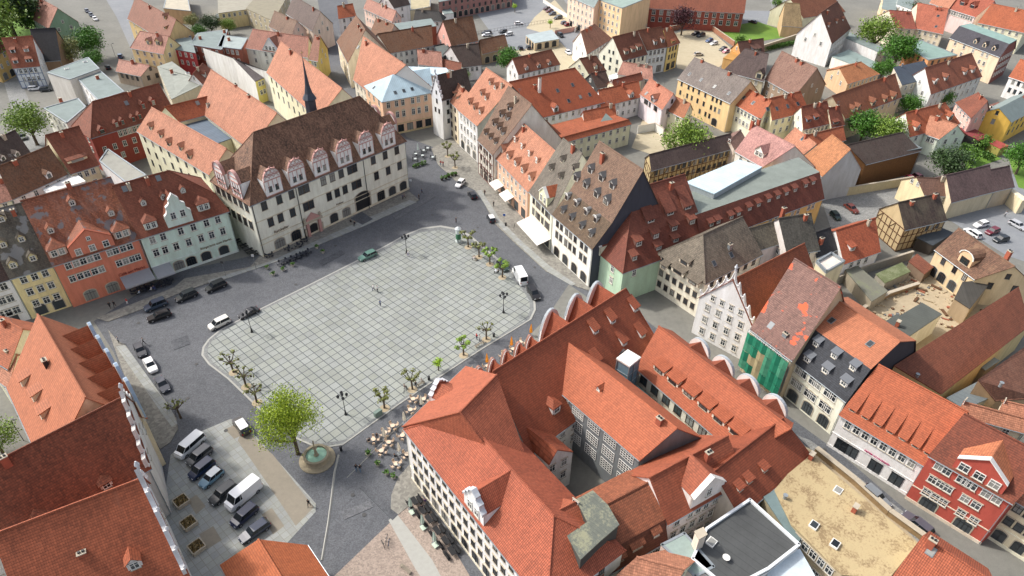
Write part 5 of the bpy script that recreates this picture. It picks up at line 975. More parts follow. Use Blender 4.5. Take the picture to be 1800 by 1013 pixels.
writing(LB, .13, 4.9, 'Ratskeller', 1.0, (110, 84, 60)); writing(LB, .5, 4.9, 'Rathaus', .7, (110, 84, 60))
MG = 'mint green house with scrolled white gable beside the town hall'
writing(MG, .76, 3.7, 'Bürgeramt zum Markt', .8, (120, 90, 60))
cross(MG, 'F', along(HOUSES[MG], '01', (1290, 590)), 5.4, 2.4, 5.2, 'scroll', wallm((200, 222, 208)), wallm((214, 226, 214)), None, [(-1.0, 1.9, 1.0, 1.6), (1.0, 1.9, 1.0, 1.6)])
TG = 'terracotta orange house with grey lichen patches on its roof'
cross(TG, 'F', along(HOUSES[TG], '01', (665, 765)), 8.2, 2.6, 2.9, 'tri', wallm((206, 116, 86)), REDB, MIX, [(-2.6, .4, 1.1, 1.4), (0, .4, 1.1, 1.4), (2.6, .4, 1.1, 1.4), (0, 3.0, .7, .8)], .3)
writing(TG, .78, 3.6, 'Café am Markt', .9, (120, 30, 30))
CG = 'cream house with grey slate roof and orange gabled dormer'
cross(CG, 'F', along(HOUSES[CG], '21', (215, 425)), 4.2, 2.6, 2.0, 'tri', wallm((226, 218, 180)), WHITE, ORA, [(-.9, .6, .9, 1.6), (.9, .6, .9, 1.6)], .25)
WG = 'white corner house with salmon roof and scrolled gable at the bottom'
cross(WG, 'F', along(HOUSES[WG], None, (832, 905)), 4.6, 2.2, 3.0, 'scroll', PLW, COP, None, [(-.8, .6, .9, 1.6), (.8, .6, .9, 1.6)])
SG = 'salmon roofed house fronting the square with a small front gable'
cross(SG, 'F', along(HOUSES[SG], None, (765, 690)), 4.2, 1.2, 2.0, 'scroll', PLW, COP, None, [])
PG = 'pinkish white house with orange roof and a crooked front gable'
cross(PG, 'F', along(HOUSES[PG], None, (1240, 878)), 6.0, 2.4, 2.8, 'tri', wallm((226, 212, 208)), WHITE, None, [(0, 1.2, .9, 1.5)], .25)
RG = 'brick red house with two arched shop fronts and a pointed salmon gable'
cross(RG, 'F', along(HOUSES[RG], '33', (1440, 380)), 6.6, 2.2, 2.6, 'tri', wallm((176, 66, 48)), WHITE, roofm((206, 110, 78), .15, .03), [(-2, .4, 1.3, 1.4), (0, .4, 1.3, 1.4), (2, .4, 1.3, 1.4)], .25)
MWG = 'white gabled house with pink roof and a round attic window'
HG = 'long orange roofed hall fronting the square with curved white gables'
Hq = HOUSES[HG]
hr_ = Hq['zr']-Hq['ze']
for f in (.60, .79, .96): cross(HG, 'B', Hq['Lf']*f, Hq['Lf']*.165, .6, hr_-2.3, 'round', PLW, ZCOP, None, [], rgap=.1, cw=.45)
for f in (.10, .19, .28, .37, .45): cross(HG, 'B', Hq['Lf']*f, Hq['Lf']*.07, .3, hr_-5.2, 'round', PLW, plain('brown_coping', (150, 110, 96), .7), None, [], rgap=.1, cw=.4)
RW = 'long right wing with orange roof and a row of shed dormers facing the inner court'
for f in (.14, .38, .62, .86): cross(RW, 'B', HOUSES[RW]['Lf']*f, 4.6, .4, 2.5, 'round', PLW, ZCOP, roofm((166, 72, 46), .1, .06, .2), [], cw=.5, rgap=.2)
LW = 'long orange roofed gabled block along the left of the square'
for i in range(5): cross(LW, 'B', HOUSES[LW]['Lf']*(.1+.19*i), HOUSES[LW]['Lf']*.185, .4, HOUSES[LW]['zr']-HOUSES[LW]['ze']-2.2, 'round', wallm((206, 196, 176)), plain('zinc_coping', (150, 170, 190), .5), None, [], cw=.5, rgap=.1)
cross(MWG, 'F', along(HOUSES[MWG], (300, 0), (985, 570)), 7.4, .2, 4.6, 'tri', PLW, COP, None, [(-1.6, .4, 1, 1.5), (0, .4, 1, 1.5), (1.6, .4, 1, 1.5)], .25)
endgable('white house with ornate scrolled gable on the lower right street', 'L', 'scroll', 1.5, wallm((228, 226, 222)), n=4)
endgable('big dark red roofed gabled house beside the parked vans', 'R', 'steps', .9, wallm((200, 200, 198)))
endgable('orange roofed house with ornate pale gable at the bottom left', 'R', 'scroll', 1.3, wallm((196, 198, 202)), n=5)
endgable('white renaissance gabled house with black framed gable beside the blue roof', 'L', 'steps', .6, wallm((206, 210, 216)))
writing('long white shop house with orange roof and seven long shed dormers', .55, 3.6, 'PETER SCHNEIDER', .5, (190, 30, 110))
# glass lift tower in the inner court
lift = root('lift_tower', Vector((*G((1098, 700), 0).xy, 0)), 'glass and steel lift tower with white top in the inner court', 'lift tower')
lc = G((1105, 630), 13.0); b = MB(); b.box((lc.x, lc.y, 13.0), (3.2, 2.8, .3), WHITE, .8); b.build('roof', lift)
b = MB(); 
for k in range(7): b.box((lc.x, lc.y, .1+k*2.1), (3.0, 2.6, .16), ZINC, .8)
Mz = Matrix.Rotation(.8, 3, 'Z')
for sx in (-1, 0, 1):
    for sy in (-1, 1): q = Mz @ Vector((sx*1.48, sy*1.28, 0)); b.tube([(lc.x+q.x, lc.y+q.y, 0), (lc.x+q.x, lc.y+q.y, 12.9)], .09, ZINC, 4)
b.build('steel_frame', lift); b = MB(); b.box((lc.x, lc.y, 6.4), (2.8, 2.4, 12.6), plain('tinted_glass', (110, 136, 150), .12, .1), .8); b.build('glass_wall', lift)
# green scaffold netting
SCF = 'house with patched brown roof behind green scaffold netting'; H = HOUSES[SCF]
scaf = root('scaffold', H['W'](H['Lf']/2, -1.0, 0), 'scaffold hung with green and beige netting in front of the patched roof house', 'scaffold')
b = MB(); nm = [plain('green_net', (26, 116, 88), .8, .4, 0, .9), plain('beige_net', (160, 146, 112), .8, .3, 0, 1.2), plain('green_net', (64, 132, 104), .8, .4, 0, .9)]
for i in range(6):
    for j in range(4):
        rn_ = random.Random(i*7+j)
        a0, a1 = H['Lf']*i/6, H['Lf']*(i+1)/6; mt = nm[1] if (i == 2 and j < 3) or (i == 1 and j == 1) else nm[0 if rn_.random() < .6 else 2]
        zz0, zz1 = 1.8+j*2.1, 1.8+(j+1)*2.1; dd = -1.0-.12*((i+j) % 2)
        b.face([H['W'](a0, -1.0, zz0), H['W']((a0+a1)/2, dd-.15, zz0), H['W']((a0+a1)/2, dd-.15, zz1), H['W'](a0, -1.0, zz1)], mt)
        b.face([H['W']((a0+a1)/2, dd-.15, zz0), H['W'](a1, -1.0, zz0), H['W'](a1, -1.0, zz1), H['W']((a0+a1)/2, dd-.15, zz1)], mt)
b.build('netting', scaf); b = MB()
for i in range(7):
    for d_ in (-.3, -.95): b.tube([H['W'](H['Lf']*i/6, d_, 0), H['W'](H['Lf']*i/6, d_, 10.8)], .05, ZINC, 4)
for j in range(5): b.tube([H['W'](0, -.95, 2+2.1*j), H['W'](H['Lf'], -.95, 2+2.1*j)], .05, ZINC, 4)
b.build('scaffold_frame', scaf)
# ------------------------------------------------------------ ground, paving
def stuffmat(name, c1, c2, sc_=1.0, rough=.95, cob=0.0, th=(.35, .65)):
    m, nt, bs = newmat(name); g = N(nt, 'ShaderNodeNewGeometry'); P = g.outputs['Position']
    a = noise(nt, P, .05*sc_, 5, .6); b = noise(nt, P, .6*sc_, 4, .65); d = noise(nt, P, 5*sc_, 3, .7)
    f = math_(nt, 'ADD', math_(nt, 'MULTIPLY', a, .4), math_(nt, 'ADD', math_(nt, 'MULTIPLY', b, .3), math_(nt, 'MULTIPLY', d, .3)))
    col = mix(nt, ramp(nt, f, *th), lin(c1), lin(c2))
    if cob:
        v = N(nt, 'ShaderNodeTexVoronoi'); v.inputs['Scale'].default_value = cob; L(nt, P, v.inputs['Vector'])
        sv = N(nt, 'ShaderNodeSeparateColor'); L(nt, v.outputs['Color'], sv.inputs[0])
        k = math_(nt, 'ADD', math_(nt, 'MULTIPLY', sv.outputs[0], .45), .78)
        mm = N(nt, 'ShaderNodeVectorMath', operation='SCALE'); L(nt, col, mm.inputs[0]); L(nt, k, mm.inputs['Scale']); col = mm.outputs[0]
        bump(nt, bs, v.outputs['Distance'], .25, .03)
    L(nt, col, bs.inputs['Base Color']); bs.inputs['Roughness'].default_value = rough; return m
def gridmat(name, slab, joint, cell=1.61, jw=.055, ph=(0, 0), ang=47.1, var=.16, sub=3):
    m, nt, bs = newmat(name); g = N(nt, 'ShaderNodeNewGeometry'); P = g.outputs['Position']
    mp = N(nt, 'ShaderNodeMapping'); mp.vector_type = 'POINT'; a = -rad(ang)
    mp.inputs['Rotation'].default_value = (0, 0, a); mp.inputs['Scale'].default_value = (1, 1, 1)
    L(nt, P, mp.inputs[0]); sp = N(nt, 'ShaderNodeSeparateXYZ'); L(nt, mp.outputs[0], sp.inputs[0])
    p0 = Vector((ph[0], ph[1], 0)); c_, s_ = math.cos(a), math.sin(a); qx, qy = c_*p0.x-s_*p0.y, s_*p0.x+c_*p0.y
    x = math_(nt, 'DIVIDE', math_(nt, 'SUBTRACT', sp.outputs[0], qx), cell); y = math_(nt, 'DIVIDE', math_(nt, 'SUBTRACT', sp.outputs[1], qy), cell)
    def line(v, w_): return math_(nt, 'GREATER_THAN', math_(nt, 'ABSOLUTE', math_(nt, 'SUBTRACT', math_(nt, 'FRACT', v), .5)), .5-w_)
    j = math_(nt, 'MAXIMUM', line(x, jw), line(y, jw))
    s = math_(nt, 'MAXIMUM', line(math_(nt, 'MULTIPLY', x, sub), .04), line(math_(nt, 'MULTIPLY', y, sub), .04))
    cb = N(nt, 'ShaderNodeCombineXYZ'); L(nt, math_(nt, 'FLOOR', x), cb.inputs[0]); L(nt, math_(nt, 'FLOOR', y), cb.inputs[1])
    wn = N(nt, 'ShaderNodeTexWhiteNoise', noise_dimensions='2D'); L(nt, cb.outputs[0], wn.inputs['Vector'])
    sc_ = N(nt, 'ShaderNodeSeparateColor'); L(nt, wn.outputs['Color'], sc_.inputs[0])
    b = noise(nt, P, .12, 5, .65); d = noise(nt, P, 3.5, 4, .7)
    f = math_(nt, 'ADD', math_(nt, 'MULTIPLY', math_(nt, 'SUBTRACT', sc_.outputs[0], .5), var), math_(nt, 'ADD', math_(nt, 'MULTIPLY', math_(nt, 'SUBTRACT', b, .5), .5), math_(nt, 'ADD', math_(nt, 'MULTIPLY', math_(nt, 'SUBTRACT', d, .5), .35), 1)))
    base = mix(nt, sc_.outputs[1], lin(slab), tuple(v*k for v, k in zip(lin(slab), (1.0, 1.0, .93))))
    mm = N(nt, 'ShaderNodeVectorMath', operation='SCALE'); L(nt, base, mm.inputs[0]); L(nt, f, mm.inputs['Scale'])
    col = mix(nt, math_(nt, 'MULTIPLY', s, .18), mm.outputs[0], lin(joint)); col = mix(nt, math_(nt, 'MULTIPLY', j, .85), col, lin(joint))
    L(nt, col, bs.inputs['Base Color']); bs.inputs['Roughness'].default_value = .9; return m
M_GROUND = stuffmat('yard_ground', (100, 100, 95), (130, 129, 122), 1.5)
M_STREET = stuffmat('dark_cobbles', (66, 69, 74), (104, 106, 110), 1.0, .85, 6.0, (.3, .7))
M_WALK = stuffmat('pavement_stone', (114, 112, 106), (142, 139, 130), 2, .9, 2.2)
M_PALE = gridmat('pale_slabs', (146, 149, 148), (130, 126, 118), 1.1, .03, (0, 0), 47.1, .2, 1)
M_KERB = plain('kerb_stone', (160, 160, 154), .9, .12); M_PLAZA = gridmat('plaza_slabs', (144, 148, 145), (72, 77, 82), 1.607, .05, tuple(G((645.8, 613.6)).xy), 47.1)
M_SAND = stuffmat('pink_gravel_paving', (138, 124, 114), (160, 146, 134), 2, .9, 5); M_TAN = stuffmat('tan_slabs', (126, 120, 108), (146, 138, 124), 2)
M_GRASS = stuffmat('grass', (70, 104, 34), (112, 146, 52), 3); M_LOT = stuffmat('sandy_lot', (162, 150, 124), (190, 180, 154), 1); M_DIRT = stuffmat('bare_earth', (146, 132, 108), (180, 166, 140), 2)
M_ASPH = stuffmat('grey_asphalt', (112, 116, 122), (140, 143, 145), 1); M_STONE2 = stuffmat('side_street_paving', (116, 118, 118), (146, 146, 142), 1, .9, 4)
SHN = [0]
def sheet(name, pts, z, mat, t=None, kind='structure'):
    SHN[0] += 1; z = z + SHN[0]*.0011 if z < .05 else z+SHN[0]*.0003
    b = MB(); P = [G(px(t, p), 0) for p in pts]; P = [Vector((p.x, p.y, z)) for p in P]
    ar = sum(P[i].x*P[(i+1) % len(P)].y-P[(i+1) % len(P)].x*P[i].y for i in range(len(P)))
    if ar < 0: P = P[::-1]
    n = len(P)
    b.face(P, mat)
    if z > .05:
        for i in range(n): q, r = P[i], P[(i+1) % n]; b.face([(q.x, q.y, 0), (r.x, r.y, 0), r, q], mat)
    o = b.build(name); o['kind'] = kind; return o
b = MB(); b.face([(-900, -300, 0), (900, -300, 0), (900, 1500, 0), (-900, 1500, 0)], M_GROUND); g = b.build('ground'); g['kind'] = 'structure'
sheet('street', [(165, 565), (300, 480), (462, 446), (720, 337), (712, 240), (790, 270), (860, 330), (900, 400), (1040, 490), (1210, 620), (1370, 720), (1480, 800), (1760, 1040), (1700, 1040), (1440, 830), (1290, 760), (1200, 640), (1000, 500), (960, 560), (820, 700), (780, 830), (900, 1060), (560, 1060), (310, 1060), (270, 800), (200, 620)], .010, M_STREET)
sheet('street', [(585, 160), (545, -80), (575, -80), (720, 255), (690, 260)], .012, M_STREET)
sheet('street', [(245, 120), (205, 30), (150, -60), (215, -60), (245, 40), (290, 140), (260, 140)], .012, M_ASPH)
sheet('street', [(0, 120), (20, 190), (45, 270), (90, 260), (60, 200), (25, 110)], .012, M_STONE2)
sheet('street', [(960, -40), (1010, -40), (1100, 70), (1140, 120), (1240, 260), (1210, 260), (1130, 160), (1060, 90)], .011, M_STONE2)
sheet('street', [(1380, -60), (1340, -60), (1360, 30), (1400, 50)], .011, M_STONE2)
PL = [(354, 625), (356, 611), (366, 597), (384, 582), (412, 567), (464, 540), (545, 500), (624, 460), (680, 431), (712, 413), (742, 401), (775, 397), (803, 402), (826, 413), (852, 436), (880, 459), (908, 484), (928, 506), (941, 527), (942, 545), (934, 562), (908, 578), (850, 613), (780, 659), (700, 713), (650, 749), (603, 783), (560, 790), (520, 772), (452, 717), (400, 667), (366, 641)]
sheet('plaza_kerb', PL, .10, M_KERB)
cxp, cyp = 650, 590
sheet('plaza_edge_band', [(cxp+(x-cxp)*.987, cyp+(y-cyp)*.985) for x, y in PL], .104, stuffmat('dark_band', (104, 108, 110), (130, 132, 130), 2, .9, 5))
sheet('plaza', [(cxp+(x-cxp)*.965, cyp+(y-cyp)*.955) for x, y in PL], .108, M_PLAZA)
sheet('pavement', [(306, 506), (325, 490), (440, 470), (462, 444), (720, 338), (737, 352), (600, 412), (470, 466), (370, 497), (320, 514), (245, 546), (190, 566), (170, 560)], .12, M_WALK)
sheet('pavement', [(470, 462), (720, 352), (733, 356), (640, 398), (500, 456), (370, 500), (365, 494)], .124, M_PALE)
sheet('gate_apron', [(616, 385), (636, 373), (656, 386), (637, 396)], .128, M_STREET)
sheet('pavement', [(758, 262), (800, 240), (1030, 500), (1060, 520), (1015, 505), (960, 478), (905, 428), (868, 392), (850, 355), (835, 335), (800, 318), (770, 290)], .12, M_WALK)
sheet('pavement_edge', [(838, 337), (872, 392), (908, 428), (962, 478), (1005, 503), (1012, 500), (968, 470), (916, 424), (880, 388), (846, 335)], .124, M_PALE)
sheet('pavement', [(190, 580), (207, 600), (220, 606), (310, 735), (313, 755), (300, 778), (282, 790), (240, 720)], .12, M_WALK)
sheet('pavement_strip', [(204, 610), (220, 607), (300, 718), (312, 745), (303, 752), (285, 728)], .124, M_PALE)
sheet('parking_area', [(300, 800), (355, 758), (405, 737), (430, 745), (555, 885), (555, 900), (500, 960), (470, 990), (420, 1060), (330, 1060), (285, 900)], .016, M_PALE)
for q in ([(428, 752), (480, 800), (552, 892), (520, 925), (470, 850), (418, 775)], [(395, 755), (418, 745), (432, 762), (412, 772)], [(330, 880), (345, 870), (362, 890), (345, 905)], [(460, 905), (478, 893), (500, 925), (480, 940)], [(350, 940), (375, 925), (390, 950), (365, 965)], [(400, 985), (430, 960), (450, 985), (420, 1010)]):
    sheet('tan_paving_patch', q, .020, M_TAN)
sheet('gravel_square', [(570, 1030), (700, 905), (712, 880), (735, 860), (830, 1020), (840, 1060), (560, 1060)], .016, M_SAND)
sheet('pale_path', [(683, 915), (697, 903), (760, 985), (800, 1060), (770, 1060), (730, 1000)], .020, M_KERB)
sheet('corner_pavement', [(722, 815), (700, 840), (688, 870), (687, 895), (700, 905), (745, 870), (730, 830)], .10, M_WALK)
for q, w_ in (([(595, 800), (588, 830), (583, 875), (577, 920), (566, 985)], .18), ([(757, 700), (690, 760), (610, 840)], .08)):
    b = MB(); b.tube([G(p, .04) for p in q], w_, M_KERB, 4); o = b.build('stone_line'); o['kind'] = 'structure'
# courtyards and lots
sheet('parking_lot', [(835, 20), (920, -10), (960, 0), (1020, 55), (1070, 85), (1000, 120), (880, 80)], .012, M_ASPH)
sheet('sandy_lot', [(940, 30), (975, 0), (1010, 40), (1015, 45), (960, 60), (925, 50)], .020, M_LOT)
sheet('sandy_lot', [(1185, 60), (1240, 45), (1290, 90), (1285, 100), (1262, 120), (1230, 130), (1190, 120)], .016, M_LOT)
sheet('parking_lot', [(1140, 50), (1150, 15), (1370, 20), (1350, 45), (1240, 55)], .012, M_ASPH)
sheet('courtyard', [(905, 90), (985, 75), (1020, 110), (980, 140)], .012, M_LOT)
sheet('lawn', [(1253, 52), (1330, 38), (1395, 60), (1405, 62), (1290, 80)], .020, M_GRASS)
sheet('dirt_lot', [(1500, 545), (1600, 480), (1700, 500), (1760, 520), (1680, 610), (1560, 640), (1530, 600)], .012, M_DIRT)
sheet('parking_lot', [(1600, 330), (1830, 300), (1830, 470), (1770, 450), (1640, 370)], .012, M_ASPH)
sheet('lawn', [(1770, 270), (1830, 240), (1830, 340), (1790, 330)], .020, M_GRASS)
sheet('lawn', [(1680, 250), (1740, 265), (1760, 280), (1700, 300)], .020, M_GRASS)
sheet('courtyard', [(1440, 340), (1600, 330), (1640, 370), (1540, 410), (1460, 400)], .012, M_STONE2)
sheet('courtyard', [(1130, 210), (1260, 240), (1200, 290), (1110, 260)], .012, M_LOT)
sheet('verge', [(1390, 770), (1440, 800), (1640, 955), (1600, 960), (1420, 800)], .016, M_DIRT)
sheet('street_paving', [(1400, 765), (1425, 775), (1770, 1040), (1700, 1040), (1560, 900), (1440, 805)], .020, M_STONE2)
sheet('lawn', [(-80, -60), (80, -60), (60, 60), (-60, 120)], .020, M_GRASS)
# ------------------------------------------------------------ vehicles
import bmesh
def paint(c):
    k = ('paint', c)
    if k in MC: return MC[k]
    m, nt, bs = newmat('car_paint'); bs.inputs['Base Color'].default_value = (*lin(c), 1); bs.inputs['Roughness'].default_value = .28
    bs.inputs['Coat Weight'].default_value = .5; bs.inputs['Coat Roughness'].default_value = .1; MC[k] = m; return m
TYRE = plain('tyre_rubber', (24, 24, 26), .9, .05); CGL = plain('car_glass', (30, 36, 42), .08, .02); RIM = plain('rim', (150, 152, 156), .35, .05, .6)
HLI = plain('headlight_lens', (222, 226, 230), .15, .02); TLI = plain('taillight_lens', (150, 18, 18), .25, .02)
CARS = {}
SPEC = {  # length, width, height, [(x, halfw factor, belt z)], greenhouse: base front, top front, top rear, base rear (fractions from the rear 0..1)
 'hatch': (4.1, 1.78, 1.5, .92, .72, .58, .12, .02), 'suv': (4.6, 1.88, 1.72, 1.02, .74, .62, .08, .01), 'sedan': (4.6, 1.8, 1.46, .92, .70, .55, .24, .12),
 'wagon': (4.7, 1.8, 1.48, .93, .70, .57, .09, .01), 'mini': (3.7, 1.68, 1.45, .9, .74, .62, .10, .02), 'mpv': (4.4, 1.82, 1.66, 1.0, .80, .64, .06, .01),
 'van': (5.3, 1.98, 2.0, 1.15, .88, .74, .03, .01), 'bigvan': (6.0, 2.06, 2.55, 1.35, .88, .78, .02, .005), 'coupe': (4.4, 1.82, 1.3, .85, .66, .50, .30, .14)}
def car_proto(k):
    if k in CARS: return CARS[k]
    Lc, Wc, Hc, belt, gf_, tf, tr, gr = SPEC[k]; hw = Wc/2; X = lambda f: -Lc/2+Lc*f
    vanlike = k in ('van', 'bigvan')
    b = MB(); P0 = paint((200, 200, 200))
    hood = belt*(.98 if vanlike else .9)
    st = [(0, .80, belt*.8), (.03, .93, belt*.97), (.2, 1, belt), (.5, 1, belt), (gf_, 1, belt), (min(.96, gf_+.12), .98, hood), (.965, .88, hood*.88), (1, .74, hood*.62)]
    rings = []
    for f, wf, zb in st:
        w_ = hw*wf; z0 = .24
        rings.append([(X(f), y, z) for y, z in ((w_*.9, z0), (w_, z0+.16), (w_*1.0, zb*.72), (w_*.92, zb), (-w_*.92, zb), (-w_, zb*.72), (-w_, z0+.16), (-w_*.9, z0))])
    for i in range(len(rings)-1):
        for j in range(8):
            a, c = rings[i], rings[i+1]; b.face([a[j], a[(j+1) % 8], c[(j+1) % 8], c[j]][::-1], P0)
    b.face(rings[0], P0); b.face(rings[-1][::-1], P0)
    # roof and pillars
    tw = hw*(.9 if vanlike else .78); zt = Hc
    rf = [(X(tf), tw*.94), (X(tf)-.25, tw), (X(tr)+.2, tw), (X(tr), tw*.93)]
    R0 = paint((200, 200, 201))
    top = [(x, y, zt-(.03 if i in (0, 3) else 0)) for i, (x, y) in enumerate(rf)]; top2 = top + [(x, -y, z) for x, y, z in top[::-1]]
    b.prism(top2, (0, 0, -.07), R0)
    base = [(X(gf_), hw*.86), (X(tf)-.1, hw*.92), (X(tr)+.1, hw*.92), (X(gr), hw*.84)]
    for s in (-1, 1):
        for (x0, y0), (x1, y1) in ((base[0], rf[0]), (base[3], rf[3]), ((base[1][0]-.5, base[1][1]), (rf[1][0]-.55, rf[1][1]))): b.tube([(x0, y0*s, belt-.02), (x1, y1*s, zt-.05)], .045, P0, 4)
    if k == 'bigvan' or k == 'van':
        xs = X(.62)
        for s in (-1, 1):
            if k == 'bigvan': b.prism([(X(.02), s*hw*.93, belt-.1), (xs, s*hw*.93, belt-.1), (xs, s*tw*1.0, zt-.04), (X(.03), s*tw*1.0, zt-.04)], (0, -s*.06, 0), P0)
        if k == 'bigvan': b.prism([(X(.0)+.03, -hw*.8, belt-.1), (X(0)+.03, hw*.8, belt-.1), (X(.02), tw*.9, zt-.05), (X(.02), -tw*.9, zt-.05)], (.06, 0, 0), P0)
    g = MB(); gi = .02
    q = [(X(gf_), base[0][1]), (X(gr), base[3][1])]
    for s in (-1, 1):
        g.face([(X(gf_), s*(base[0][1]-gi), belt-.02), (base[1][0], s*(base[1][1]-gi), belt-.02), (rf[1][0], s*(rf[1][1]-gi), zt-.06), (rf[0][0], s*(rf[0][1]-gi), zt-.06)][::-s], CGL)
        g.face([(base[1][0], s*(base[1][1]-gi), belt-.02), (base[2][0], s*(base[2][1]-gi), belt-.02), (rf[2][0], s*(rf[2][1]-gi), zt-.06), (rf[1][0], s*(rf[1][1]-gi), zt-.06)][::-s], CGL)
        g.face([(base[2][0], s*(base[2][1]-gi), belt-.02), (X(gr), s*(base[3][1]-gi), belt-.02), (rf[3][0], s*(rf[3][1]-gi), zt-.06), (rf[2][0], s*(rf[2][1]-gi), zt-.06)][::-s], CGL)
    g.face([(X(gf_), -base[0][1], belt-.03), (X(gf_), base[0][1], belt-.03), (rf[0][0], rf[0][1], zt-.05), (rf[0][0], -rf[0][1], zt-.05)], CGL)
    g.face([(X(gr), base[3][1], belt-.03), (X(gr), -base[3][1], belt-.03), (rf[3][0], -rf[3][1], zt-.05), (rf[3][0], rf[3][1], zt-.05)], CGL)
    wr = .33 if not vanlike else .36; wm_ = MB(); wm_.tube([(0, -.11, 0), (0, .11, 0)], wr, TYRE, 14); rm_ = MB(); rm_.tube([(0, -.12, 0), (0, .12, 0)], wr*.6, RIM, 10)
    h = MB(); h.box((0, 0, 0), (.1, .34, .16), HLI); tl = MB(); tl.box((0, 0, 0), (.08, .2, .3), TLI)
    CARS[k] = dict(body=b.mesh('body', smooth=False), glass=g.mesh('window'), wheel=wm_.mesh('tyre'), rim=rm_.mesh('rim'), hl=h.mesh('headlight'), tl=tl.mesh('taillight'), L=Lc, W=Wc, wr=wr, belt=belt, hood=hood)
    return CARS[k]
def car(k, p, q, col, label, rc=None, t=None, group='parked cars', name='parked_car', cat='car', z=.012):
    """p = centre in the photo, q = a point ahead of the bonnet"""
    P = G(px(t, p), .7); Q = G(px(t, q), .7); d = Q-P; rz = math.atan2(d.y, d.x); D = car_proto(k)
    R = root(name, Vector((P.x, P.y, z)), label, cat, group, rz)
    o = inst('body', D['body'], R, (0, 0, 0)); 
    for i, c_ in ((0, col), (1, rc or col)):
        if i < len(o.material_slots): o.material_slots[i].link = 'OBJECT'; o.material_slots[i].material = paint(c_)
    inst('window', D['glass'], R, (0, 0, 0))
    for sx in (-.31, .31):
        for s in (-1, 1): wo = inst('wheel', D['wheel'], R, (D['L']*sx, s*(D['W']/2-.1), D['wr'])); inst('rim', D['rim'], wo, (0, s*.01, 0))
    for s in (-1, 1):
        inst('headlight', D['hl'], R, (D['L']/2-.1, s*(D['W']/2-.38), D['hood']*.68)); inst('taillight', D['tl'], R, (-D['L']/2+.03, s*(D['W']/2-.26), D['belt']*.72))
    return R
NV, BKC, DG, WC_, SI = (26, 38, 70), (20, 21, 24), (58, 61, 66), (226, 226, 224), (150, 156, 160)
F_ = 'cars parked along the left of the square'
car('suv', (273, 536), (255, 543), (62, 76, 92), 'blue grey estate car parked by the café, behind the long black car', group=F_)
car('wagon', (279, 555), (258, 562), BKC, 'long black car parked beside the blue grey one', group=F_)
car('suv', (327, 520), (308, 528), (34, 38, 42), 'black off road car by the kerb below the mint green house', group=F_)
car('suv', (379, 503), (360, 511), (30, 32, 36), 'dark car at the kerb nearest the town hall corner', group=F_)
car('mpv', (385, 568), (366, 577), (216, 214, 206), 'cream white minivan at the left tip of the square', group=F_)
car('coupe', (437, 549), (420, 557), (22, 24, 30), 'black convertible at the kerb of the square beside a lamp', group=F_)
car('hatch', (246, 615), (253, 628), (46, 46, 52), 'dark grey hatchback first in the column on the left street', group='cars in the left street')
car('sedan', (264, 641), (272, 655), (228, 228, 228), 'white saloon between two dark cars on the left street', group='cars in the left street')
car('sedan', (285, 675), (294, 689), (44, 48, 60), 'dark blue grey saloon last in the column on the left street', group='cars in the left street')
car('suv', (424, 748), (417, 738), (70, 66, 62), 'dark car with white roof alone at the top of the parking area', rc=(222, 222, 220), group='cars in the parking area')
g_ = 'cars in the parking area'
car('van', (334, 784), (318, 798), (226, 228, 230), 'white minibus at the upper end of the parking row', group=g_)
car('mpv', (350, 801), (336, 812), (86, 88, 92), 'grey people carrier beside the white minibus', group=g_)
car('mpv', (354, 824), (340, 835), (28, 44, 76), 'dark blue car between the grey and the light blue cars', group=g_)
car('hatch', (371, 839), (358, 850), (106, 142, 164), 'light blue small car with white roof', rc=(222, 226, 228), group=g_)
car('suv', (392, 867), (378, 878), (44, 48, 52), 'charcoal car beside the large white van', group=g_)
VN = car('bigvan', (428, 871), (410, 886), (230, 232, 234), 'large white delivery van with a red and dark emblem on its side', group=g_)
car('mpv', (429, 906), (415, 918), (22, 34, 66), 'navy car next to the large white delivery van', group=g_)
car('wagon', (447, 933), (431, 944), (34, 44, 66), 'dark blue estate car at the lower end of the parking row', group=g_)
b = MB(); 
for x, z, c_, w_ in ((0, 1.75, (24, 28, 60), .5), (.35, 1.75, (24, 28, 60), .3), (.1, 1.5, (200, 40, 50), .7), (-.4, 1.55, (200, 40, 50), .3)): b.box((x-1, -1.0, z), (w_, .03, .2), paint(c_))
o = b.mesh('emblem'); inst('emblem', o, VN, (0, 0.0, 0))
car('wagon', (646, 449), (628, 457), (92, 128, 118), 'old green estate car driving along the top kerb of the square', group=None)
g_ = 'cars on the right side street'
car('hatch', (809, 322), (800, 331), (228, 228, 228), 'white hatchback turning at the top of the right street', group=g_)
car('hatch', (830, 342), (824, 334), (34, 34, 38), 'black hatchback at the kerb below the white one', group=g_)
car('mini', (863, 383), (858, 374), (50, 52, 58), 'dark small car with white roof at the kerb by the sign', rc=(230, 230, 230), group=g_)
car('hatch', (884, 467), (892, 477), (48, 66, 60), 'dark green car half hidden by a young tree', group=g_)
car('bigvan', (914, 486), (905, 470), (228, 230, 230), 'white transporter beside the rounded corner of the square', group=g_)
car('suv', (938, 515), (946, 527), (28, 26, 28), 'black car behind the white transporter', group=g_)
car('wagon', (1541, 872), (1562, 890), (120, 126, 132), 'silver grey estate car in the lower right street', group='cars in the lower right street')
car('wagon', (1613, 920), (1592, 903), (84, 84, 94), 'dark grey car in the lower right street near the red house', group='cars in the lower right street')
cols = [NV, BKC, DG, WC_, SI, (86, 30, 36), (60, 80, 110), (176, 178, 180)]
nmc = {NV: 'navy', BKC: 'black', DG: 'dark grey', WC_: 'white', SI: 'silver', (86, 30, 36): 'dark red', (60, 80, 110): 'steel blue', (176, 178, 180): 'light grey'}
g_ = 'cars in the top parking lot'
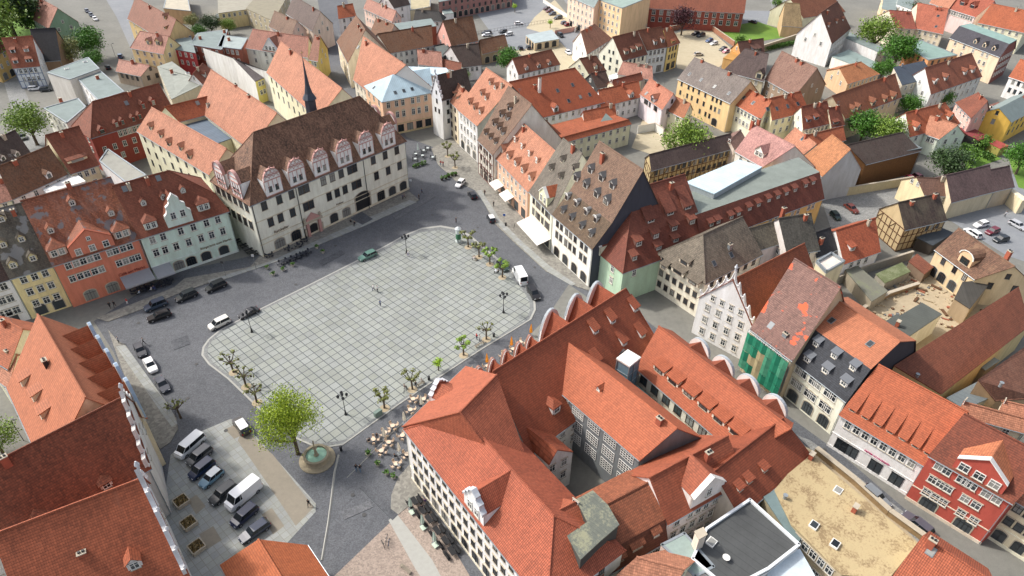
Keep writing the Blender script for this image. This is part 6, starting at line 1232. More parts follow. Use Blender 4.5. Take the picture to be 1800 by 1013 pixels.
for (p, q, c_, k, lb) in (((961, 15), (945, 18), (70, 30, 34), 'hatch', 'dark red hatchback first in the slanted row of the top parking lot'), ((966, 19), (950, 22), (96, 40, 50), 'hatch', 'wine red car second in the slanted row of the top parking lot'),
    ((971, 24), (955, 27), (64, 72, 92), 'hatch', 'grey blue car third in the slanted row of the top parking lot'), ((981, 31), (966, 34), (50, 56, 60), 'suv', 'dark grey car at the lower end of the slanted row'),
    ((993, 40), (1005, 38), (74, 84, 104), 'hatch', 'blue grey car beside the crimson car'), ((999, 43), (1011, 41), (128, 28, 46), 'hatch', 'crimson car at the end by the white wall'),
    ((912, 41), (926, 40), (228, 228, 228), 'hatch', 'white car alone on the grey part of the top parking lot'), ((915, 84), (910, 76), BKC, 'hatch', 'black car left of the pale grey garage'), ((929, 83), (924, 75), (52, 58, 66), 'hatch', 'dark grey car right beside the pale grey garage'),
    ((985, 62), (994, 68), (26, 26, 28), 'suv', 'black car behind the pale grey garage'), ((999, 92), (1006, 98), (228, 228, 230), 'hatch', 'white car in the pale yard below the garage'),
    ((855, 57), (843, 58), BKC, 'wagon', 'black car on the grey lot above the orange roofs'), ((855, 61), (843, 62), (222, 224, 226), 'hatch', 'white car in front of the black one on the grey lot'), ((884, 55), (873, 57), (40, 42, 46), 'hatch', 'dark car at the right of the grey lot'), ((893, 60), (882, 62), (224, 226, 226), 'wagon', 'white estate car at the right of the grey lot'),
    ((865, 163), (872, 160), (228, 228, 230), 'hatch', 'white car in the narrow yard beside the shed'),
    ((1223, 59), (1212, 61), BKC, 'hatch', 'black car at the upper end of the sandy lot row'), ((1232, 62), (1220, 65), (40, 50, 62), 'suv', 'dark blue car second in the sandy lot row'), ((1247, 71), (1236, 74), (60, 86, 130), 'hatch', 'blue car in the middle of the sandy lot row'), ((1255, 76), (1243, 79), (226, 226, 226), 'hatch', 'white car in the sandy lot row'), ((1271, 86), (1260, 89), (34, 38, 46), 'hatch', 'dark car near the lower end of the sandy lot row'), ((1276, 90), (1266, 93), (190, 130, 140), 'mini', 'pink small car at the lower end of the sandy lot row'), ((1228, 95), (1238, 94), (190, 186, 176), 'hatch', 'beige silver car alone on the sandy lot'),
    ((1268, 47), (1258, 45), BKC, 'hatch', 'black car on the asphalt above the lawn'), ((1281, 44), (1271, 40), (62, 76, 104), 'hatch', 'blue car on the asphalt above the lawn'), ((1323, 38), (1313, 35), (52, 54, 60), 'sedan', 'grey saloon at the right of the asphalt lot'), ((1170, 22), (1170, 32), (50, 60, 74), 'hatch', 'dark blue car beside the purple tree'),
    ((1497, 366), (1508, 374), (110, 52, 40), 'sedan', 'rusty red car abandoned in the walled yard'), ((1469, 379), (1477, 387), (30, 52, 46), 'mini', 'dark green small car in the walled yard'), ((1602, 316), (1610, 322), (190, 60, 80), 'hatch', 'red and white car behind the plank barn'), ((1616, 312), (1624, 317), (112, 22, 44), 'hatch', 'deep red car behind the plank barn'), ((1686, 300), (1698, 298), (190, 206, 224), 'hatch', 'pale blue car half hidden by the dark tree'),
    ((1725, 394), (1712, 397), (230, 230, 230), 'hatch', 'white car at the back of the right lot'), ((1710, 409), (1696, 400), (232, 232, 232), 'wagon', 'white estate car at the front of the right lot'), ((1745, 406), (1730, 411), (104, 30, 44), 'hatch', 'dark red car in the right lot'), ((1760, 420), (1745, 423), (30, 36, 40), 'hatch', 'black car in the right lot'), ((1790, 396), (1805, 404), (176, 178, 182), 'wagon', 'silver car with red side at the right edge'),
    ((153, 19), (160, 27), (60, 66, 84), 'hatch', 'dark blue car on the wide upper left street'), ((160, 26), (167, 33), (70, 78, 92), 'hatch', 'grey blue car on the wide upper left street'), ((167, 33), (174, 40), (226, 226, 226), 'hatch', 'white car in the row on the wide upper left street'), ((211, 98), (211, 88), (62, 92, 130), 'hatch', 'blue car beside the kerb near the trees'), ((62, 155), (74, 154), (228, 228, 228), 'wagon', 'white car in front of the half timbered house'), ((80, 157), (92, 156), (50, 52, 54), 'hatch', 'grey car in front of the half timbered house'),
    ((189, 118), (184, 112), BKC, 'hatch', 'black car between the grey roofs and the street'), ((40, 240), (46, 250), (40, 40, 44), 'hatch', 'dark car in the narrow left street')):
    car(k, p, q, c_, lb, group='cars in yards and lots' if p[1] > 100 or p[0] < 300 else g_, z=.03)
# ------------------------------------------------------------ people
SK = plain('skin', (196, 150, 124), .7, .05)
def person_mesh(pose, hairc=(60, 44, 34)):
    J = {}; r = {}
    def j(n, p, rad_): J[n] = Vector(p); r[n] = rad_
    sit = pose == 'sit'; hip = .5 if sit else .92; st = {'stand': .04, 'walk': .28, 'sit': 0}[pose]
    j('pel', (0, 0, hip), .15); j('waist', (0, 0, hip+.18), .135); j('chest', (0, .01, hip+.40), .165); j('neck', (0, 0, hip+.56), .065); j('chin', (0, .02, hip+.64), .08); j('head', (0, .0, hip+.74), .105); j('crown', (0, -.01, hip+.82), .07)
    E_ = [('pel', 'waist'), ('waist', 'chest'), ('chest', 'neck'), ('neck', 'chin'), ('chin', 'head'), ('head', 'crown')]
    for s, nm in ((-1, 'l'), (1, 'r')):
        k = s*st
        j('sh'+nm, (s*.19, 0, hip+.48), .065); j('el'+nm, (s*.25, .05-k*.5, hip+.22), .045); j('wr'+nm, (s*.24, .15-k*.8+(.1 if sit else 0), hip+.02+(.08 if sit else 0)), .03); j('ha'+nm, (s*.24, .19-k*.9+(.1 if sit else 0), hip-.05+(.08 if sit else 0)), .035)
        E_ += [('chest', 'sh'+nm), ('sh'+nm, 'el'+nm), ('el'+nm, 'wr'+nm), ('wr'+nm, 'ha'+nm)]
        for f in range(5):
            a_ = (f-2)*.014; j('f%s%d' % (nm, f), J['ha'+nm]+Vector((a_+(-s*.03 if f == 0 else 0), .03+.01*(f == 2), -.07+(.02 if f in (0, 4) else 0))), .009); E_.append(('ha'+nm, 'f%s%d' % (nm, f)))
        if sit: j('kn'+nm, (s*.12, .42, .48), .065); j('an'+nm, (s*.12, .44, .1), .045); j('to'+nm, (s*.12, .6, .05), .04)
        else: j('kn'+nm, (s*.1, k*.55+.02, .5), .07); j('an'+nm, (s*.1, k*1.0-(.04 if k < 0 else 0), .09), .045); j('to'+nm, (s*.11, k*1.0+.16, .045), .04)
        j('th'+nm, (s*.09, .02, hip-.06 if not sit else .5), .1)
        E_ += [('pel', 'th'+nm), ('th'+nm, 'kn'+nm), ('kn'+nm, 'an'+nm), ('an'+nm, 'to'+nm)]
    bm = bmesh.new(); sk = bm.verts.layers.skin.verify(); V = {}
    for n in J: v = bm.verts.new(J[n]); v[sk].radius = (r[n], r[n]); V[n] = v
    V['pel'][sk].use_root = True
    for a, c in E_: bm.edges.new((V[a], V[c]))
    me = bpy.data.meshes.new('person'); bm.to_mesh(me); bm.free(); o = bpy.data.objects.new('tmp', me); COL.objects.link(o)
    o.modifiers.new('s', 'SKIN'); sub = o.modifiers.new('u', 'SUBSURF'); sub.levels = 1; sub.render_levels = 1
    dg = bpy.context.evaluated_depsgraph_get(); m2 = bpy.data.meshes.new_from_object(o.evaluated_get(dg)); bpy.data.objects.remove(o)
    for m_ in (SK, plain('jacket', (70, 76, 96), .9), plain('trousers', (48, 54, 72), .9), plain('hair', hairc, .8), DARK): m2.materials.append(m_)
    for p in m2.polygons:
        c = p.center; z = c.z
        if z > hip+.6: i = 3 if (z > hip+.74 or c.y < -.03) else 0
        elif z > hip+.54 and abs(c.x) < .09: i = 0
        elif abs(c.x) > .19 and z < hip+.06 and z > hip-.2: i = 0 if (z < hip+.02 or not sit) else 1
        elif z > hip+.02: i = 1
        elif z < .1: i = 4
        else: i = 2
        p.material_index = i; p.use_smooth = True
    m2.name = 'person'; return m2
PM = {k: person_mesh(k) for k in ('stand', 'walk', 'sit')}
def person(p, pose, top, legs, label, rz=None, group=None, hair=(60, 44, 34), z=.02, t=None, zs=0):
    P = G(px(t, p), 0); o = bpy.data.objects.new('person', PM[pose]); COL.objects.link(o); o.location = (P.x, P.y, z+zs); o.rotation_euler.z = rz if rz is not None else random.uniform(0, 6.28)
    for i, c_ in ((1, top), (2, legs), (3, hair)):
        o.material_slots[i].link = 'OBJECT'; o.material_slots[i].material = plain('cloth', c_, .9, .05)
    tag(o, label, 'person', group); return o
W_, B_, N_, G_, R_, T_ = (220, 220, 220), (28, 28, 32), (44, 54, 84), (110, 112, 116), (170, 50, 50), (176, 150, 120)
for a in (((657, 512), 'walk', W_, N_, 'person in a white top walking left of a companion in the middle of the square'), ((664, 514), 'walk', W_, B_, 'person in white and black walking right of a companion in the middle of the square'), ((669, 539), 'stand', (120, 132, 160), N_, 'person in grey blue standing alone in the middle of the square'),
    ((718, 452), 'walk', (228, 228, 232), (120, 110, 150), 'person in a white shirt beside the lamp at the top of the square'), ((737, 352), 'stand', B_, B_, 'person in black standing at the corner pavement of the town hall'), ((742, 342), 'walk', (60, 70, 100), B_, 'person in dark blue walking past the town hall corner'),
    ((708, 352), 'walk', (90, 90, 110), B_, 'left of two people under the last town hall window'), ((711, 350), 'walk', (130, 110, 110), B_, 'right of two people under the last town hall window'), ((617, 394), 'sit', B_, B_, 'person in black sitting left on the steps at the gateway'), ((624, 397), 'sit', (40, 40, 50), B_, 'person in black sitting right on the steps at the gateway'),
    ((544, 890), 'walk', B_, (40, 36, 34), 'person in black with a pale bag on the tan paving of the parking area'), ((627, 828), 'walk', B_, (90, 116, 140), 'person in a dark jacket on the left of a pair walking below the fountain'), ((634, 829), 'walk', (34, 34, 40), (84, 110, 136), 'person in a dark jacket on the right of a pair walking below the fountain'),
    ((802, 393), 'stand', (50, 50, 60), B_, 'person crossing the street above the advertising column'), ((210, 604), 'stand', (176, 176, 180), B_, 'person in a grey top at the corner of the gabled block'), ((254, 606), 'walk', (150, 146, 140), B_, 'person beside the first hatchback on the left street'),
    ((195, 543), 'walk', B_, B_, 'left of two people in black outside the terracotta house'), ((203, 541), 'walk', (30, 30, 34), (50, 50, 54), 'right of two people in black outside the terracotta house'), ((225, 536), 'stand', R_, (220, 220, 220), 'person in red by the terrace awning'),
    ((852, 344), 'walk', (70, 50, 46), B_, 'person walking on the right pavement by the salmon fronted house'), ((868, 364), 'stand', B_, B_, 'person in black by the small awnings'), ((775, 292), 'walk', R_, (90, 120, 140), 'person in red left of a pair below the café hedge'), ((779, 293), 'walk', (180, 60, 60), N_, 'person in red right of a pair below the café hedge'),
    ((731, 680), 'sit', B_, B_, 'person in black sitting on the bench by the pollard tree'), ((741, 674), 'sit', (200, 196, 190), T_, 'person in pale clothes sitting on the bench by the pollard tree'), ((838, 598), 'stand', R_, N_, 'person in red by the bench at the right edge of the square'), ((843, 601), 'stand', (216, 216, 216), N_, 'person in white by the bench at the right edge of the square'),
    ((834, 458), 'sit', (214, 206, 206), B_, 'person in white sitting left of a friend under the right hand trees'), ((872, 480), 'sit', (216, 220, 226), B_, 'person in white sitting under the last right hand tree'), ((876, 483), 'sit', B_, B_, 'person in black sitting under the last right hand tree'),
    ((711, 684), 'sit', (150, 130, 120), B_, 'person sitting beside a bicycle under the knotty tree'), ((1765, 382), 'walk', W_, B_, 'person in white and black crossing the right lot'), ((552, 33), 'walk', B_, B_, 'person at the top of the narrow street, left of two'), ((558, 35), 'walk', (40, 50, 70), B_, 'person at the top of the narrow street, right of two'),
    ((559, 90), 'walk', B_, (60, 60, 70), 'first of four people walking down the narrow street'), ((566, 94), 'walk', (50, 54, 66), B_, 'second of four people walking down the narrow street'), ((574, 94), 'walk', B_, B_, 'third of four people walking down the narrow street'), ((578, 92), 'walk', (70, 60, 60), B_, 'last of four people walking down the narrow street'),
    ((738, 718), 'sit', (40, 44, 70), B_, 'person in dark blue seated at the upper café parasol'), ((694, 806), 'sit', B_, B_, 'person in black seated at the lowest café table'), ((700, 822), 'sit', (196, 206, 216), B_, 'person in pale blue seated at the lowest café table'), ((650, 778), 'sit', B_, B_, 'person in black left of the busy café table'), ((663, 770), 'sit', (60, 56, 60), B_, 'person in dark brown right of the busy café table'),
    ((966, 572), 'walk', (200, 190, 180), B_, 'person behind the curved white gables by the kerb'), ((748, 885), 'sit', (90, 70, 110), B_, 'person in purple seated at the black terrace'), ((742, 896), 'sit', (60, 54, 60), B_, 'person in dark clothes seated at the black terrace'), ((247, 519), 'sit', (180, 190, 200), B_, 'person in pale blue at the left of the awning terrace'), ((268, 513), 'sit', (210, 206, 200), N_, 'person in white at the awning terrace'), ((272, 511), 'sit', (60, 70, 110), N_, 'person in blue at the awning terrace')):
    person(*a, z=.13 if a[0][1] < 700 else .03, zs=0)
# ------------------------------------------------------------ trees
def leafmat(c1, c2):
    k = ('leaf', c1, c2)
    if k in MC: return MC[k]
    m, nt, bs = newmat('foliage'); g = N(nt, 'ShaderNodeNewGeometry')
    f = math_(nt, 'ADD', math_(nt, 'MULTIPLY', g.outputs['Random Per Island'], .6), math_(nt, 'MULTIPLY', noise(nt, g.outputs['Position'], .7, 3), .5))
    L(nt, mix(nt, f, lin(c1), lin(c2)), bs.inputs['Base Color']); bs.inputs['Roughness'].default_value = .6
    bs.inputs['Transmission Weight'].default_value = 0.0; MC[k] = m; return m
BARK = plain('bark', (88, 76, 62), .95, .25, 0, 5)
TP = {}
def tree_proto(kind, seed=1):
    k = (kind, seed)
    if k in TP: return TP[k]
    rnd = random.Random(seed*31+len(kind)); t = MB(); c = MB()
    V = {'big': (11, 5.3, leafmat((82, 108, 12), (182, 202, 54)), 12500, .29, .26), 'dense': (8, 3.6, leafmat((30, 66, 12), (86, 140, 34)), 4200, .40, .3), 'dark': (8, 3.8, leafmat((22, 44, 18), (64, 92, 40)), 4000, .40, .3),
         'light': (8, 3.4, leafmat((60, 92, 24), (136, 164, 58)), 4200, .34, .3), 'olive': (7, 3.4, leafmat((86, 92, 50), (150, 152, 90)), 3600, .34, .3), 'purple': (8, 3.8, leafmat((44, 16, 26), (84, 36, 44)), 3600, .4, .3),
         'young': (4.6, 1.5, leafmat((70, 94, 30), (136, 156, 66)), 700, .24, .38), 'round': (3.2, 1.0, leafmat((84, 128, 20), (176, 206, 50)), 700, .22, .5), 'shrub': (2.6, 1.7, leafmat((40, 74, 22), (110, 150, 50)), 1200, .3, .05)}[kind]
    H_, cr, lm, n, ls, tf = V; th = H_*tf
    def limb(p, d, ln, r0, depth, tips):
        pts = [p]; q = p.copy(); dd = d.copy(); ns = 4
        for i in range(ns):
            dd = (dd + Vector((rnd.uniform(-.22, .22), rnd.uniform(-.22, .22), rnd.uniform(-.02, .2)))).normalized(); q = q+dd*(ln/ns); pts.append(q.copy())
        t.tube(pts, [r0*(1-.6*i/ns) for i in range(ns+1)], BARK, 5)
        tips += pts[2:]
        if depth > 0:
            for i in range(3 if depth > 1 else 2):
                a = rnd.uniform(0, 6.28); nd = (dd*.8 + Vector((math.cos(a), math.sin(a), rnd.uniform(-.1, .5)))*.75).normalized(); limb(pts[rnd.choice((2, 3, 4))], nd, ln*.62, r0*.45, depth-1, tips)
    tips = []; r0 = H_*.032
    t.tube([(0, 0, -.1), (0, 0, .3), (.05, 0, th)], [r0*1.5, r0*1.1, r0*.9], BARK, 8)
    for i in range(6):
        a = i*1.05+rnd.uniform(-.3, .3); el = rnd.uniform(.5, 1.2); limb(Vector((.03, 0, th*rnd.uniform(.85, 1))), Vector((math.cos(a)*math.cos(el), math.sin(a)*math.cos(el), math.sin(el))), cr*.85, r0*.55, 2 if kind in ('big', 'dense', 'light', 'dark', 'olive', 'purple') else 1, tips)
    clumps = [Vector(q) for q in tips]; cz = th+(H_-th)*.45; k3 = (H_-th)*.55
    for i in range(70 if n > 1500 else 16):
        a = rnd.uniform(0, 6.28); ph = math.asin(rnd.uniform(-.75, 1)); rr = rnd.uniform(.55, 1)**.5
        clumps.append(Vector((cr*rr*math.cos(a)*math.cos(ph), cr*rr*math.sin(a)*math.cos(ph), cz+k3*rr*math.sin(ph))))
    clumps = [q for q in clumps if q.z > th*.7 and math.hypot(q.x, q.y) < cr*1.1]
    sp_ = cr*(.17 if kind in ('big',) else .2)
    for i in range(n):
        q = rnd.choice(clumps) + Vector((rnd.gauss(0, sp_), rnd.gauss(0, sp_), rnd.gauss(0, sp_*.7))); s = ls*rnd.uniform(.6, 1.3)
        nrm = Vector((rnd.gauss(0, 1), rnd.gauss(0, 1), rnd.gauss(.7, 1))).normalized(); a = nrm.orthogonal().normalized(); b_ = nrm.cross(a); an = rnd.uniform(0, 6.28); a, b_ = a*math.cos(an)+b_*math.sin(an), b_*math.cos(an)-a*math.sin(an)
        c.face([q-a*s*.5, q-b_*s*.35, q+a*s*.6, q+b_*s*.35], lm)
    TP[k] = (t.mesh('trunk'), c.mesh('crown'), H_); return TP[k]
def pollard_proto(seed, leafy):
    k = ('pollard', seed, leafy)
    if k in TP: return TP[k]
    rnd = random.Random(seed); t = MB(); c = MB(); lm = leafmat((66, 74, 30), (128, 134, 62)) if leafy < 2 else leafmat((70, 104, 24), (140, 170, 60)); h = 2.0
    t.tube([(0, 0, 0), (0, 0, .4), (.03, .02, h)], [.2, .15, .13], BARK, 7)
    for i in range(7):
        a = i*.9+rnd.uniform(-.2, .2); r_ = rnd.uniform(.7, 1.35); z1 = h+rnd.uniform(.3, 1.3)
        p1 = Vector((.03+math.cos(a)*r_*.5, .02+math.sin(a)*r_*.5, h+.35)); p2 = Vector((math.cos(a)*r_, math.sin(a)*r_, z1))
        t.tube([(.03, .02, h-.1), p1, p2], [.1, .075, .06], BARK, 5); t.lathe([(.02, -.16), (.15, -.08), (.17, .06), (.08, .18), (.01, .2)], BARK, p2, 6)
        for j in range((8, 22, 42)[leafy]):
            d = Vector((rnd.gauss(0, .6), rnd.gauss(0, .6), rnd.uniform(.2, 1))).normalized(); e = p2+d*rnd.uniform(.25, .6); s = rnd.uniform(.14, .26)
            if j % 4 == 0: t.tube([p2, e], [.02, .01], BARK, 3)
            x = d.orthogonal().normalized(); y = d.cross(x); c.face([e-x*s, e-y*s*.6, e+x*s, e+y*s*.6], lm)
    TP[k] = (t.mesh('trunk'), c.mesh('crown'), 4); return TP[k]
def tree(p, pr, label, s=1.0, group=None, name='tree', cat='tree', z=0, rz=None, sz=None):
    P = G(p, z); R = root(name, P, label, cat, group, rz if rz is not None else random.uniform(0, 6.28)); R.scale = (s, s, sz or s)
    inst('trunk', pr[0], R, (0, 0, 0)); inst('crown', pr[1], R, (0, 0, 0)); return R
tree((524, 798), tree_proto('big', 3), 'large fresh green linden tree beside the round fountain', .84, sz=1.2)
gp = 'pollard trees round the square'
for i, (p, lf, lb) in enumerate((((411, 655), 0, 'knotty leafless pollard tree nearest the left tip of the square'), ((433, 680), 0, 'knotty pollard tree in the middle of the three bare ones on the left'), ((452, 708), 0, 'knotty pollard tree left of the large green linden'),
    ((676, 718), 1, 'pollard tree beside the utility box at the lower edge of the square'), ((725, 685), 1, 'gnarled pollard tree with clumps of new leaves beside the bench'), ((815, 625), 2, 'leafy pollard tree third from the right corner of the square'), ((855, 597), 0, 'brownish pollard tree by the litter bin near the right corner'),
    ((823, 435), 1, 'young pollard tree beside the advertising column'), ((842, 452), 1, 'slim pollard tree second behind the advertising column'), ((861, 465), 2, 'leafy pollard tree third behind the advertising column'), ((883, 488), 2, 'leafy pollard tree last in the row on the right of the square'),
    ((787, 275), 1, 'small tree left of two by the top café'), ((800, 295), 1, 'small tree right of two by the top café'), ((318, 735), 0, 'bare knotty tree at the tip of the left pavement'))):
    pr = pollard_proto(i+1, lf); tree(p, pr, lb, (1.3 if i < 3 else 1.2), gp, 'pollard_tree')
    if i not in (13,):
        P = G(p, .13); b = MB(); b.lathe([(.95, 0), (.95, .02)], M_DIRT, (0, 0, 0), 10); 
        o = b.buildL('tree_pit'); o.location = (P.x, P.y, .112); o['kind'] = 'structure'
tree((771, 652), tree_proto('round', 2), 'small round bright green ball tree at the lower edge of the square', 1.0, None, 'ball_tree')
for p, k, s, lb, sd in (((10, 62), 'light', 2.6, 'tall bright green trees at the upper left corner', 1), ((-12, 95), 'light', 2.2, 'bright green tree cut by the upper left edge', 2), ((30, 28), 'dark', 2.3, 'dark tree behind the green gabled house', 1), ((48, 10), 'dark', 2.2, 'dark tree at the top left corner behind the roof', 2),
    ((122, 98), 'olive', 1.15, 'olive coloured tree beside the black roofed barn', 1), ((168, 84), 'dense', 1.15, 'dense green tree by the wide upper left street', 1), ((170, 112), 'dense', .75, 'smaller green tree below the dense one', 2), ((66, 232), 'light', 1.25, 'light green tree on the corner below the half timbered house', 3),
    ((374, 48), 'dark', .8, 'ivy grown tree in the upper yard', 3), ((404, 50), 'light', .65, 'round bright green shrub tree among the grey roofs', 4), ((352, 60), 'dense', .6, 'green bush beside the ivy grown tree', 3), ((893, 112), 'dense', .9, 'bright green tree by the orange brown shed', 4), ((815, 140), 'light', .5, 'green bush in the yard by the orange lean roof', 5),
    ((1196, 268), 'light', 1.35, 'willow like green tree in the middle courtyard', 6), ((1197, 42), 'purple', 1.1, 'dark purple leaved tree by the brick building', 1), ((905, 22), 'round', 1.2, 'small tree in the grey parking lot', 3), ((967, 50), 'round', 1.1, 'small round tree on the sandy parking lot', 4),
    ((1530, 68), 'light', 1.5, 'tall loose green tree left of the bright green tree', 7), ((1568, 100), 'dense', 1.35, 'dense bright green tree with broad crown at the upper right', 5), ((1490, 150), 'olive', .6, 'scrubby tree in the overgrown lot', 4), ((1462, 140), 'olive', .5, 'small scrub by the broken wall', 5),
    ((1510, 235), 'dense', 1.0, 'green street tree below the long house with five dormers', 6), ((1548, 245), 'light', 1.05, 'light green street tree beside the mint house', 8), ((1590, 195), 'dense', .75, 'green street tree before the grey slate house', 7), ((1648, 182), 'dense', .7, 'green street tree before the long pale house', 8),
    ((1655, 303), 'dark', 1.0, 'big dark green tree behind the long plum brown barn', 5), ((1672, 320), 'dark', .7, 'low dark tree beside the big dark one', 6), ((1365, 12), 'shrub', 1.4, 'bush at the top right by the pale house', 1), ((1300, 78), 'shrub', 1.3, 'round bush at the corner of the lawn', 2),
    ((1720, 262), 'shrub', 1.6, 'shrub in the garden below the yellow house', 3), ((1350, 290), 'shrub', .01, 'x', 1), ((1270, 290), 'shrub', 1.0, 'green bush in front of the timber warehouse', 4), ((-8, 30), 'light', 2.4, 'bright green tree at the very corner of the upper left', 2), ((70, 40), 'dense', 1.2, 'green tree between the corner trees and the green gable', 1), ((138, 150), 'dense', .6, 'low green tree between the barn and the grey roofs', 6), ((1590, 30), 'dark', 1.1, 'dark tree behind the tall loose green tree', 4), ((1545, 130), 'dense', .8, 'green tree before the orange walled house', 2), ((1785, 290), 'dense', .9, 'green tree at the right edge by the lawn', 3), ((1700, 285), 'shrub', 1.6, 'bush at the end of the pavilion hedge', 1), ((340, 40), 'olive', .7, 'olive shrub tree in the upper yard', 2), ((8, 800), 'light', .8, 'bush at the left edge behind the dark red roof', 9), ((1740, 345), 'dark', .55, 'bare dark thicket against the long barn', 7)):
    if lb == 'x': continue
    s *= 1.12
    pr = tree_proto(k, 1+sd % 3); far_ = p[1] < 330 and k not in ('round', 'shrub'); s *= 1.18 if far_ else 1; p = (p[0], p[1]+(14*s if far_ else 0)); tree(p, pr, lb, s, 'trees between the houses', 'shrub' if k == 'shrub' else 'tree', 'shrub' if k == 'shrub' else 'tree')
def hedge(name, label, a, b_, wd, h, lm=None, z=0, cat='hedge'):
    P, Q = G(a, 0), G(b_, 0); d = Q-P; n = int(d.length*60*max(.6, h*.6)); c = MB(); lm = lm or leafmat((30, 62, 20), (90, 130, 44)); u = d.normalized(); v = Vector((-u.y, u.x, 0)); rnd = random.Random(5)
    for i in range(n):
        q = P+d*rnd.random()+v*rnd.uniform(-wd/2, wd/2)+Vector((0, 0, rnd.random()**.6*h)); s = .3; nr = Vector((rnd.gauss(0, 1), rnd.gauss(0, 1), rnd.gauss(.5, 1))).normalized(); x = nr.orthogonal().normalized(); y = nr.cross(x)
        c.face([q-x*s, q-y*s*.6, q+x*s, q+y*s*.6], lm)
    o = c.buildL(name); tag(o, label, cat); return o
hedge('hedge', 'ivy covered wall beside the small pink roofed house', (256, 148), (270, 120), 1.5, 3.5)
hedge('hedge', 'clipped dark green hedge round the pavilion garden', (1690, 262), (1745, 285), 1.4, 2.2)
hedge('hedge', 'green hedge along the brown wall below the lawn', (1300, 100), (1400, 78), 1.5, 2.0)
hedge('planter_hedge', 'green planter hedge in front of the top café', (726, 296), (750, 288), .9, 1.1)
# ------------------------------------------------------------ square furniture
def add_copy(proto, p, label, group, z=.0, rz=0, t=None):
    P = G(px(t, p), z); c = copytree(proto); c.location = (P.x, P.y, z); c.rotation_euler.z = rz; c['label'] = label
    if group: c['group'] = group
    return c
def lamp_proto():
    R = root('street_lamp', Vector((0, 0, 0)), '', 'street lamp', 'cast iron lamps on the square'); b = MB(); b.lathe([(.28, 0), (.26, .25), (.15, .6), (.12, 1.1), (.07, 1.3), (.06, 4.6)], DARK, n=8); b.buildL('pole', R)
    b = MB()
    for k in range(4): a = k*math.pi/2+.4; b.tube([(0, 0, 4.0), (math.cos(a)*.5, math.sin(a)*.5, 4.1), (math.cos(a)*.75, math.sin(a)*.75, 4.45)], .04, DARK, 4)
    b.buildL('arm', R); b = MB(); b.lathe([(.08, 0), (.2, .1), (.26, .42), (.3, .46), (.1, .68), (.03, .8)], DARK, n=8); me = b.mesh('lantern')
    for k in range(4): a = k*math.pi/2+.4; inst('lantern', me, R, (math.cos(a)*.75, math.sin(a)*.75, 4.45))
    inst('lantern', me, R, (0, 0, 4.7)); return R
lp = lamp_proto()
for i, (p, lb) in enumerate((((608, 729), 'black lamp with several lanterns between the linden and the lower edge of the square'), ((885, 550), 'black lamp with several lanterns at the right corner of the square'), ((715, 446), 'black lamp with several lanterns at the top of the square'), ((443, 584), 'black lamp post beside the black convertible'))):
    if i == 0: P = G(p, .1); lp.location = (P.x, P.y, .1); lp['label'] = lb
    else: add_copy(lp, p, lb, 'cast iron lamps on the square', .1)
def post_thing(p, label, h=3, kind='sign', name='road_sign', top=(40, 90, 170), z=.12):
    P = G(p, z); R = root(name, P, label, 'sign'); b = MB(); b.tube([(0, 0, 0), (0, 0, h)], .05, GREY, 5); b.buildL('pole', R)
    b = MB(); b.box((0, -.05, h-.3), (.6, .05, .6), paint(top)); b.buildL('sign_panel', R); return R
post_thing((886, 394), 'blue parking sign by the small dark car on the right pavement', 3.0)
post_thing((451, 476), 'thin sign post at the kerb before the town hall corner', 4.5, top=(200, 200, 200))
post_thing((397, 485), 'post with round pale base in front of the mint green house', 4.0, top=(60, 60, 60))
post_thing((723, 330), 'round sign at the corner of the town hall', 2.6, top=(210, 214, 220))
for p, lb in (((125, 75+25), 'lamp post beside the wide upper left street'), ((203, 100), 'street lamp by the dense green trees'), ((36, 205), 'lamp on the narrow left street'), ((42, 775), 'lamp in the lane behind the gabled block')):
    P = G(p, 0); R = root('street_lamp', P, lb, 'street lamp', 'slim street lamps'); b = MB(); b.tube([(0, 0, 0), (0, 0, 5), (.5, 0, 5.3)], .06, DARK, 5); b.buildL('pole', R); b = MB(); b.box((.7, 0, 5.28), (.6, .25, .14), DARK); b.buildL('lamp_head', R)
# advertising column
P = G((806, 425), .1); R = root('advertising_column', P, 'white advertising column with green poster at the top corner of the square', 'advertising column')
b = MB(); b.lathe([(.75, 0), (.75, .35), (.62, .4), (.62, 3.6)], plain('column_white', (206, 216, 212), .6, .1), n=16); b.buildL('shaft', R)
b = MB(); b.lathe([(.78, 3.6), (.78, 3.75), (.5, 4.0), (.15, 4.25), (.02, 4.3)], plain('column_cap', (196, 204, 204), .6), n=16); b.buildL('cap', R)
b = MB(); b.lathe([(.635, .9), (.635, 2.4)], plain('poster_green', (60, 116, 84), .7, .3, 0, 2), n=16); b.buildL('poster', R)
# fountain
P = G((558, 808), 0); FR = root('fountain', P, 'round stone fountain with green water and a statue on a column', 'fountain')
FST = plain('fountain_stone', (150, 140, 118), .95, .25, 0, 2)
b = MB(); b.lathe([(2.95, 0), (2.95, .18), (2.3, .2)], FST, n=32); b.buildL('step', FR)
b = MB(); n = 32
for (r0, z0, r1, z1) in ((2.15, .2, 1.95, .45), (1.95, .45, 1.9, 1.1), (1.9, 1.1, 2.12, 1.25), (2.12, 1.25, 2.12, 1.45), (2.12, 1.45, 1.72, 1.45), (1.72, 1.45, 1.72, .6)):
    for k in range(n):
        a0, a1 = 2*math.pi*k/n, 2*math.pi*(k+1)/n; b.face([(r0*math.cos(a0), r0*math.sin(a0), z0), (r0*math.cos(a1), r0*math.sin(a1), z0), (r1*math.cos(a1), r1*math.sin(a1), z1), (r1*math.cos(a0), r1*math.sin(a0), z1)], FST)
b.buildL('basin', FR); b = MB(); b.lathe([(1.72, 1.1), (1.72, 1.12)], plain('green_water', (150, 190, 166), .12, .2, 0, .8), n=32); b.buildL('water', FR)
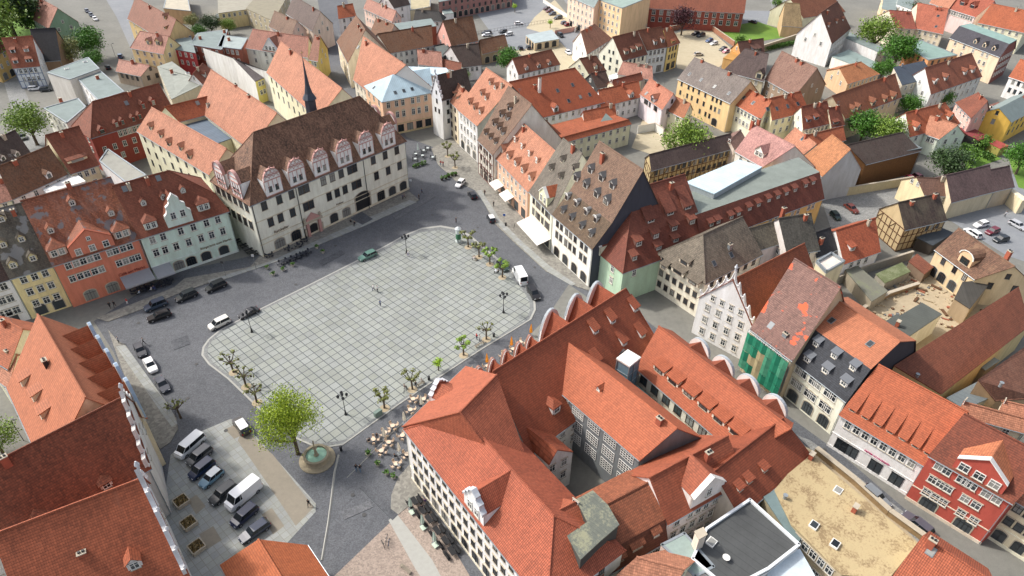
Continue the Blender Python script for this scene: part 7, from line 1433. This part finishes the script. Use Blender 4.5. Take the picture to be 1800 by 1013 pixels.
b = MB(); b.lathe([(.45, .6), (.4, 1.3), (.25, 1.5), (.2, 2.6), (.3, 2.8), (.42, 2.9), (.3, 3.0)], FST, n=12); b.buildL('column', FR)
st = inst('statue', PM['stand'], FR, (0, 0, 3.0), 2.0)
for i in range(5): st.material_slots[i].link = 'OBJECT'; st.material_slots[i].material = FST
# parasols, tables, chairs, planters
def parasol_proto(c, h=2.9):
    R = root('closed_parasol', Vector((0, 0, 0)), '', 'parasol'); b = MB(); b.tube([(0, 0, 0), (0, 0, h)], .035, WOOD, 5); b.buildL('pole', R); m_ = plain('canvas', c, .9, .1)
    b = MB(); n = 12; prof = [(.10, .75), (.30, .95), (.24, 1.6), (.13, 2.5), (.05, h+.05)]
    for i in range(len(prof)-1):
        for k in range(n):
            q = [];
            for (r_, z_), kk in ((prof[i], k), (prof[i], k+1), (prof[i+1], k+1), (prof[i+1], k)): rr = r_*(1.25 if kk % 2 else .8); a = 2*math.pi*kk/n; q.append((rr*math.cos(a), rr*math.sin(a), z_))
            b.face(q, m_)
    b.buildL('canopy', R); b = MB(); b.box((0, 0, .06), (.7, .7, .12), GREY, .6); b.buildL('base', R); return R
def table_mesh(c):
    b = MB(); m_ = plain('table_top', c, .7, .1); b.lathe([(.42, .72), (.42, .76)], m_, n=12); b.tube([(0, 0, 0), (0, 0, .72)], .04, DARK, 5); b.lathe([(.25, 0), (.2, .04)], DARK, n=8); return b.mesh('cafe_table')
def chair_mesh(c):
    b = MB(); m_ = plain('chair', c, .7, .1); b.box((0, 0, .45), (.44, .44, .05), m_); b.prism([(-.22, -.2, .5), (.22, -.2, .5), (.22, -.28, .92), (-.22, -.28, .92)], (0, -.04, 0), m_)
    for x in (-.19, .19):
        for y in (-.19, .19): b.tube([(x, y, 0), (x, y, .45)], .02, m_, 4)
    return b.mesh('cafe_chair')
def flatthing(name, me, p, rz, label, cat, group, z=.012):
    P = G(p, z); o = bpy.data.objects.new(name, me); COL.objects.link(o); o.location = (P.x, P.y, z); o.rotation_euler.z = rz; return tag(o, label, cat, group)
TMb, CMb = table_mesh((206, 186, 164)), chair_mesh((196, 172, 148)); TMk, CMk = table_mesh((44, 48, 58)), chair_mesh((40, 44, 56)); TMw, CMw = table_mesh((196, 206, 204)), chair_mesh((70, 74, 76))
def set_(p, tm, cm, where, z=.012, n=4, r_=.75, gr='café seats'):
    P = G(p, z); a0 = random.uniform(0, 1.5)
    flatthing('cafe_table', tm, p, 0, 'café table '+where, 'table', gr+', tables', z)
    for k in range(n):
        a = a0+k*2*math.pi/n; o = bpy.data.objects.new('cafe_chair', cm); COL.objects.link(o); o.location = (P.x+math.cos(a)*r_, P.y+math.sin(a)*r_, z); o.rotation_euler.z = a+math.pi/2
        tag(o, 'chair at the café table '+where, 'chair', gr+', chairs '+where)
wp = parasol_proto((224, 216, 200)); first = True
for p, lb in (((676, 772), 'closed cream parasol left of the corner house, beside the busy table'), ((711, 744), 'closed cream parasol close to the corner of the salmon roof'), ((741, 716), 'closed cream parasol furthest up the row by the salmon roof'), ((702, 798), 'closed cream parasol nearest the white facade')):
    if first: P = G(p, .012); wp.location = (P.x, P.y, .012); wp['label'] = lb; wp['group'] = 'closed cream parasols'; first = False
    else: add_copy(wp, p, lb, 'closed cream parasols', .012)
op = parasol_proto((222, 140, 34), 3.0); first = True
for p, lb in (((856, 642), 'closed orange parasol left of two by the curved gables'), ((899, 612), 'closed orange parasol in the middle by the curved gables'), ((933, 590), 'small closed orange parasol behind the curved gables')):
    if first: P = G(p, .012); op.location = (P.x, P.y, .012); op['label'] = lb; op['group'] = 'closed orange parasols'; first = False
    else: add_copy(op, p, lb, 'closed orange parasols', .012)
gp2 = parasol_proto((190, 206, 192)); first = True
for p, lb in (((722, 895), 'closed pale green parasol first along the white facade'), ((743, 925), 'closed pale green parasol second along the white facade'), ((764, 955), 'closed pale green parasol third along the white facade')):
    if first: P = G(p, .02); gp2.location = (P.x, P.y, .02); gp2['label'] = lb; gp2['group'] = 'closed pale green parasols'; first = False
    else: add_copy(gp2, p, lb, 'closed pale green parasols', .02)
for p, wh in (((691, 753), 'between the two middle cream parasols'), ((657, 777), 'with people left of the cream parasols'), ((671, 797), 'just below the first cream parasol'), ((722, 725), 'near the furthest cream parasol'), ((697, 820), 'furthest down beside the white facade'), ((716, 803), 'touching the white facade'), ((745, 706), 'beside the small front gable'), ((677, 765), 'under the left cream parasol'), ((857, 648), 'by the left orange parasol'), ((902, 618), 'by the middle orange parasol'), ((836, 655), 'below the leftmost orange parasol'), ((684, 782), 'in the middle of the terrace below the parasols'), ((708, 770), 'between the corner roof and the lower parasol'), ((727, 706), 'by the kerb above the furthest parasol'), ((885, 628), 'left of the middle orange parasol'), ((915, 606), 'right of the middle orange parasol')): set_(p, TMb, CMb, wh)
for p, wh in (((474, 452), 'at the Ratskeller door corner'), ((508, 440), 'left of the stone portal'), ((526, 434), 'right below the drainpipe of the town hall'), ((535, 425), 'beside the stone portal')): set_(p, TMk, CMk, wh, .13, 4, .8, 'dark café seats')
for i, p in enumerate(((495, 466), (504, 462), (516, 458), (526, 454), (534, 450), (541, 446))): set_(p, TMk, CMk, '%s from left in the dark row' % ('first', 'second', 'third', 'fourth', 'fifth', 'sixth')[i], .012, 4, .75, 'dark café seats')
for i, p in enumerate(((730, 283), (731, 274), (743, 277), (745, 268), (761, 280), (752, 264))): set_(p, TMw, CMw, 'of the top café, %s' % ('nearest the hedge', 'left by the town hall corner', 'in the middle', 'behind the middle one', 'furthest right', 'furthest back')[i], .03, 4, .8, 'top café seats')
sp2 = parasol_proto((206, 220, 216)); P = G((735, 268), .03); sp2.location = (P.x, P.y, .03); sp2['label'] = 'closed pale parasol of the top café'
for i, p in enumerate(((404, 322+10), (425, 441), (438, 447))): pass
for i, p in enumerate(((480, 425), (470, 412), (462, 400), (452, 392))): pass
def planter(p, label, z=.012, s=1.0, c=(186, 180, 166)):
    P = G(p, z); R = root('planter', P, label, 'planter', 'planters around the square'); R.scale = (s, s, s); b = MB(); b.lathe([(.28, 0), (.4, .5), (.44, .55), (.38, .56)], plain('planter_stone', c, .9), n=10); b.buildL('pot', R)
    c_ = MB(); rnd = random.Random(int(p[0]))
    for i in range(60):
        q = Vector((rnd.gauss(0, .2), rnd.gauss(0, .2), .6+rnd.random()*.35)); s_ = .13; nr = Vector((rnd.gauss(0, 1), rnd.gauss(0, 1), 1)).normalized(); x = nr.orthogonal(); y = nr.cross(x); c_.face([q-x*s_, q-y*s_, q+x*s_, q+y*s_], leafmat((30, 62, 20), (90, 130, 44)))
    c_.buildL('plant', R)
for p, lb in (((647, 800), 'pale stone planter left of the café tables'), ((664, 818), 'pale stone planter second along the café edge'), ((680, 834), 'pale stone planter third along the café edge'), ((692, 841), 'round pale planter nearest the white facade'), ((470, 473), 'planter at the left end of the dark café row'), ((481, 484), 'planter furthest out on the cobbles below the dark café row'), ((498, 476), 'planter below the middle of the dark café row'), ((515, 468), 'planter second below the dark café row'), ((557, 437), 'planter at the upper end of the dark café row'), ((568, 445), 'planter right of the dark café row')): planter(p, lb)
for i, (p, lb) in enumerate((((777, 317), 'dark flower tub first of five across the top street'), ((784, 315), 'dark flower tub second of five across the top street'), ((789, 312), 'dark flower tub third of five across the top street'), ((795, 310), 'dark flower tub fourth of five across the top street'), ((801, 309), 'dark flower tub last of five across the top street'))): planter(p, lb, .03, 1.2, (60, 54, 48))
# black terrace boxes along the white facade
for i, (p, lb) in enumerate((((728, 879), 'black slatted terrace bay nearest the square'), ((742, 895), 'second black terrace bay along the white facade'), ((754, 911), 'third black terrace bay along the white facade'), ((768, 931), 'fourth black terrace bay along the white facade'), ((783, 949), 'fifth black terrace bay along the white facade'), ((794, 967), 'last black terrace bay along the white facade'))):
    P = G(p, 1.0); R = root('terrace_bay', Vector((P.x, P.y, .02)), lb, 'terrace bay', 'black terrace bays', math.atan2(HOUSES[WG]['u'].y, HOUSES[WG]['u'].x)); b = MB(); b.box((0, 0, .8), (1.5, .8, .06), BLACK); b.tube([(0, 0, 0), (0, 0, .8)], .06, DARK, 5); b.buildL('table', R)
    for s in (-1, 1): b = MB(); b.box((0, s*.85, .45), (1.5, .45, .1), BLACK); b.box((0, s*1.08, .75), (1.5, .08, .6), BLACK); b.box((0, s*.85, .2), (1.3, .35, .4), DARK); b.buildL('bench', R)
for p, lb in (((725, 902), 'pale green folded sun lounger box by the first green parasol'), ((745, 929), 'pale green box by the second green parasol'), ((766, 960), 'pale green box by the third green parasol')):
    P = G(p, .02); b = MB(); b.box((0, 0, .35), (.9, .9, .06), plain('pale_green_box', (186, 202, 184), .8), .7); b.box((0, 0, .17), (.7, .7, .34), WHITE, .7); o = b.buildL('parasol_base'); o.location = (P.x, P.y, .02); tag(o, lb, 'parasol base', 'pale green parasol bases')
def bench(p, q, label, z=.11):
    P, Q = G(p, z), G(q, z); d = Q-P; R = root('bench', (P+Q)/2, label, 'bench', 'benches by the trees', math.atan2(d.y, d.x)); ln = d.length
    b = MB(); [b.box((0, y, .45), (ln, .12, .05), plain('bench_slat', (130, 122, 108), .8)) for y in (-.18, 0, .18)]; b.buildL('seat', R)
    for s in (-1, 1): b = MB(); b.box((s*ln*.4, 0, .22), (.12, .45, .44), STONE); b.buildL('leg', R)
for a in (((734, 680), (746, 673), 'pale bench under the knotty tree with people beside it'), ((835, 612), (851, 603), 'stone bench left of the litter bin near the right corner'), ((832, 452), (838, 459), 'bench behind the slim tree on the right side'), ((705, 995), (722, 1010), 'concrete bench on the pink gravel paving')): bench(*a, z=.11 if a[0][1] < 900 else .02)
def bin_(p, label, z=.11): P = G(p, z); b = MB(); b.lathe([(.22, 0), (.26, .8), (.28, .85), (.1, .95)], DARK, (0, 0, 0), 10); o = b.buildL('litter_bin'); o.location = P; tag(o, label, 'litter bin', 'litter bins')
bin_((754, 668), 'dark litter bin right of the bench with people'); bin_((868, 592), 'dark litter bin beside the brownish pollard tree'); bin_((889, 397), 'dark litter bin on the right pavement'); bin_((600, 792), 'small dark bollard bin near the fountain')
P = G((665, 730), .11); b = MB(); b.box((0, 0, .55), (1.5, .6, 1.1), plain('green_cabinet', (110, 128, 120), .6, .1), .8); o = b.buildL('utility_cabinet'); o.location = P; tag(o, 'grey green utility cabinet beside the pollard tree at the lower edge', 'cabinet')
# bicycles
def bike_mesh(c):
    b = MB(); m_ = paint(c)
    for x in (-.5, .5):
        pts = [(x+.33*math.cos(a), 0, .33+.33*math.sin(a)) for a in [2*math.pi*i/12 for i in range(13)]]; b.tube(pts, .025, TYRE, 4, False)
    for q in ([(-.5, 0, .33), (-.1, 0, .35), (.38, 0, .8), (-.2, 0, .82), (-.1, 0, .35)], [(-.5, 0, .33), (-.2, 0, .82), (-.22, 0, .95)], [(.5, 0, .33), (.38, 0, .8), (.35, 0, 1.0)]): b.tube(q, .025, m_, 4)
    b.box((-.22, 0, .97), (.24, .12, .06), DARK); b.tube([(.33, -.25, 1.02), (.33, .25, 1.02)], .02, DARK, 4); return b.mesh('bicycle')
BKM = [bike_mesh((40, 44, 50)), bike_mesh((120, 124, 130)), bike_mesh((60, 84, 120))]
for i, (p, lb) in enumerate((((806, 429), 'bicycle leaning on the front of the advertising column'), ((812, 431), 'bicycle right behind the advertising column'), ((300, 722), 'bicycle left of the bare tree on the left pavement'), ((310, 728), 'bicycle under the bare tree on the left pavement'), ((680, 950), 'black bicycle at the rack on the pink gravel'), ((684, 957), 'second black bicycle at the rack on the pink gravel'), ((674, 960), 'third black bicycle at the rack on the pink gravel'), ((712, 688), 'bicycle beside the knotty tree'), ((970, 563), 'bicycle by the kerb behind the curved gables'), ((904, 400), 'grey motor scooter like bicycle before the white awning'))):
    flatthing('bicycle', BKM[i % 3], p, random.uniform(0, 3), lb, 'bicycle', 'parked bicycles', .13 if 700 > p[1] else .02)
# awnings
def awning(label, hl, f0, f1, z1, z0, dep, mat, name='awning'):
    H = HOUSES[hl]; W = H['W']; a0, a1 = H['Lf']*f0, H['Lf']*f1; R = root(name, W((a0+a1)/2, -.1, z1), label, 'awning'); b = MB()
    b.prism([W(a0, 0, z1), W(a1, 0, z1), W(a1, -dep, z0), W(a0, -dep, z0)], (0, 0, -.06), mat); b.prism([W(a0, -dep, z0), W(a1, -dep, z0), W(a1, -dep-.02, z0-.3), W(a0, -dep-.02, z0-.3)], H['out']*-.03, mat); b.build('canvas', R)
    b = MB()
    for a in (a0+.2, a1-.2): b.tube([W(a, -.1, z1-.6), W(a, -dep*.9, z0-.05)], .04, GREY, 4)
    b.build('arm', R); return R
CV = plain('white_canvas', (226, 222, 212), .9, .06); CVG = plain('grey_canvas', (150, 152, 156), .9, .1)
awning('wide white shop awning under the cream house with the orange gable', CG, .02, .98, 3.6, 2.7, 3.6, CV)
SF = 'salmon fronted house with pink roof and eight dormers'
awning('small white awning at the upper end of the salmon fronted house', SF, .12, .32, 3.4, 2.6, 2.4, CV); awning('small white awning at the middle of the salmon fronted house', SF, .42, .62, 3.4, 2.6, 2.4, CV)
awning('long grey terrace awning in front of the terracotta house', TG, .62, .99, 3.3, 2.5, 3.8, CVG); awning('grey awning between the terracotta and mint green houses', MG, .0, .2, 3.3, 2.5, 3.8, CVG)
for i, p in enumerate(((238, 516), (252, 512), (262, 508), (276, 505), (290, 502), (298, 498))): set_(p, TMk, CMk, '%s from left under the awning' % ('first', 'second', 'third', 'fourth', 'fifth', 'sixth')[i], .13, 4, .75, 'dark café seats')
for i, p in enumerate(((421, 425), (430, 434), (438, 443), (412, 414), (446, 444+4))):
    P = G(p, .13); R = root('beer_table', P, 'dark beer table, %s up the alley beside the town hall' % ('third', 'fourth', 'fifth', 'second', 'sixth')[i], 'table', 'dark tables in the alley', .75); b = MB(); b.box((0, 0, .75), (2.0, .6, .05), DARK); b.buildL('table_top', R)
    for s in (-1, 1): b = MB(); b.box((0, s*.65, .45), (2.0, .28, .05), DARK); b.box((.7, s*.65, .22), (.06, .25, .44), DARK); b.box((-.7, s*.65, .22), (.06, .25, .44), DARK); b.buildL('bench', R)
# garden and yard walls
def wall_thing(label, pts, h, th, mat, name='wall', top=None):
    for i in range(1):
        R = root(name, G(pts[0], 0), label, 'wall'); b = MB(); c = MB()
        for p, q in zip(pts[:-1], pts[1:]):
            P, Q = G(p, 0), G(q, 0); d = (Q-P).normalized(); v = Vector((-d.y, d.x, 0))*th/2
            b.prism([P+v+Vector((0, 0, h)), Q+v+Vector((0, 0, h)), Q-v+Vector((0, 0, h)), P-v+Vector((0, 0, h))], (0, 0, -h), mat)
            v *= 1.4; c.prism([P+v+Vector((0, 0, h+.1)), Q+v+Vector((0, 0, h+.1)), Q-v+Vector((0, 0, h+.1)), P-v+Vector((0, 0, h+.1))], (0, 0, -.1), top or STONE)
        b.build('masonry', R); c.build('wall_coping', R)
BW = plain('brick_wall', (156, 110, 86), .9, .3, 0, 2)
wall_thing('brown brick wall between the lawn and the sandy lot', [(1180, 55), (1235, 43), (1290, 82)], 2.2, .4, BW)
wall_thing('old stone wall below the lawn beside the white gable house', [(1340, 92), (1400, 72)], 3.0, .5, plain('old_stone', (146, 134, 108), .95, .3, 0, 1.5))
wall_thing('white low wall along the parking lot at the top', [(955, 5), (1018, 45), (1010, 58)], 1.8, .3, WHITE)
wall_thing('pale wall in front of the plank barn yard', [(1446, 350), (1500, 342), (1600, 325)], 2.6, .4, plain('ochre_wall', (196, 182, 146), .9, .2))
wall_thing('white courtyard wall beside the willow', [(1120, 235), (1150, 230), (1165, 240)], 2.6, .3, WHITE)
wall_thing('pink board fence behind the black car', [(975, 62), (1012, 55)], 2.0, .12, plain('pink_boards', (206, 160, 146), .9), 'fence')
wall_thing('broken rubble wall along the bare earth lot', [(1515, 548), (1560, 522), (1612, 505)], 1.2, .6, plain('rubble', (150, 128, 100), .95, .35, 0, 2))
wall_thing('crumbling wall beside the yellow lichen roof', [(1432, 795), (1500, 850), (1560, 905), (1622, 950)], 1.2, .7, plain('ruin_wall', (150, 126, 92), .95, .35, 0, 1.2))
wall_thing('grey garden wall below the white orange roofed house', [(1470, 500), (1520, 480), (1600, 455)], 2.2, .4, plain('grey_wall', (150, 146, 134), .95, .2))
b = MB(); n = 26; A0, A1 = G((835, 62), 0), G((975, 38), 0)
R = root('fence', A0, 'dark metal railing fence along the top parking lot', 'fence')
for i in range(n+1): q = A0.lerp(A1, i/n); b.tube([q, q+Vector((0, 0, 1.5))], .05, DARK, 4)
b.build('post', R).name = 'fence_posts'; b = MB(); [b.tube([A0+Vector((0, 0, z)), A1+Vector((0, 0, z))], .04, DARK, 4) for z in (.3, 1.4)]; b.build('rail', R)

for p, lb in (((320, 884), 'framed bed of dry plants at the foot of the ornate gables, uppermost'), ((333, 922), 'framed bed of dry plants at the foot of the ornate gables, middle'), ((347, 964), 'framed bed of dry plants at the foot of the ornate gables, lowest')):
    P = G(p, .02); R = root('raised_bed', P, lb, 'planting bed', 'framed planting beds', .85); b = MB()
    for x, y, a_, c_ in ((0, .95, 1.9, .16), (0, -.95, 1.9, .16), (.95, 0, .16, 1.8), (-.95, 0, .16, 1.8)): b.box((x, y, .35), (a_, c_, .7), STONE)
    b.buildL('frame', R); b = MB(); rnd = random.Random(3)
    for i in range(260):
        q = Vector((rnd.uniform(-.85, .85), rnd.uniform(-.85, .85), .4+rnd.random()*.4)); s_ = .16; nr = Vector((rnd.gauss(0, 1), rnd.gauss(0, 1), 1)).normalized(); x = nr.orthogonal(); y = nr.cross(x); b.face([q-x*s_, q-y*s_*.5, q+x*s_, q+y*s_*.5], leafmat((104, 84, 50), (150, 130, 84)))
    b.buildL('plants', R)

b = MB(); rnd = random.Random(11); rub = [plain('rubble_stone', (170, 156, 130), .95, .3), WOOD, plain('old_brick', (150, 92, 70), .95, .3), GREY]
for i in range(260):
    p = rnd.choice(((1560, 520), (1600, 505), (1640, 520), (1540, 560), (1680, 560), (1610, 490), (1590, 560))); q = G((p[0]+rnd.gauss(0, 22), p[1]+rnd.gauss(0, 11)), 0); s_ = rnd.uniform(.15, .6)
    b.box((q.x, q.y, s_*.3), (s_*rnd.choice((1, 1, 4)), s_, s_*.7), rub[min(3, int(rnd.random()**1.6*4))], rnd.uniform(0, 3))
o = b.buildL('rubble'); tag(o, 'scattered stones, planks and bricks on the bare earth lot', 'rubble', None, 'stuff')

mh = MB(); mh.lathe([(.34, 0), (.34, .012)], plain('cast_iron', (70, 70, 70), .7, .2), n=14); mhm = mh.mesh('manhole_cover')
for i, p in enumerate(((243, 568), (590, 432), (520, 500), (760, 378), (840, 400), (620, 870), (330, 700), (345, 640), (700, 880), (640, 905), (940, 470), (397, 757), (1450, 790), (1560, 880))):
    P = G(p, .075); o = bpy.data.objects.new('manhole_cover', mhm); COL.objects.link(o); o.location = P; o['kind'] = 'structure'
rp = [stuffmat('road_patch', (74, 77, 81), (112, 113, 116), 2, .9, 5), stuffmat('road_patch_dark', (60, 63, 68), (96, 98, 102), 2, .9, 5)]
for i, q in enumerate(([(500, 520), (528, 506), (534, 514), (506, 530)], [(640, 850), (700, 905), (690, 915), (632, 858)], [(690, 380), (760, 340), (766, 346), (696, 388)], [(300, 600), (330, 590), (335, 605), (306, 616)], [(600, 900), (650, 880), (656, 892), (606, 914)], [(560, 460), (600, 440), (606, 446), (566, 468)])):
    sheet('road_patch', q, .03, rp[i % 2])
